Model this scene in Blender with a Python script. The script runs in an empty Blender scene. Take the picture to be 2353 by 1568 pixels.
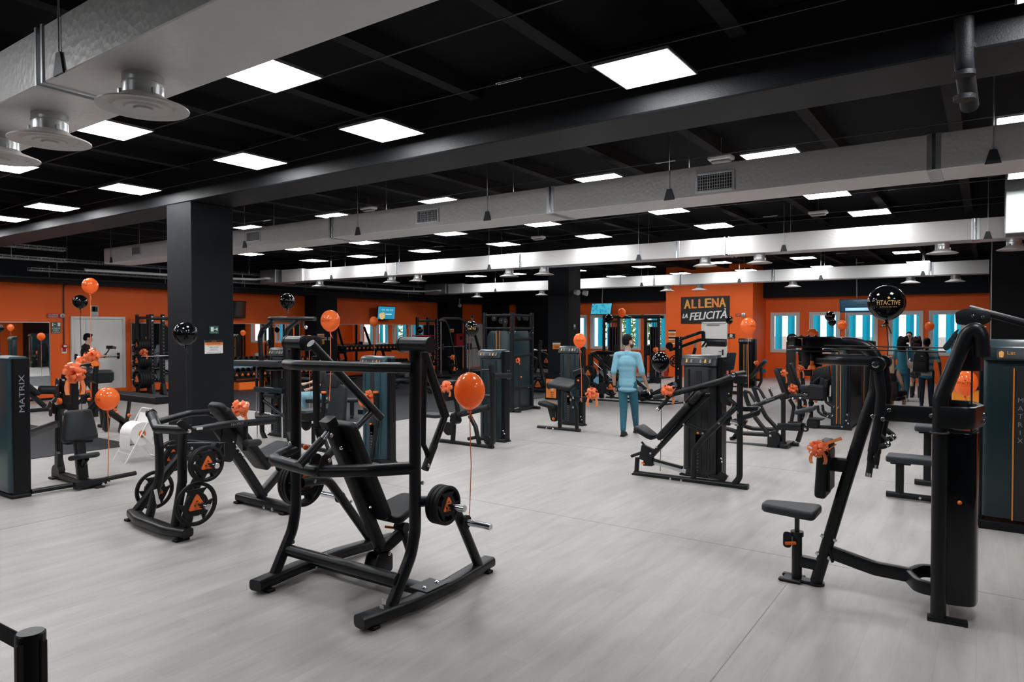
import bpy, bmesh, math, random
from mathutils import Vector as V, Matrix
random.seed(7)
PI=math.pi
C=bpy.context.scene.collection
# ---------------------------------------------------------------- camera
FPX=1569.0; CH=1.9; HOR=755.0
PITCH=math.atan((784-HOR)/FPX); YAW=math.atan2(2267-1176.5,FPX)
cd=bpy.data.cameras.new('camera'); cam=bpy.data.objects.new('camera',cd); C.objects.link(cam)
cd.sensor_width=36.0; cd.lens=36.0*FPX/2353; cd.clip_start=.05; cd.clip_end=300
cam.location=(0,0,CH); cam.rotation_euler=(PI/2-PITCH,0,YAW)
bpy.context.scene.camera=cam
# ---------------------------------------------------------------- world, exposure
PANEL_L=38.0
wd=bpy.data.worlds.new('sky'); bpy.context.scene.world=wd; wd.use_nodes=True
bg=wd.node_tree.nodes['Background']; bg.inputs[0].default_value=(.86,.95,1,1); bg.inputs[1].default_value=2.0
vs=bpy.context.scene.view_settings
vs.view_transform='Standard'; vs.look='None'; vs.exposure=0.0; vs.gamma=1.0; vs.use_curve_mapping=False
# ---------------------------------------------------------------- pixel -> world (2353x1568 frame)
FW=(-math.sin(YAW),math.cos(YAW)); RT=(math.cos(YAW),math.sin(YAW))
def W(u,v,x=None,y=None,z=None,d=None):
    a=(u-1176.5)/FPX; b=(784-v)/FPX
    f=math.cos(PITCH)+b*math.sin(PITCH); h=-math.sin(PITCH)+b*math.cos(PITCH)
    r=V((FW[0]*f+RT[0]*a, FW[1]*f+RT[1]*a, h))
    if z is not None: t=(z-CH)/r.z
    elif x is not None: t=x/r.x
    elif y is not None: t=y/r.y
    else: t=d
    return V((0,0,CH))+r*t
class Crop:
    def __init__(s,x0,y0,k): s.a=(x0,y0,k)
    def __call__(s,cx,cy,**k): return W(s.a[0]+cx*s.a[2], s.a[1]+cy*s.a[2], **k)
# ---------------------------------------------------------------- materials
MT={}
def mat(n,col,rough=.5,metal=0,noise=0,scale=30,bump=0,bscale=200,emit=0,coat=0,spec=.5,trans=0,alpha=1,stretch=None):
    m=bpy.data.materials.new(n); m.use_nodes=True; t=m.node_tree; b=t.nodes['Principled BSDF']
    b.inputs['Base Color'].default_value=(*col,1); b.inputs['Roughness'].default_value=rough; b.inputs['Metallic'].default_value=metal
    b.inputs['Specular IOR Level'].default_value=spec
    if coat: b.inputs['Coat Weight'].default_value=coat; b.inputs['Coat Roughness'].default_value=.06
    if trans: b.inputs['Transmission Weight'].default_value=trans
    if alpha<1: b.inputs['Alpha'].default_value=alpha
    if emit: b.inputs['Emission Color'].default_value=(*col,1); b.inputs['Emission Strength'].default_value=emit
    if noise or bump:
        tc=t.nodes.new('ShaderNodeTexCoord'); mp=t.nodes.new('ShaderNodeMapping'); t.links.new(tc.outputs['Object'],mp.inputs[0])
        if stretch: mp.inputs['Scale'].default_value=stretch
    if noise:
        nz=t.nodes.new('ShaderNodeTexNoise'); nz.inputs['Scale'].default_value=scale; nz.inputs['Detail'].default_value=4
        t.links.new(mp.outputs[0],nz.inputs['Vector'])
        mx=t.nodes.new('ShaderNodeMix'); mx.data_type='RGBA'
        mx.inputs['A'].default_value=tuple(c*(1-noise) for c in col)+(1,); mx.inputs['B'].default_value=tuple(min(1,c*(1+noise)) for c in col)+(1,)
        t.links.new(nz.outputs['Fac'],mx.inputs['Factor']); t.links.new(mx.outputs['Result'],b.inputs['Base Color'])
    if bump:
        n2=t.nodes.new('ShaderNodeTexNoise'); n2.inputs['Scale'].default_value=bscale; t.links.new(mp.outputs[0],n2.inputs['Vector'])
        bp=t.nodes.new('ShaderNodeBump'); bp.inputs['Strength'].default_value=bump; bp.inputs['Distance'].default_value=.01
        t.links.new(n2.outputs['Fac'],bp.inputs['Height']); t.links.new(bp.outputs[0],b.inputs['Normal'])
    MT[n]=m; return m
mat('steel_black',(.0075,.0088,.0105),.36,.0,noise=.12,scale=60,bump=.02,bscale=700,spec=.32)
mat('steel_grey',(.03,.034,.038),.4,.2,noise=.1,scale=50)
mat('vinyl',(.0075,.0085,.010),.5,spec=.3,noise=.15,scale=40,bump=.08,bscale=900)
mat('vinyl_grey',(.020,.026,.030),.5,spec=.35,noise=.12,scale=40,bump=.08,bscale=900)
mat('shroud',(.012,.027,.033),.3,spec=.35,noise=.1,scale=20)
mat('shroud_blue',(.026,.066,.080),.3,spec=.4,noise=.1,scale=20)
mat('shroud_grey',(.028,.030,.033),.32,noise=.1,scale=20,spec=.35)
mat('shroud_dark',(.005,.006,.0075),.35,spec=.25,noise=.1,scale=20)
mat('window_smoke',(.006,.007,.009),.12,noise=.1,scale=10,spec=.35)
mat('rubber',(.007,.007,.008),.65,spec=.3,noise=.2,scale=60,bump=.1,bscale=500)
mat('grip',(.012,.012,.013),.8,noise=.2,scale=90)
mat('chrome',(.75,.77,.8),.16,1.0,noise=.05,scale=80)
mat('galv',(.62,.65,.66),.32,.9,noise=.15,scale=14)
mat('alu',(.6,.62,.63),.35,.8,noise=.06,scale=40)
mat('orange_pl',(.9,.17,.02),.38,noise=.06,scale=50)
mat('orange_stripe',(.75,.24,.02),.4,noise=.05,scale=50)
mat('balloon_orange',(1.0,.25,.06),.16,coat=.6,noise=.03,scale=4)
mat('balloon_black',(.003,.0035,.004),.06,spec=.35,noise=.1,scale=4)
mat('ribbon',(1.0,.26,.10),.25,coat=.3,noise=.08,scale=30)
mat('ribbon_string',(.85,.22,.08),.5,noise=.08,scale=60)
mat('string_black',(.01,.01,.01),.5,noise=.1,scale=60)
mat('print_black',(.012,.010,.010),.6,noise=.1,scale=80)
mat('print_gold',(1.0,.56,.2),.5,noise=.05,scale=80)
mat('print_grey',(.24,.25,.26),.4,noise=.05,scale=80)
mat('print_white',(.85,.86,.87),.5,noise=.04,scale=80)
mat('print_orange',(.9,.27,.05),.5,noise=.05,scale=80)
mat('print_amber',(.88,.40,.07),.5,noise=.05,scale=80)
mat('sign_green',(.02,.10,.06),.5,noise=.06,scale=40)
mat('sign_red',(.45,.015,.02),.45,noise=.06,scale=40)
mat('sign_black',(.015,.014,.014),.6,noise=.1,scale=50)
mat('paper',(.85,.84,.82),.7,noise=.03,scale=30)
mat('white_paint',(.78,.78,.76),.45,noise=.03,scale=12)
mat('door_white',(.80,.79,.75),.5,noise=.03,scale=6)
mat('plastic_white',(.75,.75,.74),.35,noise=.03,scale=20)
mat('wall_orange',(.97,.138,.009),.62,noise=.05,scale=3,bump=.12,bscale=160)
mat('wall_black',(.0085,.0105,.0135),.6,spec=.15,noise=.1,scale=4,bump=.25,bscale=120)
mat('ceiling_black',(.006,.007,.008),.85,noise=.15,scale=3,bump=.1,bscale=60,spec=.1)
mat('joist_black',(.022,.021,.022),.8,noise=.15,scale=3,bump=.1,bscale=60,spec=.1)
mat('beam_black',(.012,.0135,.016),.5,spec=.22,noise=.15,scale=3,bump=.2,bscale=90)
mat('mirror',(.86,.9,.9),.015,1.0,noise=.01,scale=2)
mat('window_frame',(.74,.74,.74),.4,noise=.03,scale=20)
mat('fin_blue',(.05,.38,.46),.4,noise=.1,scale=4)
mat('leaf',(.16,.30,.07),.6,noise=.5,scale=9)
mat('render_white',(.75,.74,.7),.8,noise=.15,scale=3)
mat('diffuser_white',(.55,.52,.50),.4,noise=.04,scale=20)
mat('skin',(.42,.22,.15),.5,noise=.06,scale=30)
mat('skin_dark',(.10,.05,.035),.5,noise=.06,scale=30)
mat('skin_pale',(.6,.36,.27),.5,noise=.06,scale=30)
mat('hair_black',(.006,.005,.005),.7,spec=.15,noise=.4,scale=120,bump=.6,bscale=120)
mat('hair_brown',(.02,.010,.008),.7,spec=.15,noise=.4,scale=120,bump=.6,bscale=120)
mat('hair_blonde',(.55,.40,.24),.45,noise=.3,scale=90,bump=.5,bscale=90)
mat('shirt_blue',(.19,.42,.53),.8,noise=.10,scale=14,bump=.25,bscale=22)
mat('jeans',(.02,.115,.165),.8,noise=.25,scale=30,bump=.25,bscale=30)
mat('jeans_light',(.2,.38,.46),.8,noise=.35,scale=12)
mat('navy',(.008,.022,.035),.8,noise=.15,scale=20,bump=.2,bscale=25)
mat('cloth_black',(.008,.008,.009),.8,noise=.15,scale=30,bump=.2,bscale=30)
mat('jacket_teal',(.03,.21,.28),.8,noise=.15,scale=20,bump=.2,bscale=30)
mat('bag_beige',(.55,.42,.36),.6,noise=.06,scale=30)
mat('bag_black',(.010,.010,.012),.6,noise=.15,scale=30,bump=.2,bscale=60)
mat('beard',(.02,.014,.012),.7,noise=.3,scale=90)
mat('towel',(.12,.01,.02),.9,noise=.2,scale=60,bump=.4,bscale=90)
mat('blue_pl',(.01,.10,.19),.45,noise=.1,scale=40)
mat('brown_steel',(.05,.035,.028),.35,noise=.1,scale=40)
mat('glass_dark',(.01,.012,.014),.06,spec=.7,noise=.05,scale=3)
def node_mat(n): 
    m=bpy.data.materials.new(n); m.use_nodes=True; MT[n]=m; return m,m.node_tree,m.node_tree.nodes['Principled BSDF']
# thin latex and ribbon let light through
for _n,_c,_k in (('balloon_orange',(1.0,.36,.10,1),.55),('ribbon',(1.0,.38,.17,1),.4)):
    t=MT[_n].node_tree; b=t.nodes['Principled BSDF']; tr=t.nodes.new('ShaderNodeBsdfTranslucent'); tr.inputs[0].default_value=_c; ms=t.nodes.new('ShaderNodeMixShader'); ms.inputs[0].default_value=_k
    t.links.new(b.outputs[0],ms.inputs[1]); t.links.new(tr.outputs[0],ms.inputs[2]); t.links.new(ms.outputs[0],t.nodes['Material Output'].inputs[0])
# blue translucent sun fins
t=MT['fin_blue'].node_tree; b=t.nodes['Principled BSDF']; tr=t.nodes.new('ShaderNodeBsdfTranslucent'); tr.inputs[0].default_value=(.10,.72,.86,1); ms=t.nodes.new('ShaderNodeMixShader'); ms.inputs[0].default_value=.7
t.links.new(b.outputs[0],ms.inputs[1]); t.links.new(tr.outputs[0],ms.inputs[2]); t.links.new(ms.outputs[0],t.nodes['Material Output'].inputs[0])
# glass
m,t,b=node_mat('glass'); b.inputs['Base Color'].default_value=(.93,.97,.98,1); b.inputs['Roughness'].default_value=.02; b.inputs['Transmission Weight'].default_value=1; b.inputs['IOR'].default_value=1.05
n_=t.nodes.new('ShaderNodeTexNoise'); n_.inputs['Scale'].default_value=2; r_=t.nodes.new('ShaderNodeMapRange'); r_.inputs['To Min'].default_value=.0; r_.inputs['To Max'].default_value=.03
t.links.new(n_.outputs['Fac'],r_.inputs[0]); t.links.new(r_.outputs[0],b.inputs['Roughness'])
# lit panel
def emat(n,col,st):
    m,t,b=node_mat(n); b.inputs['Base Color'].default_value=(.8,.8,.8,1); b.inputs['Emission Color'].default_value=(*col,1); b.inputs['Emission Strength'].default_value=st
emat('panel_light',(.97,.985,1.0),PANEL_L)
# tv screens
def tvmat(n,c1,c2,st,sc):
    m,t,b=node_mat(n); b.inputs['Base Color'].default_value=(.01,.01,.012,1); b.inputs['Roughness'].default_value=.15
    tc=t.nodes.new('ShaderNodeTexCoord'); v=t.nodes.new('ShaderNodeTexVoronoi'); v.inputs['Scale'].default_value=sc; t.links.new(tc.outputs['Object'],v.inputs['Vector'])
    cr=t.nodes.new('ShaderNodeValToRGB'); cr.color_ramp.elements[0].color=(*c1,1); cr.color_ramp.elements[1].color=(*c2,1); cr.color_ramp.elements[1].position=.55
    t.links.new(v.outputs['Distance'],cr.inputs[0]); t.links.new(cr.outputs[0],b.inputs['Emission Color']); b.inputs['Emission Strength'].default_value=st
tvmat('screen_blue',(.01,.25,.5),(.08,.6,.8),.75,7.0)
tvmat('screen_navy',(.005,.05,.10),(.006,.06,.115),.7,1.0)
tvmat('screen_cyan',(.01,.3,.5),(.02,.36,.55),.75,1.0)
emat('screen_lit',(.05,.4,.75),.8); emat('screen_pale',(.5,.85,.95),.8); emat('screen_yellow',(.75,.48,.08),.7)
# duct (foil-faced board with embossed dimples)
m,t,b=node_mat('duct_foil'); b.inputs['Base Color'].default_value=(.66,.65,.64,1); b.inputs['Roughness'].default_value=.42; b.inputs['Metallic'].default_value=.2
tc=t.nodes.new('ShaderNodeTexCoord'); v=t.nodes.new('ShaderNodeTexVoronoi'); v.inputs['Scale'].default_value=26; t.links.new(tc.outputs['Object'],v.inputs['Vector'])
n2=t.nodes.new('ShaderNodeTexNoise'); n2.inputs['Scale'].default_value=8; t.links.new(tc.outputs['Object'],n2.inputs['Vector'])
ad=t.nodes.new('ShaderNodeMath'); ad.operation='ADD'; t.links.new(v.outputs['Distance'],ad.inputs[0]); t.links.new(n2.outputs['Fac'],ad.inputs[1])
bp=t.nodes.new('ShaderNodeBump'); bp.inputs['Strength'].default_value=.09; bp.inputs['Distance'].default_value=.02; t.links.new(ad.outputs[0],bp.inputs['Height']); t.links.new(bp.outputs[0],b.inputs['Normal'])
# floor: pale oak vinyl planks running along Y
m,t,b=node_mat('floor_vinyl')
tc=t.nodes.new('ShaderNodeTexCoord')
mp=t.nodes.new('ShaderNodeMapping'); mp.inputs['Rotation'].default_value=(0,0,PI/2); t.links.new(tc.outputs['Object'],mp.inputs[0])
br=t.nodes.new('ShaderNodeTexBrick'); br.inputs['Scale'].default_value=1; br.inputs['Brick Width'].default_value=1.25; br.inputs['Row Height'].default_value=.19; br.inputs['Mortar Size'].default_value=.0012; br.inputs['Bias'].default_value=0
br.inputs['Color1'].default_value=(.368,.350,.330,1); br.inputs['Color2'].default_value=(.404,.386,.364,1); br.inputs['Mortar'].default_value=(.325,.31,.295,1); br.offset=.37
t.links.new(mp.outputs[0],br.inputs['Vector'])
mp2=t.nodes.new('ShaderNodeMapping'); mp2.inputs['Scale'].default_value=(4.2,.6,1); t.links.new(tc.outputs['Object'],mp2.inputs[0])
nz=t.nodes.new('ShaderNodeTexNoise'); nz.inputs['Scale'].default_value=2.2; nz.inputs['Detail'].default_value=8; nz.inputs['Roughness'].default_value=.62; t.links.new(mp2.outputs[0],nz.inputs['Vector'])
cr=t.nodes.new('ShaderNodeValToRGB'); cr.color_ramp.elements[0].color=(.64,.63,.62,1); cr.color_ramp.elements[0].position=.28; cr.color_ramp.elements[1].color=(1.06,1.05,1.05,1); cr.color_ramp.elements[1].position=.62
t.links.new(nz.outputs['Fac'],cr.inputs[0])
mx=t.nodes.new('ShaderNodeMix'); mx.data_type='RGBA'; mx.blend_type='MULTIPLY'; mx.inputs['Factor'].default_value=.6
t.links.new(br.outputs['Color'],mx.inputs['A']); t.links.new(cr.outputs[0],mx.inputs['B']); t.links.new(mx.outputs['Result'],b.inputs['Base Color'])
b.inputs['Roughness'].default_value=.36
mr=t.nodes.new('ShaderNodeMapRange'); mr.inputs['To Min'].default_value=.3; mr.inputs['To Max'].default_value=.5; t.links.new(nz.outputs['Fac'],mr.inputs[0]); t.links.new(mr.outputs[0],b.inputs['Roughness'])
# rubber floor
m,t,b=node_mat('floor_rubber'); b.inputs['Roughness'].default_value=.6; b.inputs['Specular IOR Level'].default_value=.3
tc=t.nodes.new('ShaderNodeTexCoord'); nz=t.nodes.new('ShaderNodeTexNoise'); nz.inputs['Scale'].default_value=180; t.links.new(tc.outputs['Object'],nz.inputs['Vector'])
cr=t.nodes.new('ShaderNodeValToRGB'); cr.color_ramp.elements[0].color=(.012,.0135,.016,1); cr.color_ramp.elements[1].color=(.026,.029,.034,1); t.links.new(nz.outputs['Fac'],cr.inputs[0]); t.links.new(cr.outputs[0],b.inputs['Base Color'])
m,t,b=node_mat('floor_blue'); b.inputs['Roughness'].default_value=.5
tc=t.nodes.new('ShaderNodeTexCoord'); nz=t.nodes.new('ShaderNodeTexNoise'); nz.inputs['Scale'].default_value=60; t.links.new(tc.outputs['Object'],nz.inputs['Vector'])
cr=t.nodes.new('ShaderNodeValToRGB'); cr.color_ramp.elements[0].color=(.02,.14,.22,1); cr.color_ramp.elements[1].color=(.03,.2,.3,1); t.links.new(nz.outputs['Fac'],cr.inputs[0]); t.links.new(cr.outputs[0],b.inputs['Base Color'])
# striped polo
m,t,b=node_mat('polo_stripe'); b.inputs['Roughness'].default_value=.85
tc=t.nodes.new('ShaderNodeTexCoord'); sx=t.nodes.new('ShaderNodeSeparateXYZ'); t.links.new(tc.outputs['Object'],sx.inputs[0])
mm=t.nodes.new('ShaderNodeMath'); mm.operation='PINGPONG'; mm.inputs[1].default_value=.075; t.links.new(sx.outputs['Z'],mm.inputs[0])
cr=t.nodes.new('ShaderNodeValToRGB'); cr.color_ramp.interpolation='CONSTANT'; cr.color_ramp.elements[0].color=(.03,.2,.33,1); cr.color_ramp.elements[1].color=(.5,.5,.46,1); cr.color_ramp.elements[1].position=.028
t.links.new(mm.outputs[0],cr.inputs[0]); t.links.new(cr.outputs[0],b.inputs['Base Color'])
# ---------------------------------------------------------------- geometry helpers
class G:
    def __init__(s): s.v=[]; s.f=[]; s.m=[]
    def add(s,vs,fs,m=0):
        n=len(s.v); s.v+= [V(p) for p in vs]; s.f+=[tuple(i+n for i in f) for f in fs]; s.m+=[m]*len(fs); return s
    def box(s,c,d,b=0,R=None,m=0):
        c=V(c); hx,hy,hz=[q/2 for q in d]; b=min(b,hx*.98,hy*.98,hz*.98)
        if b<=0:
            P=[V((x*hx,y*hy,z*hz)) for x in(-1,1) for y in(-1,1) for z in(-1,1)]
            F=[(0,1,3,2),(4,6,7,5),(0,4,5,1),(2,3,7,6),(0,2,6,4),(1,5,7,3)]
        else:
            P=[];I={}
            for x in(-1,1):
                for y in(-1,1):
                    for z in(-1,1):
                        for ax in range(3):
                            I[(x,y,z,ax)]=len(P); h=[hx-b,hy-b,hz-b]; h[ax]+=b
                            P.append(V((x*h[0],y*h[1],z*h[2])))
            F=[]
            for sg in(-1,1):
                a=[I[(sg,y,z,0)] for y,z in((-1,-1),(1,-1),(1,1),(-1,1))]; F.append(a if sg>0 else a[::-1])
                a=[I[(x,sg,z,1)] for x,z in((-1,-1),(-1,1),(1,1),(1,-1))]; F.append(a if sg>0 else a[::-1])
                a=[I[(x,y,sg,2)] for x,y in((-1,-1),(1,-1),(1,1),(-1,1))]; F.append(a if sg>0 else a[::-1])
            for p in(-1,1):
                for q in(-1,1):
                    for (A,B,k) in((0,1,2),(1,2,0),(2,0,1)):
                        lo=[0,0,0];hi=[0,0,0]; lo[A]=hi[A]=p; lo[B]=hi[B]=q; lo[k]=-1; hi[k]=1
                        F.append([I[(*lo,A)],I[(*lo,B)],I[(*hi,B)],I[(*hi,A)]])
            for x in(-1,1):
                for y in(-1,1):
                    for z in(-1,1): F.append([I[(x,y,z,k)] for k in range(3)])
        if R is not None: P=[R@p for p in P]
        return s.add([p+c for p in P],F,m)
    def tube(s,pts,r,fil=0,seg=12,prof=None,up=(0,0,1),cap=True,fseg=5,m=0,closed=False):
        pts=[V(p) for p in pts]; up=V(up)
        if fil and len(pts)>2:
            out=[pts[0]]
            for i in range(1,len(pts)-1):
                a,b,c=pts[i-1],pts[i],pts[i+1]; d1=(a-b); d2=(c-b); l1,l2=d1.length,d2.length
                if l1<1e-6 or l2<1e-6: continue
                d1/=l1; d2/=l2; co=max(-1,min(1,d1.dot(d2))); an=math.acos(co)
                if an>PI-.02: out.append(b); continue
                L=min(fil/math.tan(an/2),l1*.48,l2*.48)
                p,q=b+d1*L,b+d2*L
                for k in range(fseg+1):
                    tt=k/fseg; out.append(p*(1-tt)**2+b*2*tt*(1-tt)+q*tt*tt)
            out.append(pts[-1]); pts=out
        if prof is None: pr=[(math.cos(2*PI*k/seg)*r,math.sin(2*PI*k/seg)*r) for k in range(seg)]
        else:
            w,h,rad=prof; rad=min(rad,w/2-1e-4,h/2-1e-4); pr=[]; q=3 if rad>.012 else 2
            for cx,cy,a0 in((w/2-rad,h/2-rad,0),(-w/2+rad,h/2-rad,PI/2),(-w/2+rad,-h/2+rad,PI),(w/2-rad,-h/2+rad,1.5*PI)):
                for k in range(q+1): a=a0+PI/2*k/q; pr.append((cx+rad*math.cos(a),cy+rad*math.sin(a)))
        n=len(pr); vs=[]; N=len(pts); prev=None
        for i,p in enumerate(pts):
            if closed: t0=(p-pts[i-1]).normalized(); t1=(pts[(i+1)%N]-p).normalized()
            else:
                t0=(p-pts[i-1]).normalized() if i>0 else None; t1=(pts[i+1]-p).normalized() if i<N-1 else None
                if t0 is None:t0=t1
                if t1 is None:t1=t0
            t=(t0+t1); t=t.normalized() if t.length>1e-6 else t1
            side=t.cross(up)
            if prev is not None and (prof is None or side.length<.3):
                side=prev-t*prev.dot(t)
            elif side.length<.05: side=t.cross(V((1,0,0)) if abs(t.x)<.8 else V((0,1,0)))
            if prev is not None and side.dot(prev)<0: side=-side
            side.normalize(); prev=side.copy(); u2=side.cross(t).normalized()
            ch=max(.35,math.sqrt(max(0,(1+t0.dot(t1))/2))); bd=(t1-t0)
            for a,b in pr:
                o=side*a+u2*b
                if bd.length>1e-4 and ch<.9999:
                    bn=bd.normalized(); o=o+bn*(o.dot(bn))*(1/ch-1)
                vs.append(p+o)
        fs=[]
        for i in range(N if closed else N-1):
            j=(i+1)%N
            for k in range(n): fs.append((i*n+k,i*n+(k+1)%n,j*n+(k+1)%n,j*n+k))
        if cap and not closed: fs.append(tuple(range(n))[::-1]); fs.append(tuple((N-1)*n+k for k in range(n)))
        return s.add(vs,fs,m)
    def cyl(s,a,b,r,r2=None,seg=16,bev=0,m=0):
        a=V(a);b=V(b); L=(b-a).length; r2=r if r2 is None else r2
        pf=[(0,r),(L,r2)] if not bev else [(0,r-bev),(bev,r),(L-bev,r2),(L,r2-bev)]
        return s.lathe(a,b-a,[(0,0)]+pf+[(L,0)],seg,m)
    def lathe(s,o,ax,pf,seg=20,m=0):
        o=V(o); ax=V(ax).normalized(); e=ax.orthogonal().normalized(); g=ax.cross(e)
        vs=[];idx=[];fs=[]
        for (h,r) in pf:
            if r<1e-6: idx.append([len(vs)]); vs.append(o+ax*h)
            else:
                idx.append(list(range(len(vs),len(vs)+seg)))
                for k in range(seg): a=2*PI*k/seg; vs.append(o+ax*h+e*(r*math.cos(a))+g*(r*math.sin(a)))
        for A,B in zip(idx[:-1],idx[1:]):
            if len(A)==1 and len(B)==1: continue
            for k in range(seg):
                k2=(k+1)%seg
                if len(A)==1: fs.append((A[0],B[k2],B[k]))
                elif len(B)==1: fs.append((A[k],A[k2],B[0]))
                else: fs.append((A[k],A[k2],B[k2],B[k]))
        return s.add(vs,fs,m)
    def prism(s,poly,o,ex,ey,th,bev=0,m=0,rings=2):
        """2-D outline in plane (ex,ey) at o, thickness th along ex x ey, centred; rounded edge bev"""
        o=V(o);ex=V(ex).normalized();ey=V(ey).normalized();ez=ex.cross(ey).normalized()
        n=len(poly); P=[V((p[0],p[1],0)) for p in poly]
        ar=sum(P[i].x*P[(i+1)%n].y-P[(i+1)%n].x*P[i].y for i in range(n))
        if ar<0: P=P[::-1]
        nr=[]
        for i in range(n):
            d1=(P[i]-P[i-1]).normalized(); d2=(P[(i+1)%n]-P[i]).normalized()
            nn=(V((d1.y,-d1.x,0))+V((d2.y,-d2.x,0)))
            if nn.length<1e-6: nn=V((d1.y,-d1.x,0))
            nn.normalize(); c=max(.4,nn.dot(V((d1.y,-d1.x,0)))); nr.append(nn/c)
        lay=[(-th/2,0),(th/2,0)] if not bev else []
        if bev:
            q=[(bev*(1-math.cos(k*PI/2/rings)),bev*(1-math.sin(k*PI/2/rings))) for k in range(rings+1)]
            lay=[(-th/2+a,-b) for a,b in q]+[(th/2-a,-b) for a,b in q[::-1]]
        vs=[];fs=[]
        for h,off in lay:
            for i in range(n):
                p=P[i]+nr[i]*off; vs.append(o+ex*p.x+ey*p.y+ez*h)
        L=len(lay)
        for j in range(L-1):
            for i in range(n): fs.append((j*n+i,j*n+(i+1)%n,(j+1)*n+(i+1)%n,(j+1)*n+i))
        fs.append(tuple(range(n))[::-1]); fs.append(tuple((L-1)*n+i for i in range(n)))
        return s.add(vs,fs,m)
    def ell(s,c,r,seg=16,rg=10,R=None,m=0):
        c=V(c); vs=[];fs=[]
        for j in range(rg+1):
            th=PI*j/rg
            for k in range(seg):
                a=2*PI*k/seg; p=V((r[0]*math.sin(th)*math.cos(a),r[1]*math.sin(th)*math.sin(a),r[2]*math.cos(th)))
                if R is not None:p=R@p
                vs.append(c+p)
        for j in range(rg):
            for k in range(seg): fs.append((j*seg+k,(j+1)*seg+k,(j+1)*seg+(k+1)%seg,j*seg+(k+1)%seg))
        return s.add(vs,fs,m)
def rr(w,h,r,q=4):
    out=[]
    for cx,cy,a0 in((w/2-r,h/2-r,0),(-w/2+r,h/2-r,PI/2),(-w/2+r,-h/2+r,PI),(w/2-r,-h/2+r,1.5*PI)):
        for k in range(q+1): a=a0+PI/2*k/q; out.append((cx+r*math.cos(a),cy+r*math.sin(a)))
    return out
def rpoly(pts,rad,q=3):
    """rounded polygon"""
    out=[]; n=len(pts)
    for i in range(n):
        a,b,c=V(pts[i-1]),V(pts[i]),V(pts[(i+1)%n]); d1=a-b; d2=c-b; l1,l2=d1.length,d2.length; d1/=l1; d2/=l2
        L=min(rad,l1*.45,l2*.45); p=b+d1*L; r=b+d2*L
        for k in range(q+1):
            t=k/q; x=p*(1-t)**2+b*2*t*(1-t)+r*t*t; out.append((x.x,x.y))
    return out
def mesh(name,g,mats,org=(0,0,0),ang=35):
    me=bpy.data.meshes.new(name); o=V(org)
    me.from_pydata([tuple(p-o) for p in g.v],[],g.f)
    for m in (mats if isinstance(mats,(list,tuple)) else [mats]): me.materials.append(MT[m])
    me.polygons.foreach_set('material_index',g.m); me.polygons.foreach_set('use_smooth',[True]*len(me.polygons))
    me.update(); me.set_sharp_from_angle(angle=math.radians(ang))
    return me
def link(name,data,parent=None,loc=(0,0,0)):
    o=bpy.data.objects.new(name,data); C.objects.link(o); o.location=loc
    if parent is not None: o.parent=parent
    return o
def tag(o,label=None,cat=None,group=None,kind=None):
    if label:o['label']=label
    if cat:o['category']=cat
    if group:o['group']=group
    if kind:o['kind']=kind
    return o
def struct(name,g,m,parent=None):
    c=sum((p for p in g.v),V())/len(g.v) if parent is None else None
    if parent is None:
        o=link(name,mesh(name,g,m,c),None,c); o['kind']='structure'
    else: o=link(name,mesh(name,g,m,parent.location),parent)
    return o
class T:
    """a thing: an Empty at its base; parts are given in world coordinates"""
    def __init__(s,name,label,cat,org,group=None):
        s.o=V(org); s.e=link(name,None,None,s.o); s.e.empty_display_size=.1; tag(s.e,label,cat,group)
    def p(s,name,g,m='steel_black',parent=None,label=None,ang=35,stuff=False):
        o=link(name,mesh(name,g,m,s.o,ang),parent or s.e)
        if label:o['label']=label
        if stuff:o['kind']='stuff'
        return o
    def tube(s,name,pts,r=.03,m='steel_black',parent=None,label=None,**k): return s.p(name,G().tube(pts,r,**k),m,parent,label)
    def rect(s,name,pts,w,h,m='steel_black',rad=.012,parent=None,label=None,**k): return s.p(name,G().tube(pts,0,prof=(w,h,rad),**k),m,parent,label)
    def box(s,name,c,d,m='steel_black',b=.006,R=None,parent=None,label=None): return s.p(name,G().box(c,d,b,R),m,parent,label)
    def cyl(s,name,a,b,r,m='steel_black',parent=None,label=None,**k): return s.p(name,G().cyl(a,b,r,**k),m,parent,label)
    def pad(s,name,c,ex,ey,w,h,th,m='vinyl',rad=.04,bev=.02,poly=None,parent=None,label=None): return s.p(name,G().prism(poly or rr(w,h,rad),c,ex,ey,th,bev,rings=3),m,parent,label,ang=50)
    def bolts(s,pts,n,r=.012,m='chrome',parent=None):
        n=V(n).normalized(); key=('bolt',round(n.x,2),round(n.y,2),round(n.z,2),r,m)
        if key not in CACHE:
            g=G().lathe((0,0,0),n,[(-.004,0),(-.004,r),(.003,r),(.004,r*.92),(.004,r*.62),(.010,r*.55),(.010,0)],10); CACHE[key]=mesh('bolt',g,m)
        for p in pts:
            o=link('bolt',CACHE[key],parent or s.e,V(p)-s.o)
    def plate(s,c,ax,r=.22,th=.04,parent=None,hub=True,spokes=True,name='weight_plate'):
        ax=V(ax).normalized(); key=('plate',round(ax.x,2),round(ax.y,2),round(ax.z,2),r,th)
        if key not in CACHE: CACHE[key]=(plate_mesh(ax,r,th),hub_mesh(ax,r,th))
        a=link(name,CACHE[key][0],parent or s.e,V(c)-s.o)
        h=link('hub_badge',CACHE[key][1],a,(0,0,0)); return a
    def text(s,txt,c,ex,ey,h,m,parent=None,name='lettering',fit=None,vert=False):
        return link(name,text_mesh(txt,c-s.o if isinstance(c,V) else V(c)-s.o,ex,ey,h,m,fit),parent or s.e)
CACHE={}
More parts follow.
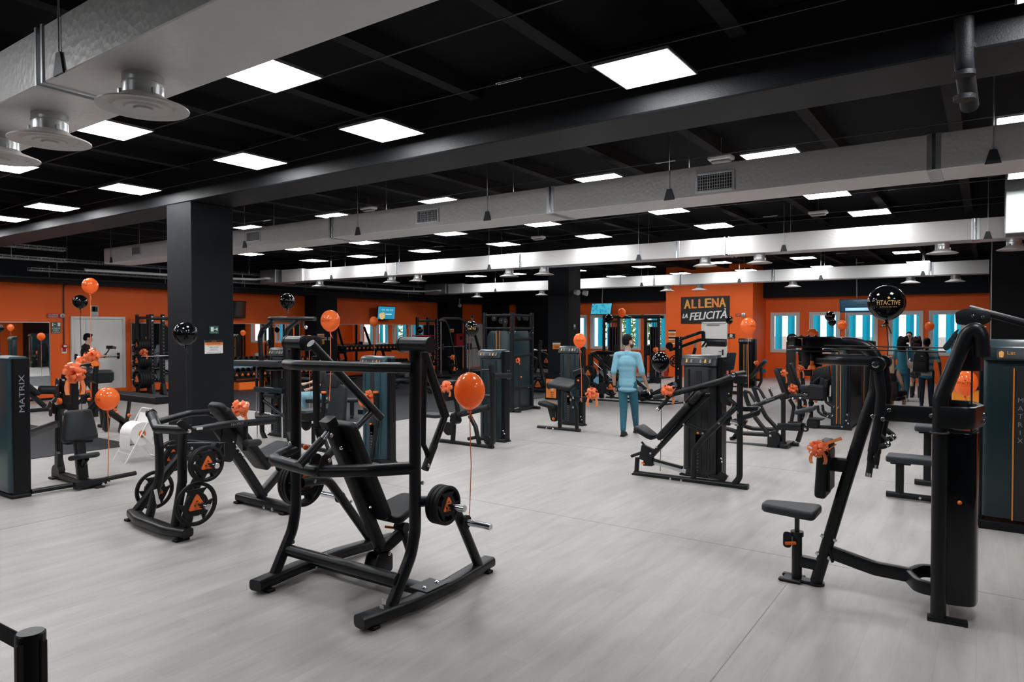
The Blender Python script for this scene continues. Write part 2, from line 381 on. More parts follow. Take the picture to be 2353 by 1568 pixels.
ORD='first second third fourth fifth sixth seventh eighth ninth tenth eleventh twelfth thirteenth fourteenth fifteenth sixteenth seventeenth eighteenth nineteenth twentieth twenty-first twenty-second twenty-third twenty-fourth twenty-fifth twenty-sixth'.split()
def frame(ax,upv=(0,0,1)):
    ax=V(ax).normalized(); u=V(upv)-ax*V(upv).dot(ax)
    if u.length<.05: u=V((0,1,0))-ax*ax.y
    u.normalize(); return ax,u.cross(ax).normalized(),u
def plate_mesh(ax,r,th):
    """grip-style rubber plate: rim, three curved openings, raised triangular hub"""
    ax,e,u=frame(ax); g=G(); n=48
    def P(a,rad,h): return e*(math.cos(a)*rad)+u*(math.sin(a)*rad)+ax*h
    # rim as lathe (tyre), inner radius ri
    ri=r*.83
    g.lathe((0,0,0),ax,[(-th/2*.7,ri),(-th/2,ri+r*.03),(-th/2,r-r*.05),(-th/2*.7,r),(th/2*.7,r),(th/2,r-r*.05),(th/2,ri+r*.03),(th/2*.7,ri),(-th/2*.7,ri)],n)
    # core disc
    g.lathe((0,0,0),ax,[(-th*.4,.024),(-th*.4,r*.54),(th*.4,r*.54),(th*.42,.024),(-th*.4,.024)],30)
    # spokes
    for k in range(3):
        a=PI/2+k*2*PI/3
        for da in(0,):
            w0,w1=.72,.60
            vs=[]
            for h in(-th*.38,th*.38):
                for rad,wd in((r*.40,w0),(r*.62,w1),(r*.84,w0*.9)):
                    for sg in(-1,1): vs.append(P(a+sg*wd,rad,h))
            fs=[(0,1,3,2),(2,3,5,4),(6,8,9,7),(8,10,11,9),(0,2,8,6),(2,4,10,8),(1,7,9,3),(3,9,11,5),(0,6,7,1),(4,5,11,10)]
            g.add(vs,fs)
    return mesh('weight_plate',g,'rubber')
def hub_mesh(ax,r,th):
    ax,e,u=frame(ax); g=G(); R=r*.54
    tri=[(R*math.cos(PI/2+k*2*PI/3+d),R*math.sin(PI/2+k*2*PI/3+d)) for k in range(3) for d in(0,)]
    tri=rpoly(tri,R*.35)
    for sg in(1,-1):
        # ring of triangle with hole
        n=len(tri); vs=[];fs=[]
        for h,sc in((0,1.0),(.006,.96)):
            for x,y in tri: vs.append(e*x*sc+u*y*sc+ax*(sg*(th*.42+h)))
        rh=.03
        for x,y in tri:
            a=math.atan2(y,x); vs.append(e*rh*math.cos(a)+u*rh*math.sin(a)+ax*(sg*(th*.42+.004)))
        for i in range(n):
            j=(i+1)%n; A=[(i,j,n+j,n+i),(n+i,n+j,2*n+j,2*n+i)]
            fs+=A if sg>0 else [q[::-1] for q in A]
        g.add(vs,fs)
    return mesh('hub_badge',g,'orange_pl')
def text_geo(txt,size=1.0):
    key=('txt',txt)
    if key not in CACHE:
        cu=bpy.data.curves.new('t','FONT'); cu.body=txt; cu.align_x='CENTER'; cu.align_y='CENTER'; cu.resolution_u=2
        ob=bpy.data.objects.new('t',cu); me=bpy.data.meshes.new_from_object(ob)
        CACHE[key]=([v.co.copy() for v in me.vertices],[tuple(p.vertices) for p in me.polygons])
        bpy.data.objects.remove(ob); bpy.data.meshes.remove(me); bpy.data.curves.remove(cu)
    return CACHE[key]
def text_mesh(txt,c,ex,ey,h,m,fit=None,shear=0):
    vs,fs=text_geo(txt); c=V(c);ex=V(ex).normalized();ey=V(ey).normalized()
    x0=min(p.x for p in vs);x1=max(p.x for p in vs);y0=min(p.y for p in vs);y1=max(p.y for p in vs)
    s=h/(y1-y0); sx=s if fit is None else fit/(x1-x0)
    g=G(); g.add([c+ex*((p.x-(x0+x1)/2)*sx+shear*(p.y-(y0+y1)/2)*s)+ey*((p.y-(y0+y1)/2)*s) for p in vs],fs)
    return mesh('lettering',g,m,ang=60)
# ================================================================ ROOM
ZC=4.3; ORT=3.07
fl=struct('floor',G().box((-8.2,10.7,-.05),(25.4,33.6,.1)),'floor_vinyl')
mat('seam',(.30,.25,.235),.6,noise=.1,scale=30)
for c_,d_ in(((-3.0,5.94),(12.0,.007)),((-7.62,2.0),(.007,7.6)),((-1.2,2.0),(.007,7.6)),((-3.0,9.6),(13.5,.006))): struct('floor_seam',G().box((c_[0],c_[1],.0006),(d_[0],d_[1],.0012)),'seam',fl)
def slab(name,x0,x1,y0,y1,z0,z1,m,b=0): return struct(name,G().box(((x0+x1)/2,(y0+y1)/2,(z0+z1)/2),(x1-x0,y1-y0,z1-z0),b),m)
rf=slab('floor_rubber_zone',-20.4,-9.95,9.5,25.0,0,.008,'floor_rubber')
rf2=slab('floor_rubber_mat',-20.4,-11.37,-2.0,5.6,0,.008,'floor_rubber')
bf=slab('floor_blue_zone',-12.4,-10.2,19.0,24.2,.0,.010,'floor_blue')
struct('ceiling',G().box((-8.2,10.7,ZC+.1),(25.4,33.6,.2)),'ceiling_black')
cl=bpy.data.objects['ceiling']
jm=mesh('joist',G().box((0,0,0),(.13,33.4,.15)),'joist_black')
for k in range(20):
    o=link('joist',jm,cl,V((-20.1+1.28*k+.59-.0,10.7,ZC-.075))-cl.location)
for i,(y0,y1) in enumerate(((5.35,6.0),(15.94,16.6),(-5.3,-4.65))):
    struct('trim_%d'%(i+1),G().box((-8.2,(y0+y1)/2,(3.7+ZC)/2),(25.2,y1-y0,ZC-3.7),.012),'beam_black')
def column(n,x0,x1,y0,y1,z1=3.7,m='wall_black'): 
    return struct(n,G().box(((x0+x1)/2,(y0+y1)/2,z1/2),(x1-x0,y1-y0,z1),.008),m)
column('column_front',-9.88,-9.23,5.35,6.0); column('column_rear',-9.88,-9.23,15.94,16.6)
# left wall (mirrors), black soffit above, pilasters
wl=struct('wall_left',G().box((-20.5,10.7,ZC/2),(.2,33.6,ZC)),'wall_orange')
struct('trim_4',G().box((-20.075,10.7,(ORT+ZC)/2),(.65,33.4,ZC-ORT)),'wall_black')
for i,(y0,y1) in enumerate(((16.12,17.08),(23.44,24.44))): column('pilaster_%d'%(i+1),-20.4,-19.75,y0,y1,ORT)
column('pilaster_3',-20.4,-19.2,26.75,27.4,ORT)
# rear wall with window openings
YW=27.4; Z0,Z1=.97,2.51
WIN=[(-15.94,-14.88),(-14.72,-13.66),(-13.32,-12.26),(-12.1,-11.04),(-6.86,-5.8),(-5.46,-4.4),(-4.24,-3.18),(-2.84,-1.79),(-1.63,-.59)]
g=G(); g.box((-9.9,YW+.15,Z0/2),(22,.3,Z0)); g.box((-9.9,YW+.15,(Z1+ZC)/2),(22,.3,ZC-Z1))
xs=[-20.9]+[q for w in WIN for q in w]+[1.1]
for i in range(0,len(xs),2): g.box(((xs[i]+xs[i+1])/2,YW+.15,(Z0+Z1)/2),(xs[i+1]-xs[i],.3,Z1-Z0))
struct('wall_rear',g,'wall_orange')
struct('trim_5',G().box((-13.95,27.2,(ORT+ZC)/2),(11.6,.4,ZC-ORT)),'wall_black')
struct('trim_6',G().box((-3.5,27.2,(ORT+ZC)/2),(7.1,.4,ZC-ORT)),'wall_black')
column('pilaster_4',-18.67,-16.1,27.2,27.4,ORT)
struct('wall_center',G().box((-8.72,26.5,ZC/2),(3.35,1.8,ZC)),'wall_orange')
struct('wall_partition',G().box((2.1,21.7,ZC/2),(4.06,11.5,ZC)),'wall_black')
struct('trim_7',G().box((.066,15.945,1.95),(.012,.012,3.9)),'alu')
struct('wall_right',G().box((4.2,12.5,ZC/2),(.2,7,ZC)),'wall_orange'); struct('wall_right_front',G().box((4.2,1.5,ZC/2),(.2,15,ZC)),'wall_black')
struct('wall_front',G().box((-8.2,-6.0,ZC/2),(25.4,.2,ZC)),'wall_black')
struct('baseboard_left',G().box((-20.39,10.7,.03),(.02,33,.06)),'shroud_dark')
# windows
for i,(x0,x1) in enumerate(WIN):
    cx=(x0+x1)/2; w=x1-x0; h=Z1-Z0; cz=(Z0+Z1)/2
    def ring(W_,H_,t,d,y): 
        g=G()
        for s in(-1,1): g.box((cx+s*(W_/2-t/2),y,cz),(t,d,H_),.004); g.box((cx,y,cz+s*(H_/2-t/2)),(W_-2*t,d,t),.004)
        return g
    fr=struct('window_%d'%(i+1),ring(w,h,.055,.12,YW+.02),'window_frame')
    sa=struct('sash',ring(w-.10,h-.10,.085,.06,YW+.03),'window_frame',fr)
    o=struct('pane',G().box((cx,YW+.035,cz),(w-.25,.012,h-.25)),'glass',fr)
    struct('handle',G().tube([(x0+.09,YW-.03,cz),(x0+.09,YW-.03,cz-.13)],.01,seg=8).box((x0+.09,YW-.01,cz),(.03,.04,.06),.004),'alu',fr)
    # blue sun-shade fins outside
    for k in range(3):
        fx=x0+.12+k*.37+.05*((i*3+k*2)%3)
        f=T('sun_fin','%s blue vertical sun fin outside the %s window from the left'%(('left','middle','right')[k],ORD[i]),'fin',(fx,YW+.75,-.2),'sun fins outside window %d'%(i+1))
        f.box('blade',(fx,YW+.75,1.5),(.25,.04,3.4),'fin_blue',.005); f.box('rib',(fx+.06,YW+.79,1.5),(.03,.05,3.4),'fin_blue',.004)
struct('ground_outside',G().box((-9,32.7,-.3),(40,10,.2)),'render_white')
# shrubs outside
def shrub(c,r,n,label):
    t=T('shrub',label,'shrub',(c[0],c[1],-.2)); g=G(); rnd=random.Random(int(c[0]*100))
    for k in range(n):
        d=V((rnd.gauss(0,1),rnd.gauss(0,1),rnd.gauss(0,1))).normalized()*rnd.uniform(.55,1)
        p=V((c[0]+d.x*r[0],c[1]+d.y*r[1],c[2]+d.z*r[2])); e=V((rnd.gauss(0,1),rnd.gauss(0,1),rnd.gauss(0,1))).normalized(); f=e.orthogonal().normalized(); s=.11
        g.add([p-e*s,p+f*s*.5,p+e*s,p-f*s*.5],[(0,1,2,3)])
    t.p('foliage',g,'leaf',stuff=True); t.tube('trunk',[(c[0],c[1],-.2),(c[0],c[1],c[2])],.06,'brown_steel',seg=7)
for k,(x,y) in enumerate(((-14.9,31),(-13.0,30.4),(-11.0,31.3))): shrub((x,y,1.5),(.9,.6,1.6),700,'leafy green shrub behind the %s pane of the left windows'%('leftmost','middle','rightmost')[k])
slab('wall_outside',-8.5,1.5,31.5,31.7,-.3,1.55,'render_white')
# mirrors on the left wall
def mirror(y0,y1,lab):
    t=T('wall_mirror',lab,'mirror',(-20.39,(y0+y1)/2,.28))
    t.box('mirror_glass',(-20.385,(y0+y1)/2,1.165),(.02,y1-y0,1.77),'mirror',0)
    t.box('top_channel',(-20.38,(y0+y1)/2,2.06),(.03,y1-y0,.025),'alu',.003)
    for y in(y0,y1): t.box('side_channel',(-20.38,y,1.165),(.03,.012,1.77),'alu',.002)
mirror(3.2,7.86,'wall mirror left of the white fire door'); mirror(9.97,12.9,'wall mirror behind the black power rack')
mirror(13.0,15.87,'wall mirror above the dumbbells under the black television'); mirror(17.4,23.23,'long wall mirror below the blue-screen television')
# doors
def fire_door(name,y0,y1,z0,z1,hand):
    cy=(y0+y1)/2; w=y1-y0; x=-20.4
    g=G().box((x+.015,cy,(z0+z1)/2),(.03,w-.1,z1-z0))
    d=struct(name,g,'door_white')
    g=G()
    for s in(-1,1): g.box((x+.04,cy+s*(w/2-.035),(z0+z1)/2),(.08,.07,z1-z0),.006)
    g.box((x+.04,cy,z1-.035),(.08,w-.14,.07),.006); struct('door_frame',g,'white_paint',d)
    struct('push_bar',G().tube([(x+.09,y0+.12,z0+.92),(x+.09,y1-.2,z0+.92)],.022,seg=10),'chrome',d)
    for yy in(y0+.12,y1-.2): struct('bar_bracket',G().box((x+.06,yy,z0+.92),(.09,.05,.17),.012),'shroud_dark',d)
    struct('leaf_gap',G().box((x+.031,y0+w*.27,(z0+z1)/2),(.004,.006,z1-z0-.1)),'print_grey',d)
    struct('sill_step',G().box((x+.06,cy,z0/2),(.12,w,z0),.004),'wall_orange',d)
    return d
fire_door('door_1',8.36,9.78,.2,2.23,1); fire_door('door_2',25.25,26.7,.03,2.13,1)
g=G().box((-8.45,25.585,1.06),(.84,.03,2.1)); d3=struct('door_3',g,'door_white')
g=G()
for s in(-1,1): g.box((-8.45+s*.455,25.57,1.07),(.07,.07,2.13),.005)
g.box((-8.45,25.57,2.12),(.98,.07,.06),.005); struct('door_frame',g,'white_paint',d3)
struct('door_handle',G().tube([(-8.13,25.56,1.03),(-8.13,25.5,1.03),(-8.26,25.5,1.03)],.012,seg=8).box((-8.13,25.56,1.0),(.05,.02,.22),.004),'shroud_dark',d3)
struct('door_closer',G().box((-8.5,25.55,2.04),(.5,.04,.04),.005),'alu',d3)
# ================================================================ LIGHT PANELS
pf=G()
for s in(-1,1): pf.box((s*.295,0,0),(.012,.6,.02)); pf.box((0,s*.295,0),(.578,.012,.02))
pf.box((0,0,.004),(.58,.58,.008)); PF=mesh('frame',pf,'alu'); PD=mesh("diffuser",G().box((0,0,-.006),(.578,.578,.004)),"panel_light"); 
PB=mesh('driver_box',G().box((.0,.05,.045),(.22,.1,.05),.006),'shroud_dark')
def light(x,y,lab,grp,z=3.87):
    e=link('ceiling_light',None,None,(x,y,z)); tag(e,lab,'ceiling light',grp)
    link('frame',PF,e); link('diffuser',PD,e); link('driver_box',PB,e,(0,0,.01))
ROWS=[(3.28,[-4.59,-7.13,-9.79,-12.4,-14.6,-17.2],'square LED ceiling panel beside the nearest foil duct'),
 (4.87,[.42,-2.15,-4.96,-7.13,-9.95,-12.47,-14.45,-17.0],'square LED ceiling panel in the row before the big black beam'),
 (8.15,[.35,-2.02,-4.18,-6.94,-9.36,-11.8,-14.1],'square LED ceiling panel peeking over the duct with grilles'),
 (10.85,[.5,-1.95,-4.4,-6.9,-9.16,-11.73,-14.05,-16.03],'square LED ceiling panel just behind the duct with grilles'),
 (13.0,[-1.65,-4.31,-6.91,-9.28,-11.74,-14.02,-16.03],'square LED ceiling panel above the long white duct'),
 (20.3,[-1.72,-4.22,-6.58,-8.99,-11.5,-13.96,-15.76],'square LED ceiling panel between the two rear ducts'),
 (23.5,[-1.68,-4.32,-6.7,-9.0,-11.52,-13.9],'square LED ceiling panel furthest back above the rear duct'),
 (.2,[-6.2,-9.6,-13.5],'square LED ceiling panel behind the viewer'),
 (-2.5,[-4.0,-11.0],'square LED ceiling panel far behind the viewer'),
 (3.4,[2.6],'square LED ceiling panel out of view on the right'),(8.15,[3.0],'square LED ceiling panel beyond the right edge')]
for y,xs,lab in ROWS:
    for i,x in enumerate(sorted(xs,reverse=True)): light(x,y,lab.replace('square LED','%s square LED'%ORD[i]).replace('LED ceiling panel','LED panel from the right') if len(xs)>1 else lab,lab.replace('square LED ceiling panel','LED panels'))
# suspension wires along the rows
def cable(pts,r,m,lab,name='suspension_wire'):
    c=V(pts[0]); t=T(name,lab,'wire',c); t.tube('strand',pts,r,m,seg=6)
    return t
for i,(y,xs,lab) in enumerate(ROWS[:7]):
    for s in(-1,1):
        nm=['beside the nearest duct','before the black beam','over the grille duct','behind the grille duct','over the long white duct','between the rear ducts','above the rear duct'][i]
        pts=[(3.9,y+s*.31,3.92)]+[(x,y+s*.31,3.895+.02*((k*7)%3-1)) for k,x in enumerate(sorted(xs,reverse=True))]+[(-20.0,y+s*.31,3.92)]
        t=cable(pts,.004 if s<0 else .006,'steel_grey','%s steel wire carrying the light panels %s'%('near' if s<0 else 'far',nm))
        if s<0:
            for k,x in enumerate((-3.2,-11.0)):
                t.p('turnbuckle',G().tube([(x-.12,y-.31,3.905),(x-.12,y-.325,3.905),(x+.12,y-.325,3.905),(x+.12,y-.295,3.905),(x-.12,y-.295,3.905)],.004,seg=5),'galv')
# ================================================================ DUCTS
def duct(name,lab,x0,x1,y0,y1,z0,z1,joints,straps,grilles,difs,hangs,plenum=None):
    t=T(name,lab,'air duct',((x0+x1)/2,(y0+y1)/2,z0))
    cuts=sorted([x0]+joints+[x1]); cy=(y0+y1)/2
    for a,b in zip(cuts[:-1],cuts[1:]):
        ga=.03 if a!=x0 else 0; gb=.03 if b!=x1 else 0
        t.box('duct_section',((a+ga+b-gb)/2,cy,(z0+z1)/2),(b-a-ga-gb,y1-y0,z1-z0),'duct_foil',.006)
    for j in joints:
        t.box('joint_sleeve',(j,cy,(z0+z1)/2),(.1,y1-y0-.03,z1-z0-.03),'galv',.004)
        for s in(-1,1): t.p('joint_flange',G().box((j+s*.04,cy,(z0+z1)/2),(.03,y1-y0+.02,z1-z0+.02),.004),'galv')
    for sx in straps:
        st=t.box('joint_strap',(sx,cy,(z0+z1)/2),(.11,y1-y0+.008,z1-z0+.008),'galv',.003)
        t.box('strap_rib',(sx,y0-.006,(z0+z1)/2),(.03,.008,z1-z0),'chrome',.002,parent=st)
    for (gx0,gx1,gz0,gz1) in grilles:
        w=gx1-gx0;h=gz1-gz0; gx=(gx0+gx1)/2; gz=(gz0+gz1)/2
        fr=G()
        for s in(-1,1): fr.box((gx+s*(w/2-.012),y0-.008,gz),(.024,.016,h),.003); fr.box((gx,y0-.008,gz+s*(h/2-.012)),(w-.048,.016,.024),.003)
        gr=t.p('grille',fr,'alu'); t.box('grille_void',(gx,y0-.002,gz),(w-.04,.006,h-.04),'print_black',0,parent=gr)
        sl=mesh('slat',G().box((0,0,0),(.005,.010,h-.048)),'alu')
        for k in range(15): link('slat',sl,gr,V((gx0+.03+(w-.06)*k/14,y0-.008,gz))-t.o)
        hb=mesh('cross_slat',G().box((0,0,0),(w-.048,.006,.004)),'alu')
        for k in range(5): link('cross_slat',hb,gr,V((gx,y0-.007,gz0+.04+(h-.08)*k/4))-t.o)
    for (dx,dy) in difs:
        c=V((dx,dy,z0))
        n=t.p('diffuser_neck',G().lathe(c,(0,0,-1),[(0,.105),(.045,.105),(.05,.109),(.055,.105),(.13,.105)],20),'galv')
        t.p('diffuser_cone',G().lathe(c+V((0,0,-.11)),(0,0,-1),[(0,.11),(.02,.13),(.05,.21),(.06,.235),(.068,.235),(.066,.20),(.05,.17),(.055,.16),(.066,.15),(.06,.10),(.07,.09),(.064,.05),(.075,.045),(.07,0)],28),'diffuser_white',parent=n)
        for a in(0,2.1,4.2): t.box('clip',c+V((.112*math.cos(a),.112*math.sin(a),-.1)),(.02,.02,.035),'galv',.003,parent=n)
    for hx in hangs:
        for yy,s in((y0-.008,-1),(y1+.008,1)):
            w=t.p('hanger_wire',G().tube([(hx,yy,z0+.06),(hx,yy,ZC)],.0045,seg=5),'galv')
            t.p('hanger_bracket',G().prism([(-.06,0),(.06,0),(.025,.12),(-.025,.12)],(hx,yy,z0-.005),(1,0,0),(0,0,1),.012),'steel_grey',parent=w)
    if plenum:
        pa,pb,qa,qb=plenum
        t.box('fan_coil_unit',((pa+pb)/2,cy,(z0+z1)/2+.02),(pb-pa,y1-y0+.25,z1-z0+.07),'galv',.006)
        t.box('transition_box',((qa+qb)/2,cy,(z0+z1)/2+.01),(qb-qa,y1-y0+.1,z1-z0+.04),'duct_foil',.006)
        t.box('rating_label',(pa+.2,y0-.13,z0+.12),(.1,.004,.09),'paper',0)
        t.tube('insulated_pipe',[(pb-.25,y0-.13,z0+.12),(pb-.35,y0-.22,z0+.13),(-18.75,y0-.3,z0+.10),(-18.85,y0-1.2,z0+.08),(-18.85,y0-5.2,z0+.06)],.035,'plastic_white',fil=.15,seg=8)
    return t
duct('supply_duct','wide foil-faced duct with round diffusers hanging nearest the camera',-18.0,3.6,1.69,2.24,3.3,3.62,[-4.46],[],[],
     [(W(329,247,y=1.965).x,1.965),(W(115,318,y=1.965).x,1.965),(W(5,402,y=1.965).x,1.965),(-7.8,1.965)],[-4.2,-1.5,-7.0,-9.8,1.2])
duct('return_duct','beige duct with four rectangular grilles hanging behind the big black beam',-15.66,3.6,7.1,7.68,3.3,3.62,[],[-.4,-4.37,-8.34],
     [(-2.56,-2.14,3.33,3.54),(-6.56,-6.14,3.35,3.55),(-10.53,-10.11,3.38,3.57),(-14.46,-14.08,3.4,3.58)],[],[.03,-2.85,-5.32,-7.74,-10.57,-15.33,2.6])
duct('supply_duct','long white duct with round diffusers and a fan coil unit, above the machines',-16.89,3.6,13.28,13.79,3.33,3.667,[-4.16],[-.16,-5.17,-9.0,-12.98],[],
     [(W(u,v,y=13.53).x,13.53) for u,v in [(2165,577),(2330,568),(1745,600),(1620,607),(1250,625),(1170,630),(960,642),(900,645),(735,654)]],[.0,-3.1,-6.0,-9.9,-13.4,-15.6],(-18.8,-18.04,-17.82,-16.85))
duct('supply_duct','furthest white duct with round diffusers crossing in front of the lettered sign',-17.0,.04,21.05,21.55,3.3,3.64,[-8.07],[-1.22,-5.21,-8.96],[],
     [(W(u,v,y=21.3).x,21.3) for u,v in [(2195,645),(2092,650),(1822,659),(1607,666),(1533,668),(1245,680),(1097,681)]],[-1.4,-3.9,-6.2,-9.4,-12.6,-15.4],(-18.9,-17.78,-17.71,-16.96))
# fan coil at the right edge
t=T('fan_coil_unit','grey metal fan coil box with white pipe stubs at right edge',  'fan coil',(.75,12.3,3.25))
t.box('casing',(.75,12.3,3.72),(1.1,.5,.94),'galv',.012)
for k,(dx,dz) in enumerate(((.34,.18),(.4,-.02))): t.p('pipe_stub',G().lathe((.2+dx,12.04,3.75+dz),(.35,-.8,.3),[(0,.05),(.16,.05),(.16,.06),(.2,.06),(.2,.035),(.1,.035)],14),'plastic_white')
# cable trays along the mirrored wall
def tray(y0,y1,x,z,lab,ztop=ZC):
    t=T('cable_tray',lab,'cable tray',(x,(y0+y1)/2,z)); 
    for dx in(-.1,.1):
        for dz in(0,.07): t.tube('rail_wire',[(x+dx,y0,z+dz),(x+dx,y1,z+dz)],.004,'galv',seg=5)
    k=0; rm=mesh('rung_wire',G().tube([(-.1,0,.07),(-.1,0,0),(.1,0,0),(.1,0,.07)],.004,seg=5),'galv')
    y=y0
    while y<=y1: link('rung_wire',rm,t.e,V((x,y,z))-t.o); y+=.25
    yy=y0+.6
    while yy<y1: t.tube('drop_rod',[(x,yy,z),(x,yy,ztop)],.005,'galv',seg=5); yy+=2.6
    t.tube('cable_bundle',[(x,y0,z+.02),(x+.03,(y0+y1)/2,z+.025),(x,y1,z+.02)],.015,'print_grey',seg=6)
tray(3.0,7.3,-18,3.73,'upper wire cable tray at the far left ceiling'); tray(3.0,7.3,-18,3.47,'lower wire cable tray at the far left ceiling',3.725)
tray(7.2,21.0,-19.15,3.58,'upper long wire cable tray running behind the front column'); tray(6.97,21.0,-19.15,3.31,'lower long wire cable tray running behind the front column',3.575)
t=T('ceiling_pipe','thin painted pipe along the black soffit of the mirrored wall','pipe',(-19.7,15,3.2))
t.tube('pipe_run',[(-19.68,4,3.17),(-19.68,26.5,3.27)],.022,'steel_grey',seg=8)
for y in (7.6,10.6,13.2,15.6,18.2,20.8): t.tube('drop_rod',[(-19.68,y,3.2),(-19.68,y,3.5)],.006,'galv',seg=5)
# emergency lights on wires
for (u,v,y,lab) in ((1657,366,8.6,'small emergency luminaire beside the nearest light over the grille duct'),(847,480,8.6,'small emergency luminaire far left over the grille duct'),(1880,490,12.6,'small emergency luminaire over the long white duct at right'),(1237,547,12.6,'small emergency luminaire over the long white duct in the middle')):
    p=W(u,v,y=y); t=T('emergency_light',lab,'emergency light',p)
    t.box('housing',p+V((0,0,.01)),(.3,.16,.05),'plastic_white',.012); t.box('lens',p+V((0,0,-.03)),(.24,.1,.03),'print_grey',.01)
    t.tube('drop_wire',[p+V((0,0,.03)),V((p.x,p.y,ZC))],.003,'galv',seg=4)
# painted soil pipe at the upper right
t=T('drain_pipe','thick black painted drain pipe dropping below the ceiling at right','pipe',W(2225,180,y=5.7))
t.tube('pipe_run',[W(2215,40,y=5.2),W(2215,150,y=5.25),W(2228,245,y=5.6)],.055,'beam_black',seg=12,fil=.1)
for v in(110,170,225): t.cyl('pipe_clip',W(2216,v,y=5.25)+V((0,0,-.015)),W(2216,v,y=5.25)+V((0,0,.015)),.062,'beam_black')
# ================================================================ MACHINE A: plate-loaded press in the foreground
def plates(t,c,ax,n,r,th,horn=.35,peg=True):
    """n plates along a horn from c outward along ax"""
    c=V(c);ax=V(ax).normalized()
    t.cyl('weight_horn',c,c+ax*horn,.025,'chrome',seg=14,bev=.003)
    t.cyl('horn_flange',c-ax*.005,c+ax*.012,.05,'steel_black')
    for k in range(n): t.plate(c+ax*(.014+th*(k+.55)),ax,r,th)
def foot_pads(t,pts,w=.12,d=.07): 
    for p in pts: t.box('foot_pad',(p[0],p[1],.011),(w,d,.022),'rubber',.004)
c=Crop(540,750,.4655); c2=Crop(630,760,.2551); c4=Crop(800,1080,.2423)
xr,xl,xm=-3.17,-4.30,-3.75
t=T('press_machine','matte black plate-loaded press machine with tall twin uprights, nearest the camera','gym machine',(xm,3.55,0))
for x,s in((xr,1),(xl,-1)):
    t.rect('foot_rail',[(x-.03*s,2.93,.062),(x+.03*s,3.35,.062),(x+.03*s,3.75,.062),(x-.04*s,4.30,.062)],.115,.078,rad=.024,fil=.5)
    foot_pads(t,[(x-.03*s,3.02),(x-.03*s,4.22)],.14,.06)
y0=c(889,600,x=xr).y
R=[c(757,1420,x=xr),c(868,1130,x=xr),c(889,1010,x=xr),c(889,110,x=xr)]
L=[c(187,1245,x=xl),c(285,1000,x=xl),c(300,900,x=xl),c(300,95,x=xl)]
upr=t.tube('upright',R,.0405,fil=.3,seg=16); upl=t.tube('upright',L,.0405,fil=.3,seg=16)
yu=L[3].y
a,b=c(255,1103,x=xl),c(805,1225,x=xr); t.tube('lower_crossbar',[a,V((xr,b.y,a.z))],.043,seg=16)
t.rect('base_crossbar',[(xl,3.52,.065),(xr,3.56,.065)],.10,.07,rad=.02)
for x in(xr+.005,): t.box('joint_plate',(x-.02,3.56,.104),(.17,.22,.008),'steel_black',.003)
t.bolts([(xr+.0,3.5,.108),(xr+.0,3.63,.108)],(0,0,1),.016); t.bolts([(xl,3.47,.104),(xl,3.58,.104)],(0,0,1),.016)
# upper and middle bowed bars
zu=1.635
t.tube('upper_crossbar',[(xl,yu,zu),(xl+.02,yu-.12,zu),(xl+.22,yu-.17,zu),(xr-.25,y0-.14,zu),(xr,y0-.03,zu)],.036,fil=.12,seg=16)
zm=.945
ub=t.tube('mid_bow_bar',[(xl,yu,zm+.04),(xl-.0,yu-.24,zm),(xm,yu-.27,zm-.02),(xr-.22,y0-.2,zm),(xr,y0,zm+.01)],.043,fil=.17,seg=16,fseg=8)
# pivots
pl=c(290,100,x=xl)
for x,yy,s in((xl,yu,1),(xr,y0,-1)):
    z=1.79
    wa,wb=(.085,.085) if s>0 else (.11,.13)
    hs=t.cyl('pivot_housing',(x-wa,yy,z),(x+wb,yy,z),.052,'steel_black',seg=20,bev=.004)
    t.cyl('pivot_cap',(x-wa-.015,yy,z),(x-wa,yy,z),.055,'steel_black',parent=hs); t.cyl('pivot_cap',(x+wb,yy,z),(x+wb+.015,yy,z),.055,'steel_black',parent=hs)
# link plate of the left pivot
t.p('pivot_link',G().prism(rpoly([(-.06,-.06),(.15,-.05),(.15,.05),(-.06,.06)],.05),(xl+.115,yu,1.79),(0,1,0),(0,0,1),.02,.004),'steel_black')
al=[c2(330,115,x=-4.06),c2(960,785,x=-4.06)]
ar=[W(972,805,x=-3.28),W(1023,958,x=-3.28)]
t.tube('press_arm',al,.034,seg=14); t.tube('press_arm',ar,.034,seg=14)
t.tube('handle',[c2(868,745,x=-4.06),c2(475,1135,x=-4.06)],.027,seg=14); t.tube('handle',[W(1021,960,x=-3.28),W(976,1080,x=-3.28)],.027,seg=14)
t.tube('grip',[c2(640,972,x=-4.06),c2(475,1135,x=-4.06)],.029,'grip',seg=14); t.tube('grip',[W(998,1022,x=-3.28),W(976,1080,x=-3.28)],.029,'grip',seg=14)
t.rect('link_rod',[W(975,815,x=-3.28),W(972,1020,x=-3.28),W(984,1048,x=-3.28)],.02,.045,rad=.006)
t.rect('link_rod',[c2(375,230,x=-4.1),c2(385,850,x=-4.1),c2(430,1000,x=-4.1)],.03,.06,rad=.01,fil=.1)
t.bolts([W(984,1070,x=-3.25),W(971,1110,x=-3.13)],(1,0,0),.014); t.bolts([c2(338,120,x=-4.12)],(1,0,0),.018)
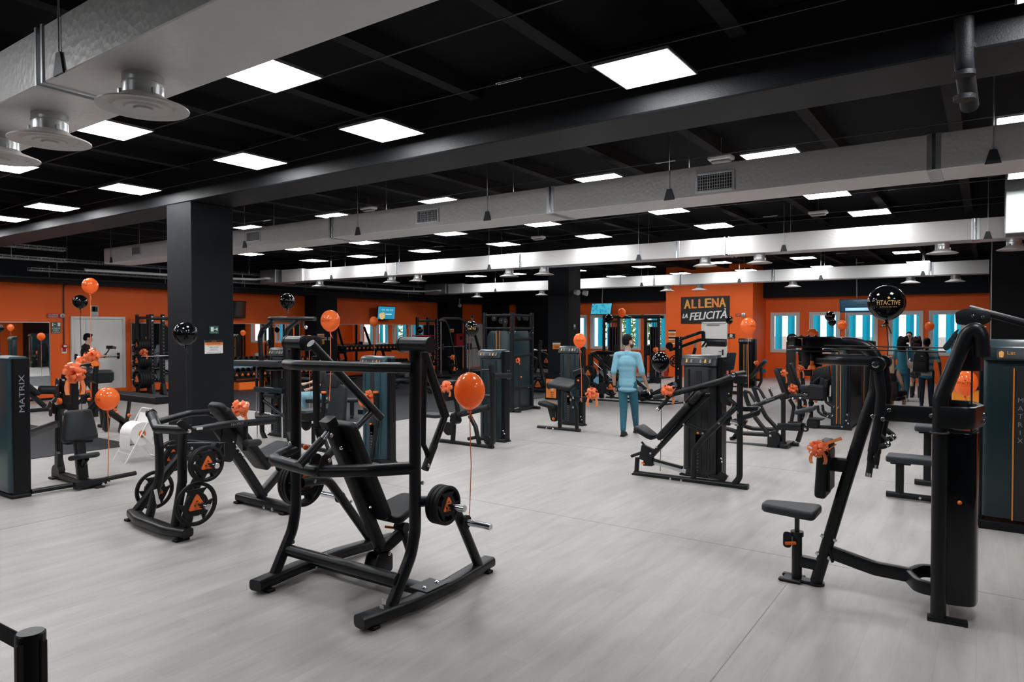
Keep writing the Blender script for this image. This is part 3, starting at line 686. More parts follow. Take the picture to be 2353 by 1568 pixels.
# weight posts (front legs) and plates
pr=[c(1208,1195,x=xr),c(1082,885,x=xr),c(1040,855,x=xr),c(900,868,x=xr)]
t.tube('weight_post',pr,.037,fil=.12,seg=14)
plq=[V((xl,pr[0].y-.03,pr[0].z)),c2(600,1500,x=xl),c2(480,1340,x=xl),c2(250,1370,x=xl)]
t.tube('weight_post',plq,.037,fil=.14,seg=14)
h1=c4(800,312,x=xr+.0); plates(t,V((xr+.03,h1.y,h1.z)),(1,0,0),3,.135,.034,.26)
h2=c4(1105,492,x=xr+.035); t.cyl('weight_horn',h2,h2+V((.24,0,0)),.024,'chrome',bev=.003); t.cyl('horn_flange',h2,h2+V((.025,0,0)),.05,'rubber')
h3=c2(320,1375,x=xl); plates(t,V((xl-.03,h3.y,h3.z)),(-1,0,0),3,.19,.034,.2)
h4=c2(605,1505,x=xl-.03); t.cyl('weight_horn',h4,h4+V((-.24,0,0)),.024,'chrome',bev=.003); t.cyl('horn_flange',h4,h4-V((.03,0,0)),.045,'rubber')
# back pad on its post
p0,p1=c2(492,830,x=xm),c(738,1140,x=xm); ax=(p1-p0).normalized(); nrm=V((0,-ax.z,ax.y)); nrm=nrm if nrm.y>0 else -nrm
t.rect('pad_post',[p0,p1],.075,.085,rad=.012,up=(1,0,0)); t.p('post_cap',G().tube([p0-ax*.03,p0+ax*.03],0,prof=(.088,.098,.015),up=(1,0,0)),'shroud_dark')
pc=p0+ax*.47+nrm*.085; t.pad('back_pad',pc,(1,0,0),-ax,.27,.84,.075,'vinyl',.05,.022)
t.box('pad_bracket',p0+ax*.22+nrm*.04,(.16,.05,.06),'steel_black',.006); t.bolts([p0+ax*.2+V((.06,-.03,0)),p0+ax*.72+V((.07,-.0,0))],-nrm,.014)
s0,s1,s2=c2(225,1215,x=xm),c2(432,985,x=xm),c2(492,905,x=xm)
t.tube('strut_cylinder',[s0,s1],.031,seg=16); t.tube('strut_rod',[s1,s2],.022,'chrome',seg=14)
for sx in(-.05,.05): t.p('strut_bracket',G().prism(rpoly([(-.06,-.07),(.10,-.07),(.07,.06),(-.0,.08)],.03),(xm+sx,yu-.25,zm+.02),(0,1,0),(0,0,1),.012,.003),'steel_black')
t.bolts([(xm+.06,yu-.2,zm+.05),c2(515,945,x=xm+.05)],(1,0,0),.016)
for s in(-1,1): t.p('base_bracket',G().prism(rpoly([(-.1,-.11),(.1,-.11),(.1,.03),(-.05,.05)],.03),(xm+s*.055,3.62,.17),(0,1,0),(0,0,1),.014,.003),'steel_black')
t.bolts([(xm+.065,3.68,.2)],(1,0,0),.018)
# seat
sc=c4(455,365,x=-3.72); t.pad('seat',V((-3.72,sc.y+.02,sc.z)),(1,0,0),(0,.97,.23),.36,.38,.06,'vinyl',.06,.022,poly=rpoly([(-.19,-.18),(.19,-.18),(.13,.2),(-.13,.2)],.06))
q=V((-3.7,sc.y+.02,sc.z-.04)); t.tube('seat_post',[q,q+V((0,.03,-.14))],.018,'chrome'); t.cyl('seat_collar',q+V((-.05,.02,-.11)),q+V((.05,.02,-.11)),.04,'steel_black')
t.tube('seat_tube',[q+V((0,.02,-.1)),q+V((.0,.10,-.3))],.032); t.rect('seat_beam',[(xm,3.62,.2),q+V((0,.0,-.16))],.07,.08)
t.tube('adjust_lever',[q+V((-.03,.0,-.12)),q+V((-.12,-.04,-.115))],.010,'orange_pl')
t.p('adjust_knob',G().ell(c2(285,1050,x=-4.0),(.022,.022,.022)),'orange_pl')
t.box('safety_label',c4(385,1230,x=xr)+V((0,-.045,0)),(.035,.003,.035),'paper',0); t.box('safety_label',c4(365,1290,x=xr)+V((0,-.045,0)),(.035,.003,.035),'paper',0)
t.bolts([c2(218,212,x=xl)+V((0,-.04,0)),c2(215,392,x=xl)+V((0,-.04,0)),c2(180,1012,x=xl)+V((0,-.04,0)),c(290,1055,x=xl)+V((.03,-.03,0)),c(247,1155,x=xl)+V((.02,-.035,0))],(0,-1,0),.017)
t.bolts([c(395,765,x=-4.25),c(575,865,x=-4.25),c(403,1195,x=-4.22)],(1,0,0),.014)
# ================================================================ selectorised weight tower: header faces -Y, lettered side faces +X
XU=(1,0,0);YU=(0,1,0);ZU=(0,0,1);NY=(0,-1,0)
def tower(t,u0,u1,u2,vb,vt,stripe='slot',header=True,letter=True,shroud='shroud',base=True,h=None,lp=.62,bevel=.05,side='shroud_dark',icons=True):
    k=W(u1,vb,z=0); x1,y0=k.x,k.y; x0=W(u0,vb,y=y0).x; y1=W(u2,vb,x=x1).y; h=h or W(u1,vt,y=y0).z
    sx=max(.05,(x1-x0)*.12); w=x1-x0-sx; cx=x0+w/2; d=y1-y0; dep=max(.2,d-.06); cy=y0+dep/2
    hh=.13 if header else .03
    P=rpoly([(-w/2,-dep/2+.04),(-w*.30,-dep/2),(w*.30,-dep/2),(w/2,-dep/2+.04),(w/2,dep/2),(-w/2,dep/2)],.04)
    sh=t.p('shroud',G().prism(P,(cx,cy,.05+(h-hh-.05)/2),XU,YU,h-hh-.05,.004),shroud)
    for s in(-1,1):  # moulded vertical ribs
        t.tube('shroud_rib',[(cx+s*w*.30,y0-.002,.10),(cx+s*w*.30,y0-.002,h-hh-.04)],.012,shroud,seg=8,parent=sh)
    if header:
        t.p('header',G().prism(rpoly([(-dep/2-.035,0),(dep/2,0),(dep/2,hh+.01),(-dep/2+.06,hh+.01),(-dep/2+.01,hh-.02)],.02),(cx,cy,h-hh),YU,ZU,w+.012,.012),shroud)
        a=math.radians(24); ey=V((0,math.sin(a)*1.0,math.cos(a))); ic=V((cx,y0-.030+.024,h-hh*.52))
        pn=t.p('info_panel',G().prism(rr(w*.8,hh*.62,.02),ic+V((0,-.012,.004)),XU,ey,.006,.002),'steel_grey')
        if icons:
            nrm=V(XU).cross(ey)
            for q in range(6):
                if q in(2,) : continue
                xx=-w*.34+q*w*.136; sz=hh*.2
                t.p('exercise_icon',G().prism(rpoly([(-sz*.45,-sz),(sz*.45,-sz),(sz*.3,sz*.2),(sz*.1,sz),(-sz*.3,sz*.6)],sz*.2),ic+V((xx,-.012,.004))+nrm*.004,XU,ey,.002),'print_amber' if q%2==0 else 'print_grey',parent=pn)
    if stripe=='orange':
        t.box('center_strip',(cx,y0-.004,(h-hh)/2+.03),(w*.26,.012,h-hh-.16),'print_black',.002)
        for s in(-1,1): t.box('orange_stripe',(cx+s*w*.11,y0-.011,(h-hh)/2+.03),(w*.03,.004,h-hh-.16),'orange_stripe',0)
    elif stripe=='slot':
        t.box('center_strip',(cx,y0-.003,(h-hh)*.62),(w*.16,.012,(h-hh)*.68),'steel_grey',.003)
        st=t.box('stack_slot',(cx,y0-.003,(h-hh)*.22),(w*.2,.012,(h-hh)*.34),'print_black',.003)
        for q in range(9): t.box('stack_number',(cx-.01,y0-.011,.09+q*(h-hh)*.03),(w*.06,.003,.008),'print_grey',0,parent=st)
        t.p('selector_pin',G().ell((cx,y0-.03,(h-hh)*.40),(.016,.022,.016),10,7),'orange_pl')
    elif stripe=='blank':
        t.box('center_strip',(cx,y0-.003,(h-hh)*.52),(w*.14,.012,(h-hh)*.86),'steel_grey',.003)
    sp=t.box('side_frame',(x1-sx/2,(y0+y1)/2+.02,(h-.01)/2),(sx,d-.04,h-.01),side,.01)
    t.box('side_cover',(x1-.004,y1-.07,(h-.06)/2),(.012,.10,h-.06),side,.004)
    if letter: t.text('MATRIX',(x1+.0015,(y0+y1)/2+.03,h*lp),ZU,NY,min(.085,d*.22),'print_grey',fit=h*.33)
    if base:
        for yy in(y0+.03,y1-.04): t.box('base_foot',((x0+x1)/2,yy,.012),(x1-x0+.06,.07,.024),'rubber',.005)
        t.box('base_plate',((x0+x1)/2,(y0+y1)/2,.035),(x1-x0,d,.03),'steel_black',.004)
    return dict(x0=x0,x1=x1,y0=y0,y1=y1,h=h,cx=cx,cy=cy)
def roller(t,a,b,r=.06,m='vinyl',name='roller_pad'): 
    a=V(a);b=V(b);L=(b-a).length
    return t.p(name,G().lathe(a,b-a,[(0,0),(0,r*.55),(.006,r*.9),(.025,r),(L-.025,r),(L-.006,r*.9),(L,r*.55),(L,0)],18),m,ang=50)
# ================================================================ B: rear-delt / fly machine on the right
k1=Crop(1800,740,.2041);k2=Crop(2000,700,.2295);k3=Crop(1740,1000,.2296);k4=Crop(2020,980,.2934)
ym=5.42
t=T('fly_machine','black rear-delt fly machine with horizontal overhead cam and slanted post, at right','gym machine',(-.7,ym,0))
t.tube('main_post',[k3(590,1465,y=ym),k3(880,500,y=ym),k1(935,1070,y=ym),k1(1035,790,y=ym),k1(1055,520,y=ym),k1(1035,370,y=ym),k1(920,275,y=ym),k1(760,235,y=ym),k1(600,240,y=ym)],.043,fil=.18,seg=16)
cx=-1.06
for z,r in((1.835,.155),(1.765,.165),(1.735,.175)): t.cyl('cam_disc',(cx,ym,z-.006),(cx,ym,z+.006),r,'steel_black' if z<1.8 else 'glass_dark',seg=32)
t.cyl('cam_hub',(cx,ym,1.62),(cx,ym,1.83),.07,seg=20); t.box('cam_block',(cx+.10,ym,1.80),(.22,.14,.07),'steel_black',.01); t.box('cam_cover',(cx-.09,ym-.05,1.79),(.05,.05,.07),'shroud_dark',.012)
t.bolts([(cx+d_,ym-.04,1.842) for d_ in(-.07,-.02,.03)],(0,0,1),.014)
t.p('range_knob',G().lathe((cx+.02,ym-.1,1.665),(0,0,-1),[(0,.012),(.03,.014),(.035,.022),(.055,.03),(.062,.03),(.062,0)],14),'orange_pl')
t.cyl('knob_stem',(cx+.02,ym-.1,1.665),(cx+.02,ym-.1,1.72),.014)
for yy,s in((5.25,1),(5.60,0)):
    t.tube('swing_arm',[(cx+.05,ym+(yy-ym)*.4,1.675),(cx+.22,yy,1.675),(-.605,yy,1.675),(-.605,yy+.0,1.675)],.035,fil=.1,seg=14)
    t.cyl('arm_pivot',(-.61,yy-.045,1.655),(-.61,yy+.045,1.655),.05,seg=18); t.bolts([(-.615,yy-.05,1.655)],NY,.024)
    t.tube('drop_tube',[(-.61,yy,1.65),(-.585,yy,1.45),(-.60,yy,1.25),(-.635,yy,1.05)],.032,fil=.2,seg=14)
    t.tube('handle_stem',[(-.635,yy,1.10),(-.645,yy,.99)],.024,'steel_black'); 
    t.tube('grip',[(-.642,yy,1.01),(-.655,yy,.905)],.021,'grip'); t.cyl('grip_cap',(-.655,yy,.905),(-.658,yy,.878),.021,'chrome'); t.cyl('grip_ring',(-.641,yy,1.02),(-.6405,yy,1.028),.023,'chrome')
    t.tube('side_grip',[(-.62,yy,1.085),(-.56,yy,1.10),(-.545,yy+.02,1.125),(-.60,yy+.06,1.16)],.019,'grip',fil=.02); t.p('side_grip_cap',G().ell((-.548,yy+.01,1.112),(.024,.024,.024)),'chrome')
    t.bolts([(-.63,yy-.03,1.30),(-.57,yy-.03,1.285)],NY,.014)
t.box('chest_pad_arm',((-.93-.83)/2,ym,.91),(.16,.06,.10),'steel_black',.012)
t.pad('chest_pad',(-.968,ym,.875),YU,(.055,0,1),.28,.42,.075,'vinyl',.05,.022); t.box('pad_back_plate',(-.925,ym,.87),(.02,.2,.3),'steel_black',.006)
t.pad('seat',(-1.205,ym,.535),XU,YU,.40,.34,.065,'vinyl_grey',.06,.022,poly=rpoly([(-.2,-.09),(.2,-.17),(.2,.17),(-.2,.09)],.06))
t.rect('seat_rod',[(-1.155,ym,.2),(-1.155,ym,.51)],.03,.045,'steel_grey',rad=.008,up=YU); t.cyl('seat_column',(-1.155,ym,.03),(-1.155,ym,.36),.037,seg=16); t.cyl('column_collar',(-1.155,ym,.34),(-1.155,ym,.375),.047,seg=16)
t.p('lever_guard',G().prism(rpoly([(-.03,-.06),(.03,-.06),(.03,.06),(-.03,.06)],.03),(-1.215,ym-.04,.31),XU,ZU,.012),'steel_black'); t.rect('seat_lever',[(-1.225,ym-.06,.285),(-1.15,ym-.06,.30)],.02,.025,'orange_pl')
t.box('base_plate',(-1.13,ym,.012),(.24,.09,.024),'steel_black',.006); t.box('base_plate',(-1.19,ym-.06,.014),(.16,.05,.022),'steel_black',.006); t.box('base_plate',(-1.19,ym+.06,.014),(.16,.05,.022),'steel_black',.006)
t.cyl('post_foot',(-1.02,ym,.0),(-1.02,ym,.02),.06); t.rect('seat_brace',[(-1.13,ym,.155),(-.99,ym,.15)],.06,.085)
t.rect('lower_beam',[k3(745,1175,y=ym),k3(1000,1270,y=ym),k3(1180,1335,y=ym),k4(240,1165,y=ym)],.06,.095,fil=.25); t.box('beam_flange',k3(735,1155,y=ym),(.02,.08,.16),'steel_black',.004,R=Matrix.Rotation(math.radians(-14),3,'Y'))
t.bolts([k3(650,1010,y=ym-.03),k3(600,1185,y=ym-.03),k3(780,1055,y=ym-.03),k3(720,1235,y=ym-.03)],NY,.014)
for s,yy in((-1,5.2),(1,5.64)):
    t.tube('tower_post',[(-.24,yy,.02),(-.24,yy,1.45),(-.10,yy+.0,1.87),(-.055,yy,1.90),(-.03,yy,1.85),(-.02,yy,1.72)],.045,fil=.09,seg=16)
t.rect('lower_yoke',[(-.24,5.22,.19),(-.36,5.24,.19),(-.43,ym,.19),(-.36,5.60,.19),(-.24,5.62,.19)],.045,.09,fil=.09)
t.rect('upper_yoke',[(-.24,5.16,1.33),(-.08,5.16,1.33),(-.02,ym,1.33),(-.08,5.68,1.33),(-.24,5.68,1.33)],.04,.14,fil=.1)
t.rect('cross_beam',[(-.61,ym,1.31),(-.27,ym,1.31)],.06,.115)
t.p('stack_shield',G().prism(rpoly([(-.19,-.19),(.0,-.15),(.02,0),(.0,.15),(-.19,.19)],.06),(-.045,ym,.66),XU,YU,1.12,.004),'window_smoke'); 
t.p('upper_shield',G().prism(rpoly([(-.16,-.17),(.0,-.12),(.02,0),(.0,.12),(-.16,.17)],.05),(-.03,ym,1.745),XU,YU,.24,.004),'shroud_dark')
t.p('placard',G().prism(rpoly([(lambda p:(p.x,p.z))(k2(a,b,y=5.14)) for a,b in((718,430),(755,468),(800,440),(893,238),(850,262))],.012),(0,5.14,0),XU,ZU,.012,.003),'shroud_blue')
t.rect('tower_foot',[(-.30,5.19,.015),(-.08,5.21,.015)],.08,.03); t.rect('tower_foot',[(-.30,5.65,.015),(-.08,5.65,.015)],.08,.03)
for yy in(5.13,5.71): 
    g=G(); g.tube([(-.24+.05*math.cos(a*PI/6),yy+(.045 if yy>ym else -.0)-.0+.05*math.sin(a*PI/6),1.235) for a in range(12)],.006,seg=6,closed=True); t.p('bottle_ring',g,'steel_grey')
t.p('selector_pin',G().ell((-.13,5.18,.79),(.014,.014,.014),8,6),'orange_pl')
for dz in(0,.025): t.tube('drive_cable',[(cx+.1,ym-.12,1.752+dz),(-.22,ym-.05,1.745+dz)],.005,'string_black',seg=5)
t.tube('stack_cable',[(-.075,5.3,1.85),(-.075,5.3,.9)],.006,'string_black',seg=6)
t.bolts([(-.01,5.24,1.35),(-.01,5.24,1.31),(-.30,ym-.035,1.31),(-.55,ym-.035,1.33)],NY,.014)
# ================================================================ D: lat / row station tower at the right edge
t=T('lat_machine','tall black lat pulldown tower with twin orange stripes at the right edge','gym machine',(.3,8.3,0))
x0,x1,y0,y1,h=-.05,.62,7.85,8.6,1.74
t.p('shroud',G().prism(rpoly([(-.31,-.36),(.31,-.36),(.335,.36),(-.335,.36)],.04),(.29,8.22,.87),XU,YU,1.5,.006),'shroud'); t.box('side_post',(-.03,8.2,.85),(.05,.6,1.68),'shroud_dark',.01)
t.p('header',G().prism(rpoly([(-.42,0),(.36,0),(.36,.19),(-.25,.19),(-.40,.12)],.03),(.30,8.22,1.60),YU,ZU,.66,.015),'shroud')
pn=t.p('info_panel',G().prism(rr(.46,.10,.02),(.31,7.80,1.66),XU,(0,.35,1),.012,.003),'steel_grey')
t.text('Lat',(.19,7.788,1.675),XU,(0,.35,1),.035,'print_amber'); t.p('exercise_icon',G().prism(rpoly([(-.015,-.03),(.015,-.03),(.02,.02),(0,.035),(-.02,.02)],.008),(.115,7.79,1.66),XU,(0,.35,1),.003),'print_amber')
t.box('center_strip',(.265,7.858,.82),(.13,.012,1.42),'print_black',.002)
for s in(-1,1): t.box('orange_stripe',(.265+s*.052,7.85,.82),(.011,.006,1.42),'orange_stripe',0)
for i,ch in enumerate('MATRIX'): t.text(ch,(.265,7.849,1.235-i*.075),XU,ZU,.042,'print_grey')
t.tube('lat_boom',[k2(985,40,y=8.1),V((.75,8.1,1.80))],.035); 
t.p('pulley_housing',G().prism(rpoly([(-.14,-.07),(.06,-.09),(.15,-.04),(.13,.06),(-.06,.09),(-.15,.05)],.03),(-.11,8.05,2.01),XU,ZU,.05,.004),'steel_black')
t.bolts([(-.11,8.02,2.02),(-.03,8.02,2.01)],NY,.014); t.box('bar_hook',(-.03,8.03,1.91),(.06,.03,.015),'chrome',.003); t.tube('bar_chain',[(-.03,8.03,1.91),(-.03,8.03,1.78)],.008,'chrome',seg=6); t.tube('lat_bar_end',[(-.03,8.0,1.775),(.12,8.0,1.765)],.018)
t.box('base_plate',(.29,8.22,.04),(.72,.76,.08),'shroud_dark',.01)
for n,(xa,xb,yy,zs,lab) in enumerate(((-.91,-.05,8.72,.45,''),(-.70,-.05,9.6,.70,''))):
    t.pad('bench_seat',((xa+xb)/2,yy,zs),XU,YU,xb-xa,.3,.07,'vinyl_grey',.04,.02); t.box('bench_bracket',(xa+.14,yy,zs-.05),(.2,.12,.03),'steel_black',.005)
    t.rect('bench_leg',[(xa+.13,yy,zs-.05),(xa+.13,yy,.05)],.08,.08,up=YU); t.tube('bench_foot',[(xa,yy-.02,.04),(xb,yy-.02,.04)],.035); t.bolts([(xa+.33,yy-.055,.04)],NY,.014)
# ================================================================ C: incline plate-loaded press, left of centre
k5=Crop(290,900,.2296); xa,xb=-6.9,-5.9; xm=-6.35
t=T('incline_press','black plate-loaded incline press with large orange-hub plates, left of centre','gym machine',(xm,3.9,0))
t.rect('front_rail',[(-6.95,3.40,.07),(-6.65,3.31,.07),(-6.1,3.28,.07),(-5.84,3.33,.07)],.12,.08,rad=.024,fil=.4); foot_pads(t,[(-6.93,3.38),(-5.90,3.30)],.07,.13)
t.rect('rear_rail',[(-6.70,4.42,.06),(-5.80,4.42,.06)],.13,.08,rad=.024); foot_pads(t,[(-6.66,4.42),(-5.88,4.42)],.07,.18)
t.rect('upright',[(-6.56,3.36,.10),(-6.50,3.43,.5),(-6.52,3.44,.75),(-6.58,3.45,.97)],.06,.085,fil=.3,rad=.02,up=XU); t.rect('upright',[(-6.02,3.31,.10),(-6.05,3.40,.5),(-6.09,3.42,.75),(-6.06,3.42,.95)],.06,.085,fil=.3,rad=.02,up=XU)
t.tube('pivot_bar',[(-6.72,3.47,1.06),(-6.56,3.42,.99),(-6.40,3.36,.955),(-6.1,3.40,.965),(-5.95,3.44,.975)],.045,fil=.08,seg=16); t.cyl('bar_cap',(-6.74,3.475,1.065),(-6.71,3.467,1.057),.05)
ra=[k5(625,395,x=-5.9),k5(1000,330,x=-5.9),k5(1180,318,x=-5.9),k5(1490,290,x=-5.9)]
t.tube('press_arm',ra,.034,fil=.25,seg=14); arm_len=ra[3]
t.p('pivot_link',G().prism(rpoly([(-.09,.05),(.06,-.075),(.1,-.03),(-.03,.09)],.03),k5(590,370,x=-5.87),YU,ZU,.02,.004),'steel_black'); t.bolts([k5(630,397,x=-5.85)],XU,.02)
t.text('MATRIX',k5(1115,325,x=-5.865),(0,1,.03),ZU,.022,'print_grey',fit=.135)
t.box('safety_label',k5(735,372,x=-5.862),(.003,.06,.022),'paper',.0)
t.tube('press_arm',[(-6.78,3.52,.96),(-6.78,3.9,1.02),(-6.78,4.3,1.0)],.034,fil=.2,seg=14)
t.tube('handle',[k5(1195,340,x=-5.9),k5(1190,590,x=-5.9)],.024); roller(t,k5(1330,510,x=-6.05),k5(1190,520,x=-5.85),.035,'grip','grip')
t.tube('handle',[(-6.78,4.1,1.0),(-6.6,4.2,.93),(-6.75,4.36,.96)],.024,fil=.06)
t.tube('grip',[(-5.9,4.36,1.0),(-6.1,4.22,.99),(-6.22,4.30,1.01)],.02,'grip',fil=.04); t.cyl('grip_cap',(-6.22,4.30,1.01),(-6.24,4.315,1.013),.021,'chrome')
# weight posts: front rail ends -> centre bracket
t.rect('weight_post',[(-6.88,3.40,.1),(-6.72,3.66,.5),(-6.6,3.80,.72)],.07,.09,fil=.3,rad=.02,up=XU); t.rect('weight_post',[(-5.92,3.35,.1),(-5.98,3.48,.45),(-6.0,3.72,.80)],.07,.10,fil=.3,rad=.02,up=XU)
t.rect('center_beam',[(-6.35,3.55,.74),(-6.0,3.80,.74)],.05,.13,'steel_grey'); t.rect('cross_beam',[(-6.6,3.78,.72),(-6.0,3.78,.74)],.08,.12)
t.bolts([k5(655,570,x=-6.0),k5(635,620,x=-6.0)],XU,.014)
for p,r,n in ((k5(720,1130,x=-5.74),.195,1),(k5(810,725,x=-5.72),.16,2)): plates(t,p-V((.06,0,0)),(1,0,0),n,r,.03,.22)
for p,r,n in ((k5(250,975,x=-7.0),.195,1),(k5(430,640,x=-7.0),.16,2)): plates(t,p+V((.10,0,0)),(-1,0,0),n,r,.03,.2)
# pad and seat
a,b=k5(965,380,x=xm),k5(1385,1085,x=xm)
t.rect('pad_post',[V((xm,3.92,.93)),V((xm,4.25,.42)),V((xm,4.46,.09))],.09,.08,fil=.2,up=XU); ax=V((0,.52,-.70)).normalized(); nr=V((0,.70,.52)).normalized()
t.pad('back_pad',V((xm,4.20,.74))+nr*.02,XU,-ax,.27,.86,.075,'vinyl',.05,.024); t.pad('head_pad',V((xm,3.97,1.06)),XU,-ax,.24,.22,.08,'vinyl',.06,.03)
t.p('pad_plate',G().prism(rpoly([(-.12,-.2),(.05,-.25),(.12,.1),(-.02,.25)],.05),(xm+.05,4.02,.78),YU,ZU,.012),'steel_black')
t.bolts([k5(1068,505,x=xm+.05),k5(1108,567,x=xm+.05),k5(1135,602,x=xm+.05),k5(1180,658,x=xm+.05)],XU,.015)
t.pad('seat',(xm,4.58,.575),XU,(0,.93,.36),.36,.34,.06,'vinyl_grey',.06,.022,poly=rpoly([(-.18,-.17),(.18,-.17),(.13,.17),(-.13,.17)],.05))
t.tube('seat_post',[(xm,4.60,.54),(xm,4.66,.40)],.018,'chrome'); t.cyl('seat_collar',(xm,4.655,.42),(xm,4.67,.36),.04); t.rect('seat_beam',[(xm,4.45,.14),(xm,4.72,.36)],.075,.09,up=XU)
t.tube('adjust_lever',[(xm-.02,4.60,.40),(xm-.1,4.58,.41)],.010,'orange_pl'); t.bolts([k5(1300,1122,x=-6.2)+V((.2,-.05,0)),k5(1382,1142,x=-6.2)+V((.2,-.05,0))],NY,.016)
t.box('strip_label',k5(280,1045,x=-6.5)+V((.045,0,0)),(.003,.03,.14),'paper',0,R=Matrix.Rotation(.17,3,'X'))
# ================================================================ E: incline chest press with tower, right of centre
e=Crop(1380,780,.2359); yE=8.17
t=T('chest_press','black selectorised incline chest press with long slanted pad and wide tower, right of centre','gym machine',(-3.0,8.4,0))
tw=tower(t,1566,1655,1669,1104,819,'slot',shroud='shroud_grey'); 
P=lambda a,b,**k: e(a,b,**(k or dict(y=yE)))
t.tube('base_rail',[P(330,1305),P(1425,1440)],.038,seg=14); t.cyl('rail_cap',P(1425,1440),P(1440,1442),.041); foot_pads(t,[(P(350,1320).x,yE),(P(1390,1450).x,yE)],.1,.09)
t.tube('rear_upright',[P(1290,1425),P(1355,1350),P(1358,400)],.036,fil=.12,seg=14)
t.tube('bent_strut',[P(905,1375),P(915,1080),P(985,985),P(1330,650)],.034,fil=.1,seg=14)
t.cyl('arm_pivot',P(1318,345)+V((0,-.09,0)),P(1318,345)+V((0,.30,0)),.038,seg=18); t.box('pivot_block',P(1365,390),(.14,.12,.10),'steel_black',.012); t.bolts([P(1318,345)+V((0,-.095,0))],NY,.026)
t.tube('press_arm',[P(1318,350),P(1160,410),P(700,535),P(520,570)],.034,fil=.2,seg=14); t.tube('press_arm',[P(1318,350)+V((0,.32,0)),P(1160,410)+V((0,.32,0)),P(800,520)+V((0,.32,0))],.034,fil=.2,seg=14)
t.tube('handle',[P(690,540),P(600,640)],.022); t.tube('grip',[P(640,600),P(570,672)],.025,'grip'); t.cyl('grip_cap',P(572,670),P(555,690),.025,'chrome')
t.tube('handle',[P(850,525)+V((0,.25,0)),P(780,610)+V((0,.25,0))],.022); t.tube('grip',[P(820,560)+V((0,.25,0)),P(760,635)+V((0,.25,0))],.025,'grip'); t.cyl('grip_cap',P(762,633)+V((0,.25,0)),P(755,645)+V((0,.25,0)),.025,'chrome')
t.p('arm_tip',G().ell(P(520,568),(.012,.02,.012),8,6),'orange_pl')
p0,p1=P(490,1145),P(1045,545); ax=(p1-p0).normalized(); nr=V((-ax.z,0,ax.x))
t.rect('pad_frame',[p0,p1],.06,.075,up=(0,1,0)); L=(p1-p0).length
t.pad('back_pad',p0+ax*(L*.52)+nr*.075,YU,ax,.27,L*.56,.07,'vinyl',.06,.022); t.pad('head_pad',p0+ax*(L*.90)+nr*.075,YU,ax,.24,L*.19,.07,'vinyl',.05,.022); t.box('head_cap',p1,(.05,.10,.06),'shroud_dark',.012)
t.p('seat',G().prism(rpoly([(-.13,-.16),(.13,-.11),(.14,.11),(-.13,.16)],.06),P(445,905),(.88,0,-.48),YU,.07,.024),'vinyl',ang=50)
t.p('seat_bracket',G().prism(rpoly([(-.10,-.11),(.0,-.13),(.12,.0),(.06,.05),(-.06,.09)],.03),P(450,1090),XU,ZU,.05,.004),'steel_black'); t.tube('seat_arc',[P(400,1000),P(450,1060),P(530,1080),P(600,1030)],.014,fil=.05)
t.rect('front_post',[P(360,1150),P(350,1310)],.05,.06,up=YU); t.tube('foot_handle',[P(410,1100),P(300,1140)],.020,'grip'); 
t.rect('slide_rail',[P(480,1190),P(830,1290)],.02,.05,'alu'); t.rect('slide_cover',[P(500,1170),P(800,1250)],.04,.04); t.p('slide_carriage',G().prism(rpoly([(-.07,-.06),(.07,-.05),(.06,.06),(-.05,.06)],.02),P(470,1190),XU,ZU,.08,.004),'steel_black'); t.rect('seat_lever',[P(415,1195)+V((0,-.05,0)),P(445,1210)+V((0,-.05,0))],.02,.022,'orange_pl')
t.rect('link_bar',[P(810,810),P(1015,905)],.03,.055); t.rect('link_bar',[P(1010,900),P(1050,915)],.03,.07); t.box('lower_link',P(990,900)+V((0,.08,0)),(.04,.16,.04),'steel_black')
t.p('lever_plate',G().prism(rpoly([(-.07,-.16),(.06,-.20),(.09,.16),(-.02,.20),(-.09,.05)],.03),P(1200,500)+V((0,.1,0)),XU,ZU,.02,.004),'steel_black'); t.p('lever_plate',G().prism(rpoly([(-.08,-.05),(.08,-.07),(.10,.05),(-.02,.09)],.03),P(1190,790)+V((0,.05,0)),XU,ZU,.02,.004),'steel_black')
t.tube('shock_absorber',[P(1240,580)+V((0,.03,0)),P(1330,640)],.022); t.cyl('pulley_disc',P(1175,1345)+V((0,.02,0)),P(1175,1345)+V((0,.05,0)),.06); t.cyl('pulley_disc',P(1010,1345),P(1010,1345)+V((0,0,.03)),.05); t.tube('stack_cable',[P(1010,1340),P(1160,1370)],.004,'string_black',seg=5)
t.rect('rear_loop',[P(1230,660)+V((0,.25,0)),P(1380,690)+V((0,.1,0)),P(1530,680)+V((0,.1,0)),P(1540,720),P(1380,765)],.03,.06,fil=.06); t.cyl('counter_weight',P(1270,800),P(1370,820),.03,'chrome')
t.bolts([P(a,b)+V((0,-.036,0)) for a,b in((820,825),(1005,912),(1163,815),(1343,712),(1343,832),(690,1355),(795,1370),(555,1045),(497,1108))],NY,.014)
t.bolts([e(1175,1165,x=tw['x1']),e(1180,1195,x=tw['x1'])],XU,.014); t.p('warning_mark',G().prism([(-.012,-.01),(.012,-.01),(0,.012)],P(1228,532)+V((0,.085,0)),XU,ZU,.002),'print_amber')
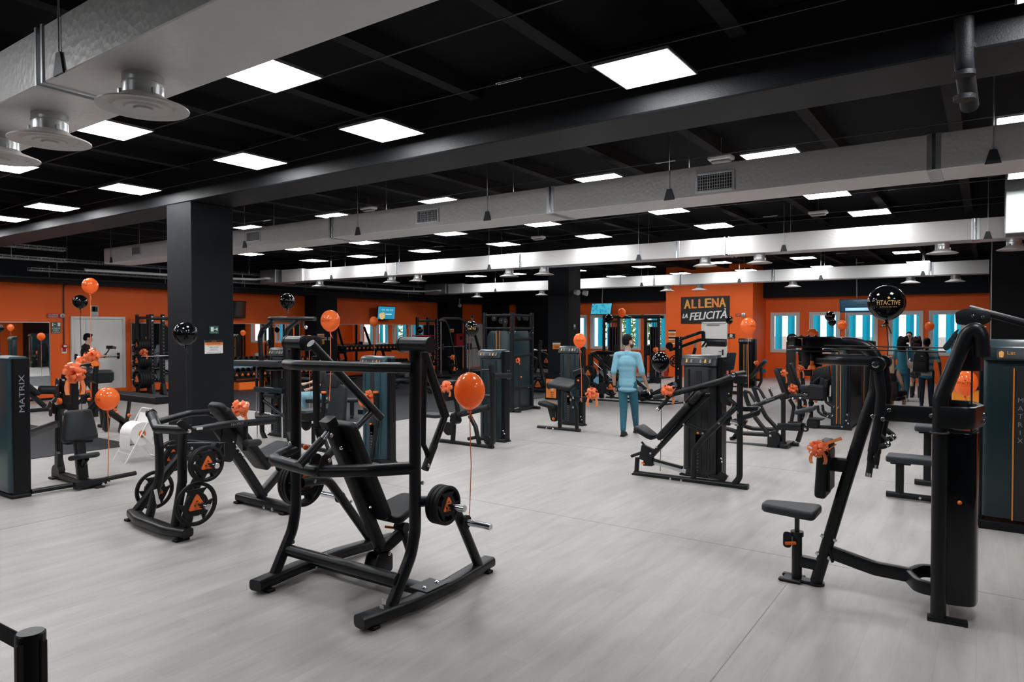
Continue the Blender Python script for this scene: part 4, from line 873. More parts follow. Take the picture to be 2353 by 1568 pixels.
# ================================================================ F: pulldown station at the far left
f=Crop(0,820,.2105)
t=T('row_machine','black seated pulley row machine with upright padded chest rest, far left','gym machine',(-9.1,3.7,0))
k=W(27,1147,z=0); tx,ty=k.x,k.y
t.p('shroud',G().prism(rpoly([(-.5,-.09),(.0,-.09),(.06,-.05),(.06,.09),(-.5,.09)],.05),(tx-.06,ty+.08,.80),XU,YU,1.5,.01),'shroud_blue'); t.box('shroud_cap',(tx-.27,ty+.08,1.56),(.56,.19,.05),'shroud_blue',.02)
t.box('side_frame',(tx+.0,ty+.10,.785),(.05,.17,1.57),'shroud_dark',.012); t.text('MATRIX',(tx+.026,ty+.10,1.17),ZU,NY,.052,'print_grey',fit=.42); t.box('base_foot',(tx-.25,ty+.08,.02),(.6,.2,.04),'rubber',.01)
Q=lambda a,b,**k: f(a,b,**(k or dict(y=3.80)))
t.rect('main_rail',[(-9.72,3.80,.05),(-8.72,3.80,.05)],.10,.07); t.tube('link_rail',[(tx+.03,ty+.18,.05),(tx+.05,3.80,.05)],.03); t.rect('front_foot',[(-8.72,3.60,.06),(-8.72,3.98,.06)],.07,.08); t.tube('foot_bar',[(-8.72,3.95,.08),(-8.72,4.30,.09)],.028,'grip'); t.box('foot_plate',(-8.72,3.85,.011),(.18,.10,.022),'rubber',.005); t.rect('foot_stub',[(-8.72,3.85,.02),(-8.72,3.85,.06)],.05,.05)
foot_pads(t,[(-9.66,3.80)],.12,.18)
yp=3.80; up=[Q(610,1210),Q(608,700),Q(650,640),Q(700,650)]
t.rect('mast_loop',[V((-9.55,yp,.10)),V((-9.62,yp,.25)),V((-9.62,yp,.82)),V((-9.5,yp,.93)),V((-9.3,yp,.93))],.075,.07,fil=.1,up=YU)
t.rect('beam',[V((tx+.0,ty+.15,.70)),V((-9.62,yp,.70))],.05,.09)
mp=Q(700,640); t.rect('mast',[V((mp.x,yp,.93)),V((mp.x,yp,1.27))],.07,.08,up=YU); t.tube('mast_arm',[V((mp.x,yp,1.22)),V((mp.x,yp,1.33)),V((mp.x+.04,yp+.08,1.37)),V((mp.x+.05,yp+.24,1.38))],.03,fil=.08); 
for a,b,r in((700,310,.085),(625,560,.07)): 
    c_=Q(a,b); t.cyl('pulley_disc',c_+V((.02,-.05,0)),c_+V((.02,-.02,0)),r,'steel_black',seg=24); t.p('pulley_plate',G().prism(rpoly([(-.04,-.10),(.03,-.10),(.05,.07),(-.02,.10),(-.06,.04)],.03),c_+V((0,-.075,0)),XU,ZU,.01),'steel_grey'); t.bolts([c_+V((0,-.082,0))],NY,.014)
t.cyl('adjust_knob',Q(715,482)+V((0,-.05,0)),Q(715,482)+V((0,-.085,0)),.04,'orange_pl'); t.box('mast_sleeve',V((mp.x+.02,yp,1.02)),(.10,.10,.17),'steel_black',.01)
for q,dy in((0,.0),(1,.10)): t.tube('cable',[V((mp.x-.02+dy*.5,yp-.06,1.2)),V((mp.x-.02+dy*.5,yp-.06,.30))],.004,'string_black',seg=5)
c_=Q(690,1095); t.p('floating_pulley',G().prism(rpoly([(-.05,-.10),(.03,-.12),(.05,.06),(-.04,.08)],.03),c_+V((0,-.06,0)),XU,ZU,.04),'steel_grey'); c_=Q(650,1265); t.cyl('base_pulley',c_+V((0,-.05,0)),c_+V((0,.02,0)),.11,'steel_black',seg=24)
t.rect('seat_post',[(-8.98,yp,.08),(-9.08,yp,.62)],.09,.11,up=YU); t.pad('chest_pad',(-9.06,yp,.72),YU,(-.12,0,1),.36,.38,.13,'vinyl_grey',.05,.035,poly=rpoly([(-.20,-.19),(.20,-.19),(.14,.19),(-.14,.19)],.05))
t.p('seat',G().prism(rpoly([(-.11,-.17),(.13,-.12),(.13,.12),(-.11,.17)],.06),(-8.90,yp,.36),(.97,0,.2),YU,.06,.022),'vinyl_grey',ang=50); t.tube('seat_strut',[(-9.02,yp,.10+.1),(-8.88,yp,.33)],.032)
t.tube('overhead_arm',[f(880,105,y=4.6),f(1035,75,y=4.6)],.03); t.cyl('arm_end',f(1035,78,y=4.58),f(1035,78,y=4.64),.045,'orange_pl'); t.bolts([f(1127,1393,x=-8.68),f(1180,1383,x=-8.68)],XU,.02)
t.rect('overhead_post',[f(1050,100,y=4.6),f(1030,260,y=4.6)],.05,.06,up=YU)
# ================================================================ G: shoulder press behind the foreground machine
g_=Crop(530,700,.2488)
t=T('shoulder_press','black selectorised shoulder press with grey backrest and orange-capped posts behind the front machine','gym machine',(-7.3,7.0,0))
tw=tower(t,828,893,911,1068,822,'slot',shroud='shroud_blue')
Q=lambda a,b,y=6.75: g_(a,b,y=y)
bx=Q(960,860); t.pad('back_pad',Q(985,950),XU,(.05,.10,1),.34,.66,.08,'vinyl_grey',.05,.024,poly=rpoly([(-.20,-.33),(.20,-.33),(.15,.33),(-.15,.33)],.05)); t.pad('head_pad',Q(945,700),XU,ZU,.26,.20,.08,'vinyl_grey',.05,.024)
t.rect('backrest_post',[Q(980,1250)+V((0,.1,0)),Q(950,760)+V((0,.1,0))],.08,.08,up=XU)
for a in(860,1340):
    c_=Q(a,850); t.tube('arm_post',[c_+V((0,0,.05)),c_+V((0,0,-.25))],.032); t.cyl('post_cap',c_+V((0,0,.05)),c_+V((0,0,.075)),.038,'orange_pl')
c_=Q(880,905); t.tube('grip',[c_,c_+V((.25,.0,.06))],.022,'grip'); t.cyl('grip_cap',c_+V((.25,0,.06)),c_+V((.275,0,.066)),.023,'chrome')
t.tube('lever_tube',[Q(1345,860),Q(1355,1080),Q(1290,1480)],.03,fil=.15); t.tube('lever_tube',[Q(860,860),Q(845,1180),Q(900,1330)],.03,fil=.15)
t.rect('rear_bar',[Q(1090,1005)+V((0,.2,0)),Q(1210,1005)+V((0,.2,0))],.05,.08); t.box('seat',Q(715,1020),(.34,.36,.16),'vinyl',.03); t.rect('seat_leg',[Q(765,1100),Q(765,1290)],.05,.05,up=YU); t.tube('base_rail',[Q(640,1300),Q(1100,1400)],.035); t.cyl('pulley_disc',Q(690,1100),Q(690,1100)+V((0,.03,0)),.11,seg=24)
# ================================================================ H: assisted chin / dip station
Q=lambda a,b,y=7.25: g_(a,b,y=y)
t=T('chin_dip_station','tall black assisted chin-up and dip frame with chrome guide rods beside the front column','gym machine',(-9.8,7.5,0))
for a,b in((285,345),(515,560)):
    t.rect('curved_upright',[Q(b,1290),Q(a+5,1180),Q(a,560),Q(a-15,300),Q(a+10,230),Q(a+100,155)],.06,.07,fil=.10,up=YU)
t.tube('chin_bar',[Q(350,150)+V((0,.5,0)),Q(345,135),Q(380,128),Q(770,133)],.032,fil=.06); t.cyl('bar_cap',Q(770,133),Q(778,133),.036,'steel_grey')
t.tube('chin_grip',[Q(665,150),Q(668,205),Q(695,212)],.02,fil=.03); t.p('grip_knob',G().ell(Q(695,212),(.03,.03,.03)),'chrome')
t.rect('dip_platform',[Q(45,540),Q(505,548)],.30,.10,'vinyl_grey'); t.tube('dip_crossbar',[Q(330,598),Q(550,598)],.022)
for a in(241,472): t.tube('guide_rod',[Q(a,590),Q(a+5,1262)],.014,'chrome',seg=10); t.cyl('rod_sleeve',Q(a,680),Q(a,800),.026)
t.rect('knee_carriage',[Q(240,782),Q(500,800)],.12,.09,'shroud'); t.box('carriage_pad',Q(400,840),(.3,.25,.07),'vinyl',.02); t.tube('diagonal_brace',[Q(310,890),Q(530,1060)],.03)
t.rect('base_frame',[Q(240,1258),Q(560,1320)],.10,.07); t.tube('step_handle',[Q(250,1010),Q(390,1030)],.026,'grip'); t.cyl('handle_cap',Q(372,1028),Q(398,1032),.028,'chrome')
tower(t,617,664,676,1008,802,'slot',shroud='shroud',letter=False)
# ================================================================ I: seated leg curl with tower
i_=Crop(960,790,.1659); yI=8.66
t=T('leg_curl','black selectorised leg curl machine with thick roller arm in the middle of the floor','gym machine',(-6.8,8.9,0))
tw=tower(t,1099,1157,1172,1018,806,'blank',shroud='shroud')
Q=lambda a,b,y=yI: i_(a,b,y=y)
t.tube('base_rail',[Q(290,1340),Q(1045,1440)],.036); foot_pads(t,[(Q(1000,1440).x,yI),(Q(320,1340).x,yI)],.1,.09); t.rect('front_post',[Q(1000,1420),Q(1045,1360),Q(1035,480),Q(1018,300)],.06,.09,fil=.1,up=YU); t.rect('tie_beam',[Q(1050,450),i_(1290,440,x=tw['x1']-.03)],.04,.09)
t.tube('roller_arm',[Q(450,1010),Q(985,880)],.02); roller(t,Q(560,985),Q(985,880),.05,'grip'); roller(t,Q(480,1005),Q(555,985),.062,'steel_black','arm_collar'); t.cyl('arm_boss',Q(520,1060)+V((0,-.06,0)),Q(520,1060)+V((0,.08,0)),.07)
t.rect('seat_post',[Q(500,1080),Q(485,1360)],.06,.07,up=YU); t.rect('diagonal_post',[Q(720,1000),Q(800,1150),Q(850,1390)],.05,.07,up=YU); t.pad('seat',Q(215,990),XU,YU,.40,.32,.06,'vinyl_grey',.05,.02)
t.pad('back_pad',Q(440,650),YU,(.05,0,1),.3,.34,.12,'vinyl',.05,.03); t.rect('back_post',[Q(520,740),Q(560,960)],.06,.06,up=YU); t.tube('foot_peg',[Q(700,1320),Q(800,1300)],.028,'grip'); t.cyl('cam_disc',Q(420,1180),Q(420,1180)+V((0,.04,0)),.11,seg=24); t.cyl('pulley_disc',Q(950,1340)+V((0,.02,0)),Q(950,1340)+V((0,.05,0)),.07)
t.tube('side_handle',[Q(890,370),Q(990,372)],.018); t.tube('mid_bracket',[Q(930,730),Q(1020,735)],.03); t.bolts([i_(a,b,x=tw['x1']) for a,b in((1245,375),(1270,375),(1245,487),(1270,487),(1185,1210),(1200,1250))],XU,.012); t.bolts([Q(660,1405),Q(760,1415)],NY,.014)
# ================================================================ J: cable station frame
j_=Crop(1100,700,.1658); xc,yc=-8.82,12.70
xl_=j_(85,600,y=yc).x; yr=j_(735,600,x=xc).y; hz=j_(448,110,y=yc).z
t=T('cable_station','tall black cable station of square posts around teal shrouds, in the middle','gym machine',((xc+xl_)/2,(yc+yr)/2,0))
for x,y in((xl_,yc),(xc,yc),(xc,yr),(xl_,yr)): t.rect('corner_post',[(x,y,.03),(x,y,hz)],.075,.075,up=YU); 
for z in(hz-.06,hz-.36): 
    for a,b in(((xl_,yc),(xc,yc)),((xc,yc),(xc,yr)),((xl_,yr),(xc,yr)),((xl_,yc),(xl_,yr))): t.tube('top_rail',[(*a,z),(*b,z)],.028)
for z in(.52,1.27): t.rect('side_rail',[(xc,yc,z),(xc,yr+.06,z+.02)],.05,.07)
t.rect('side_rail',[(xc,yc,hz-.6),(xc,yr,hz-.6)],.05,.07)
def cable_shroud(c,w,d,h,face): 
    o=t.p('shroud',G().prism(rpoly([(-w/2,.0),(w/2,.0),(w/2,h-.12),(w/2-.1,h),(-w/2+.1,h),(-w/2,h-.12)],.03),(c[0],c[1],.08),XU if face=='y' else YU,ZU,d,.01),'shroud')
    return o
sw=(xc-xl_)-.12; cable_shroud(((xc+xl_)/2,yc+.06),sw,.12,hz-.5,'y'); sd=(yr-yc)-.12; cable_shroud((xc-.06,(yc+yr)/2),sd,.12,hz-.5,'x')
cxj=(xc+xl_)/2; t.box('center_strip',(cxj,yc-.005,1.1),(.10,.01,1.5),'print_black',0)
for s in(-1,1): t.box('orange_stripe',(cxj+s*.05,yc-.012,1.1),(.012,.004,1.5),'orange_stripe',0)
t.box('stack_slot',(xc+.003,(yc+yr)/2-.1,.7),(.008,.07,1.2),'print_black',0); t.p('selector_pin',G().ell((xc+.03,(yc+yr)/2-.1,.78),(.03,.02,.02),8,6),'orange_pl')
for a in(210,310,365): 
    c_=j_(a,190+((a-210)//3),y=yc-.02); t.cyl('pulley_disc',c_,c_+V((0,.03,0)),.07,seg=18); t.bolts([c_],NY,.012)
for a in(565,640,675): c_=j_(a,190,x=xc); t.cyl('pulley_disc',c_,c_+V((-.03,0,0)),.06,seg=18)
for x,y in((xc,yr),(xc,yc)): t.rect('base_foot',[(x-.35,y,.035),(x+.22,y,.035)],.09,.06)
t.rect('base_foot',[(xc+.03,yc-.1,.035),(xc+.03,yr+.12,.035)],.09,.06); t.bolts([j_(a,b,x=xc+.04) for a,b in((755,322),(705,395),(752,395),(700,725),(700,795),(735,846),(735,890),(695,1150))],XU,.012); t.bolts([j_(a,b,y=yc-.04) for a,b in((430,318),(430,395))],NY,.012)
# ================================================================ K: arm curl machine
q_=Crop(1220,780,.1467); yK=10.98
t=T('arm_curl','black selectorised arm curl machine with sloping elbow pad and small saddle seat','gym machine',(-6.4,11.2,0))
tw=tower(t,1284,1336,1346,980,797,'slot',shroud='shroud')
Q=lambda a,b,y=yK: q_(a,b,y=y)
t.tube('base_rail',[Q(110,1375),Q(770,1432)],.038); foot_pads(t,[(Q(150,1375).x,yK),(Q(730,1440).x,yK)],.1,.09); t.rect('seat_mast',[Q(450,740),Q(452,1400)],.06,.07,up=YU); t.rect('arm_mast',[Q(490,790),Q(590,830),Q(650,920),Q(715,1110),Q(720,1420)],.055,.07,fil=.1,up=YU)
t.p('elbow_pad',G().prism(rpoly([(-.25,-.22),(.25,-.22),(.25,.22),(-.25,.22)],.08),Q(515,700),(.97,0,-.12),(0,.95,.25),.09,.035),'vinyl',ang=50); t.pad('elbow_pad_edge',Q(345,715),YU,ZU,.36,.12,.10,'vinyl',.04,.03)
t.p('seat',G().prism(rpoly([(-.19,-.12),(.19,-.08),(.19,.08),(-.19,.12)],.06),Q(275,1030),(.96,0,-.2),YU,.09,.035),'vinyl',ang=50); t.p('seat_bracket',G().prism(rpoly([(-.11,.12),(.10,.12),(.10,-.16),(-.02,-.16)],.03),Q(340,1150),XU,ZU,.06,.006),'steel_black'); t.p('seat_knob',G().ell(Q(375,1242)+V((0,-.05,0)),(.028,.02,.028),10,8),'orange_pl')
t.rect('slide_rail',[Q(395,1080),Q(395,1220)],.03,.06,'alu',up=YU); t.cyl('cam_disc',Q(820,670)+V((0,-.06,0)),Q(820,670)+V((0,-.02,0)),.155,seg=28); t.box('arm_block',Q(755,540),(.20,.12,.17),'vinyl',.02,R=Matrix.Rotation(-.3,3,'Y')); t.tube('curl_arm',[Q(790,600),Q(830,700),Q(890,850)],.035); t.p('adjust_knob',G().ell(Q(778,642)+V((0,-.09,0)),(.02,.02,.02),8,6),'orange_pl')
t.rect('cross_arm',[Q(690,930),Q(950,950)],.06,.10); t.rect('cross_arm',[Q(690,905)+V((0,.2,0)),Q(930,870)+V((0,.2,0))],.05,.07); t.bolts([Q(a,b)+V((0,-.035,0)) for a,b in((675,915),(795,940),(635,945),(675,1062),(260,1392),(360,1402))],NY,.02)
t.bolts([q_(780,1215,x=tw['x1']),q_(795,1260,x=tw['x1'])],XU,.014)
# ================================================================ L: leg press
c3=Crop(1330,700,.1658); yL=16.05
Q=lambda a,b,dy=0: c3(a,b,y=yL+dy)
t=T('leg_press','black 45 degree leg press with sloping sled rails behind the walking man','gym machine',(-7.4,16.2,0))
for dy in(0,.75): t.tube('base_rail',[Q(200,1330)+V((0,dy,0)),Q(1220,1400)+V((0,dy,0))],.05)
t.rect('cross_foot',[Q(1180,1395),Q(1180,1395)+V((.25,.75,0))],.1,.08)
for dy in(0,.6):
    o=V((0,dy,0)); t.tube('sled_rail',[Q(215,700)+o,Q(860,1255)+o],.05); t.tube('guide_rod',[Q(205,800)+o,Q(560,1115)+o],.022,'chrome')
    t.rect('rail_post',[Q(470,1300)+o,Q(390,1040)+o,Q(330,760)+o],.09,.10,fil=.2,up=YU); t.rect('rear_post',[Q(170,1320)+o,Q(165,690)+o],.12,.10,up=YU)
t.rect('top_arch',[Q(165,690),Q(215,670)+V((0,.1,0)),Q(330,680)+V((0,.55,0)),Q(330,690)+V((0,.6,0))],.08,.10,fil=.1)
t.box('foot_plate',Q(420,800,.3),(.10,.62,.5),'steel_black',.02,R=Matrix.Rotation(.7,3,'Y')); t.box('sled_block',Q(400,960,.3),(.3,.5,.12),'alu',.02,R=Matrix.Rotation(.72,3,'Y'))
for p,r,n in((Q(150,950,-.15),.20,3),(Q(190,1180,-.15),.20,3),(Q(440,1150,-.1),.22,1)): plates(t,p+V((0,.05,0)),(0,-1,0),n,r,.045,.25)
t.cyl('storage_ring',Q(330,1160,-.1),Q(330,1160,-.13),.16,'rubber'); a,b=Q(800,1170,.3),Q(930,1310,.3); ax=(b-a).normalized()
t.pad('back_pad',(a+b)/2,YU,ax,.5,(b-a).length*1.15,.12,'vinyl',.06,.03); t.pad('seat',Q(890,1230,.3),YU,(.92,0,.35),.5,.4,.1,'vinyl_grey',.06,.03)
t.tube('side_handle',[Q(890,1200),Q(960,1185),Q(990,1250)],.02,'chrome',fil=.05); roller(t,Q(940,1290,.3),Q(1230,1160,.3),.075,'vinyl','shoulder_roll'); roller(t,Q(1200,1170,.3),Q(1330,1110,.3),.09,'vinyl','head_roll'); t.cyl('roll_cap',Q(1315,1117,.3),Q(1342,1105,.3),.075,'blue_pl')
# ================================================================ M: cable crossover
yM=22.3; Q=lambda a,b,dy=0: c3(a,b,y=yM+dy)
t=T('cable_crossover','tall black cable crossover with two open columns in front of the left windows','gym machine',(-10.4,yM+.2,0))
for a in(350,553,925,1108):
    p=Q(a,165); t.rect('column_post',[(p.x,yM,.04),(p.x,yM,2.36)],.09,.09,up=YU)
t.rect('top_beam',[Q(345,170),Q(1112,172)],.10,.13); t.rect('top_beam',[Q(345,170)+V((0,.4,0)),Q(1112,172)+V((0,.4,0))],.08,.1)
for a,b in((350,553),(925,1108)):
    x0,x1=Q(a,165).x,Q(b,165).x; 
    for z in(.04,2.15,1.0): t.rect('tie_rail',[(x0,yM,z),(x1,yM,z)],.08,.08)
    for k in range(3): t.tube('guide_rod',[(x0+(x1-x0)*(.3+.2*k),yM+.1,.1),(x0+(x1-x0)*(.3+.2*k),yM+.1,2.2)],.014,'chrome' if k!=1 else 'string_black',seg=8)
    t.box('weight_stack',((x0+x1)/2,yM+.1,.45),(.2,.16,.7),'rubber',.008); t.box('shield',((x0+x1)/2+.02,yM+.2,1.0),(x1-x0-.1,.02,1.9),'window_smoke',.004)
    t.box('cable_carriage',(x1-.05 if a<600 else x0+.1,yM-.06,1.15),(.16,.12,.3),'steel_black',.02); t.rect('base_foot',[((x0+x1)/2,yM-.55,.04),((x0+x1)/2,yM+.4,.04)],.1,.07); t.cyl('base_pulley',(x1+.05,yM-.2,.12),(x1+.05,yM-.16,.12),.12)
t.tube('chin_handle',[Q(640,165),Q(700,165)+V((0,-.2,.0)),Q(800,190)+V((0,-.3,0))],.03)
# ================================================================ N: standing lever machine with raised arms
n_=Crop(1520,740,.1105); yN=19.8; Q=lambda a,b,dy=0: n_(a,b,y=yN+dy)
t=T('lever_machine','black plate-loaded lever machine with raised jointed arms in front of the white door','gym machine',(-7.5,yN,0))
t.rect('main_post',[V((Q(358,800).x,yN,.03)),Q(358,310)],.20,.12,up=YU,rad=.02); t.rect('upper_lever',[Q(400,365),Q(805,222),Q(880,215)],.08,.09,fil=.05); t.text('MATRIX',Q(590,285)+V((0,-.06,0)),(.95,0,.33),(-.33,0,.95),.05,'print_grey',fit=.5)
t.rect('lever_end',[Q(870,205),Q(875,350)],.10,.09,up=YU); t.rect('lower_lever',[Q(170,590),Q(400,520),Q(810,372),Q(1350,392)],.08,.09,fil=.08); roller(t,Q(950,440),Q(1350,450),.10,'vinyl_grey','shoulder_pad'); t.tube('hand_grip',[Q(930,400),Q(850,515)],.03,'grip'); t.tube('hand_grip',[Q(1000,400),Q(925,515)],.03,'grip')
for p in(Q(848,517),Q(922,518)): t.p('grip_cap',G().ell(p,(.035,.035,.035),8,6),'chrome')
t.rect('gas_strut',[Q(720,400),Q(700,560)],.06,.05,'alu',up=YU); t.rect('strut_base',[Q(705,540),Q(645,760)],.08,.07,up=YU); t.cyl('end_disc',Q(165,500,-.05),Q(165,500,.05),.11,'rubber',seg=24); plates(t,Q(295,815,.05),(0,-1,0),1,.185,.05,.2)
t.rect('base_beam',[V((Q(358,800).x-.3,yN,.05)),V((-5.6,yN,.05))],.12,.09); t.rect('base_cross',[V((Q(358,800).x,yN-.5,.05)),V((Q(358,800).x,yN+.5,.05))],.12,.09); t.bolts([Q(a,b,-.07) for a,b in((370,325),(375,365),(370,405),(375,510),(370,545),(345,975),(345,1130),(345,1170))],NY,.022)
t.p('chest_plate',G().prism(rpoly([(-.14,-.28),(.12,-.25),(.2,.28),(-.08,.28)],.05),Q(1420,830,1.0),XU,ZU,.08,.02),'navy'); t.tube('chest_plate_post',[Q(1420,930,1.05),V((Q(1420,930,1.05).x,yN+1.05,.05))],.03); t.tube('chest_plate_hook',[Q(1450,690,1.0),Q(1440,655,1.0),Q(1412,665,1.0)],.025,fil=.03); t.p('hook_knob',G().ell(Q(1412,665,1.0),(.045,.045,.045),8,6),'chrome'); t.rect('rear_beam',[V((Q(1420,930,1.05).x,yN,.05)),V((Q(1420,930,1.05).x,yN+1.1,.05))],.1,.08)
# ================================================================ O: abdominal tower and bench
t=T('abdominal_machine','narrow black weight tower with slanted bench against the orange wall','gym machine',(-6.4,22.8,0))
tower(t,1696,1734,1739,891,779,'orange',shroud='shroud_dark',letter=False); Q=lambda a,b,dy=0: n_(a,b,y=22.2+dy)
a,b=Q(1840,1170),Q(2160,815); ax=(b-a).normalized(); t.pad('bench_pad',(a+b)/2,YU,ax,.3,(b-a).length,.1,'vinyl',.05,.03); t.cyl('pad_cap',b-ax*.04,b+ax*.03,.07,'blue_pl')
t.rect('bench_frame',[Q(2070,890),Q(2080,1230),Q(2000,1385)],.07,.09,fil=.2,up=YU); t.rect('bench_beam',[Q(1900,1205),Q(2070,1210)],.06,.08); t.rect('base_rail',[Q(1420,1350),Q(2040,1385)],.08,.08); roller(t,Q(2090,1025),Q(2170,1015),.06,'blue_pl')
# ================================================================ P: plate-loaded low row
p_=Crop(1650,800,.1594); yP=11.35; Q=lambda a,b,dy=0: p_(a,b,y=yP+dy)
t=T('low_row','black plate-loaded low row with curved levers and a single support post','gym machine',(-3.0,11.6,0))
t.tube('base_rail',[Q(0,1372),Q(1025,1440)],.04); t.tube('base_rail',[Q(980,1385,.3),Q(1165,1405,.3)],.045); t.box('base_cross',Q(1000,1390,.15),(.12,.5,.06),'steel_black',.01)
t.tube('support_post',[Q(940,690),Q(940,1370)],.036); t.cyl('post_flange',Q(930,1350),Q(930,1415),.06,r2=.075); t.p('gusset',G().prism(rpoly([(-.10,.0),(.02,.02),(.0,-.14),(-.03,-.05)],.02),Q(930,700),XU,ZU,.03,.004),'steel_black')
t.tube('arm_beam',[Q(470,860),Q(975,665)],.033); t.text('MATRIX',Q(760,745)+V((0,-.035,0)),(.93,0,.36),(-.36,0,.93),.022,'print_grey',fit=.14)
for dy,pts in((0,[(375,620),(430,800),(540,1010),(730,1250)]),(.45,[(510,570),(590,800),(690,990),(870,1180)])): 
    t.tube('pull_lever',[Q(a,b,dy) for a,b in pts],.036,fil=.25); t.tube('lower_link',[Q(pts[0][0]-260,pts[3][1]-90,dy),Q(pts[0][0]-20,pts[3][1]-20,dy),Q(pts[3][0],pts[3][1],dy)],.036,fil=.2)
    a,b=pts[0]; t.tube('handle',[Q(a,b,dy),Q(a+80,b+20,dy),Q(a+170,b+170,dy)],.022,fil=.04); t.tube('grip',[Q(a+100,b+50,dy),Q(a+170,b+170,dy)],.026,'grip'); t.cyl('grip_cap',Q(a+165,b+160,dy),Q(a+180,b+185,dy),.027,'chrome')
t.tube('upright_grip',[Q(785,700),Q(735,590)],.02,'grip'); t.cyl('grip_cap',Q(738,597),Q(728,575),.021,'chrome')
t.p('lever_joint',G().prism(rpoly([(-.08,-.10),(.10,-.10),(.12,.02),(.02,.13),(-.08,.08)],.03),Q(800,1300),XU,ZU,.14,.006),'steel_black'); t.p('lever_joint',G().prism(rpoly([(-.10,-.09),(.10,-.09),(.06,.09),(-.06,.09)],.02),Q(800,1385),XU,ZU,.16,.004),'steel_black'); t.rect('frame_beam',[Q(865,1130),Q(1200,1145)],.09,.11); t.rect('seat_leg',[Q(1235,1080,.1),Q(1150,1350,.1)],.07,.08,up=YU)
t.cyl('seat_pivot',Q(1260,1165),Q(1260,1165,.14),.05); t.bolts([Q(1258,1170,-.01),Q(755,1265,-.08)],NY,.02); a,b=Q(1120,930,.1),Q(1410,860,.1); t.pad('seat',(a+b)/2,YU,b-a,.26,(b-a).length,.07,'vinyl_grey',.05,.025); t.rect('seat_slide',[Q(1300,930,.1),Q(1240,1080,.1)],.05,.05,'alu',up=YU)
t.rect('rear_foot',[Q(180,1310,.3),Q(300,1280,.3)],.08,.06); t.rect('rear_post',[Q(230,1300,.3),Q(400,1040,.3)],.07,.08,up=YU); plates(t,Q(250,1060,.05),(0,-1,0),0,.15,.03,.25)
# ================================================================ Q: hip abductor machines and tower
qq=Crop(1780,760,.1594); yQ=14.0; Q=lambda a,b,dy=0: qq(a,b,y=yQ+dy)
def hip(t,ox,dy,bow=True):
    S=lambda a,b,e=0: qq(a+ox[0],b+ox[1],y=yQ+dy+e)
    a,b=S(40,540),S(200,980); ax=(b-a).normalized(); t.pad('back_pad',(a+b)/2,YU,ax,.34,(b-a).length,.10,'vinyl',.06,.03)
    t.pad('seat',S(380,945),XU,YU,.42,.36,.08,'vinyl',.05,.025); t.cyl('seat_handle',S(270,980,-.2),S(500,975,-.2),.02,'grip'); t.cyl('handle_cap',S(360,975,-.21),S(385,975,-.21),.024,'chrome'); t.cyl('handle_cap',S(258,980,-.2),S(272,980,-.2),.024,'chrome')
    t.rect('back_post',[S(215,990),S(280,1100),S(240,1320)],.06,.07,fil=.1,up=YU); t.rect('base_bar',[S(200,1330),S(420,1335)],.09,.06); t.tube('seat_post',[S(360,990),S(360,1310)],.04); t.cyl('seat_collar',S(360,1090),S(360,1130),.055); t.p('seat_lever',G().ell(S(430,1090,-.06),(.035,.02,.02),8,6),'orange_pl')
    return S
t=T('hip_machine','black hip abduction machine with bow-tied leaning backrest and paired knee pads','gym machine',(-2.9,14.2,0))
tw=tower(t,1907,1953,1978,990,788,'orange',shroud='shroud',lp=.8)
S=hip(t,(0,0),.1)
for o in((0,0),(55,20)): t.pad('knee_pad',Q(690+o[0],800+o[1],.35),YU,(.1,0,1),.18,.36,.10,'vinyl',.05,.03)
t.box('thigh_pad',Q(610,895,-.05),(.32,.16,.30),'vinyl',.04)
for a,b in(((730,940),(1,0)),((790,950),(1,0)),((620,1080),(1,0)),((690,1070),(1,0))):
    x,y=a; dx=250 if y>1000 else 220; t.tube('foot_lever',[Q(x,y),Q(x+10,y+90),Q(x+60,y+130),Q(x+dx,y+200)],.026,fil=.06); t.cyl('lever_ring',Q(x+dx*.55,y+155,-.03),Q(x+dx*.6,y+162,-.03),.03,'chrome')
t.box('step_block',Q(560,1330,-.02),(.20,.25,.16),'steel_black',.015); t.box('step_top',Q(590,1270,-.02),(.28,.30,.02),'steel_black',.005); t.rect('base_rail',[Q(600,1385),Q(960,1395)],.08,.06); t.rect('base_rail',[Q(700,1200,.5),Q(1040,1220,.5)],.08,.06)
t.p('tower_gusset',G().prism(rpoly([(-.12,-.16),(.09,-.16),(.09,.17),(.05,.17),(.02,.0)],.02),Q(1010,1310),XU,ZU,.03,.004),'steel_black'); t.bolts([Q(a,b,-.03) for a,b in((1045,1215),(1030,1297),(1060,1340),(970,1390))],NY,.016); t.p('cam_cover',G().prism(rpoly([(-.2,-.2),(.2,-.2),(.17,.2),(-.1,.12)],.04),Q(660,640,.5),XU,ZU,.06,.006),'steel_black'); t.rect('cam_arm',[Q(540,760,.4),Q(670,665,.4)],.05,.05)
t=T('hip_machine','black hip adduction machine with bow-tied backrest, further back of the pair','gym machine',(-3.2,15.2,0))
hip(t,(165,-65),1.0); t.pad('knee_pad',qq(480,830,y=15.0),XU,YU,.3,.3,.12,'vinyl_grey',.05,.03)
t=T('weight_tower','dark teal weight tower half hidden behind the overhead cam','gym machine',(-2.5,18,0)); tower(t,1963,2005,2011,945,784,'orange',shroud='shroud',letter=False)
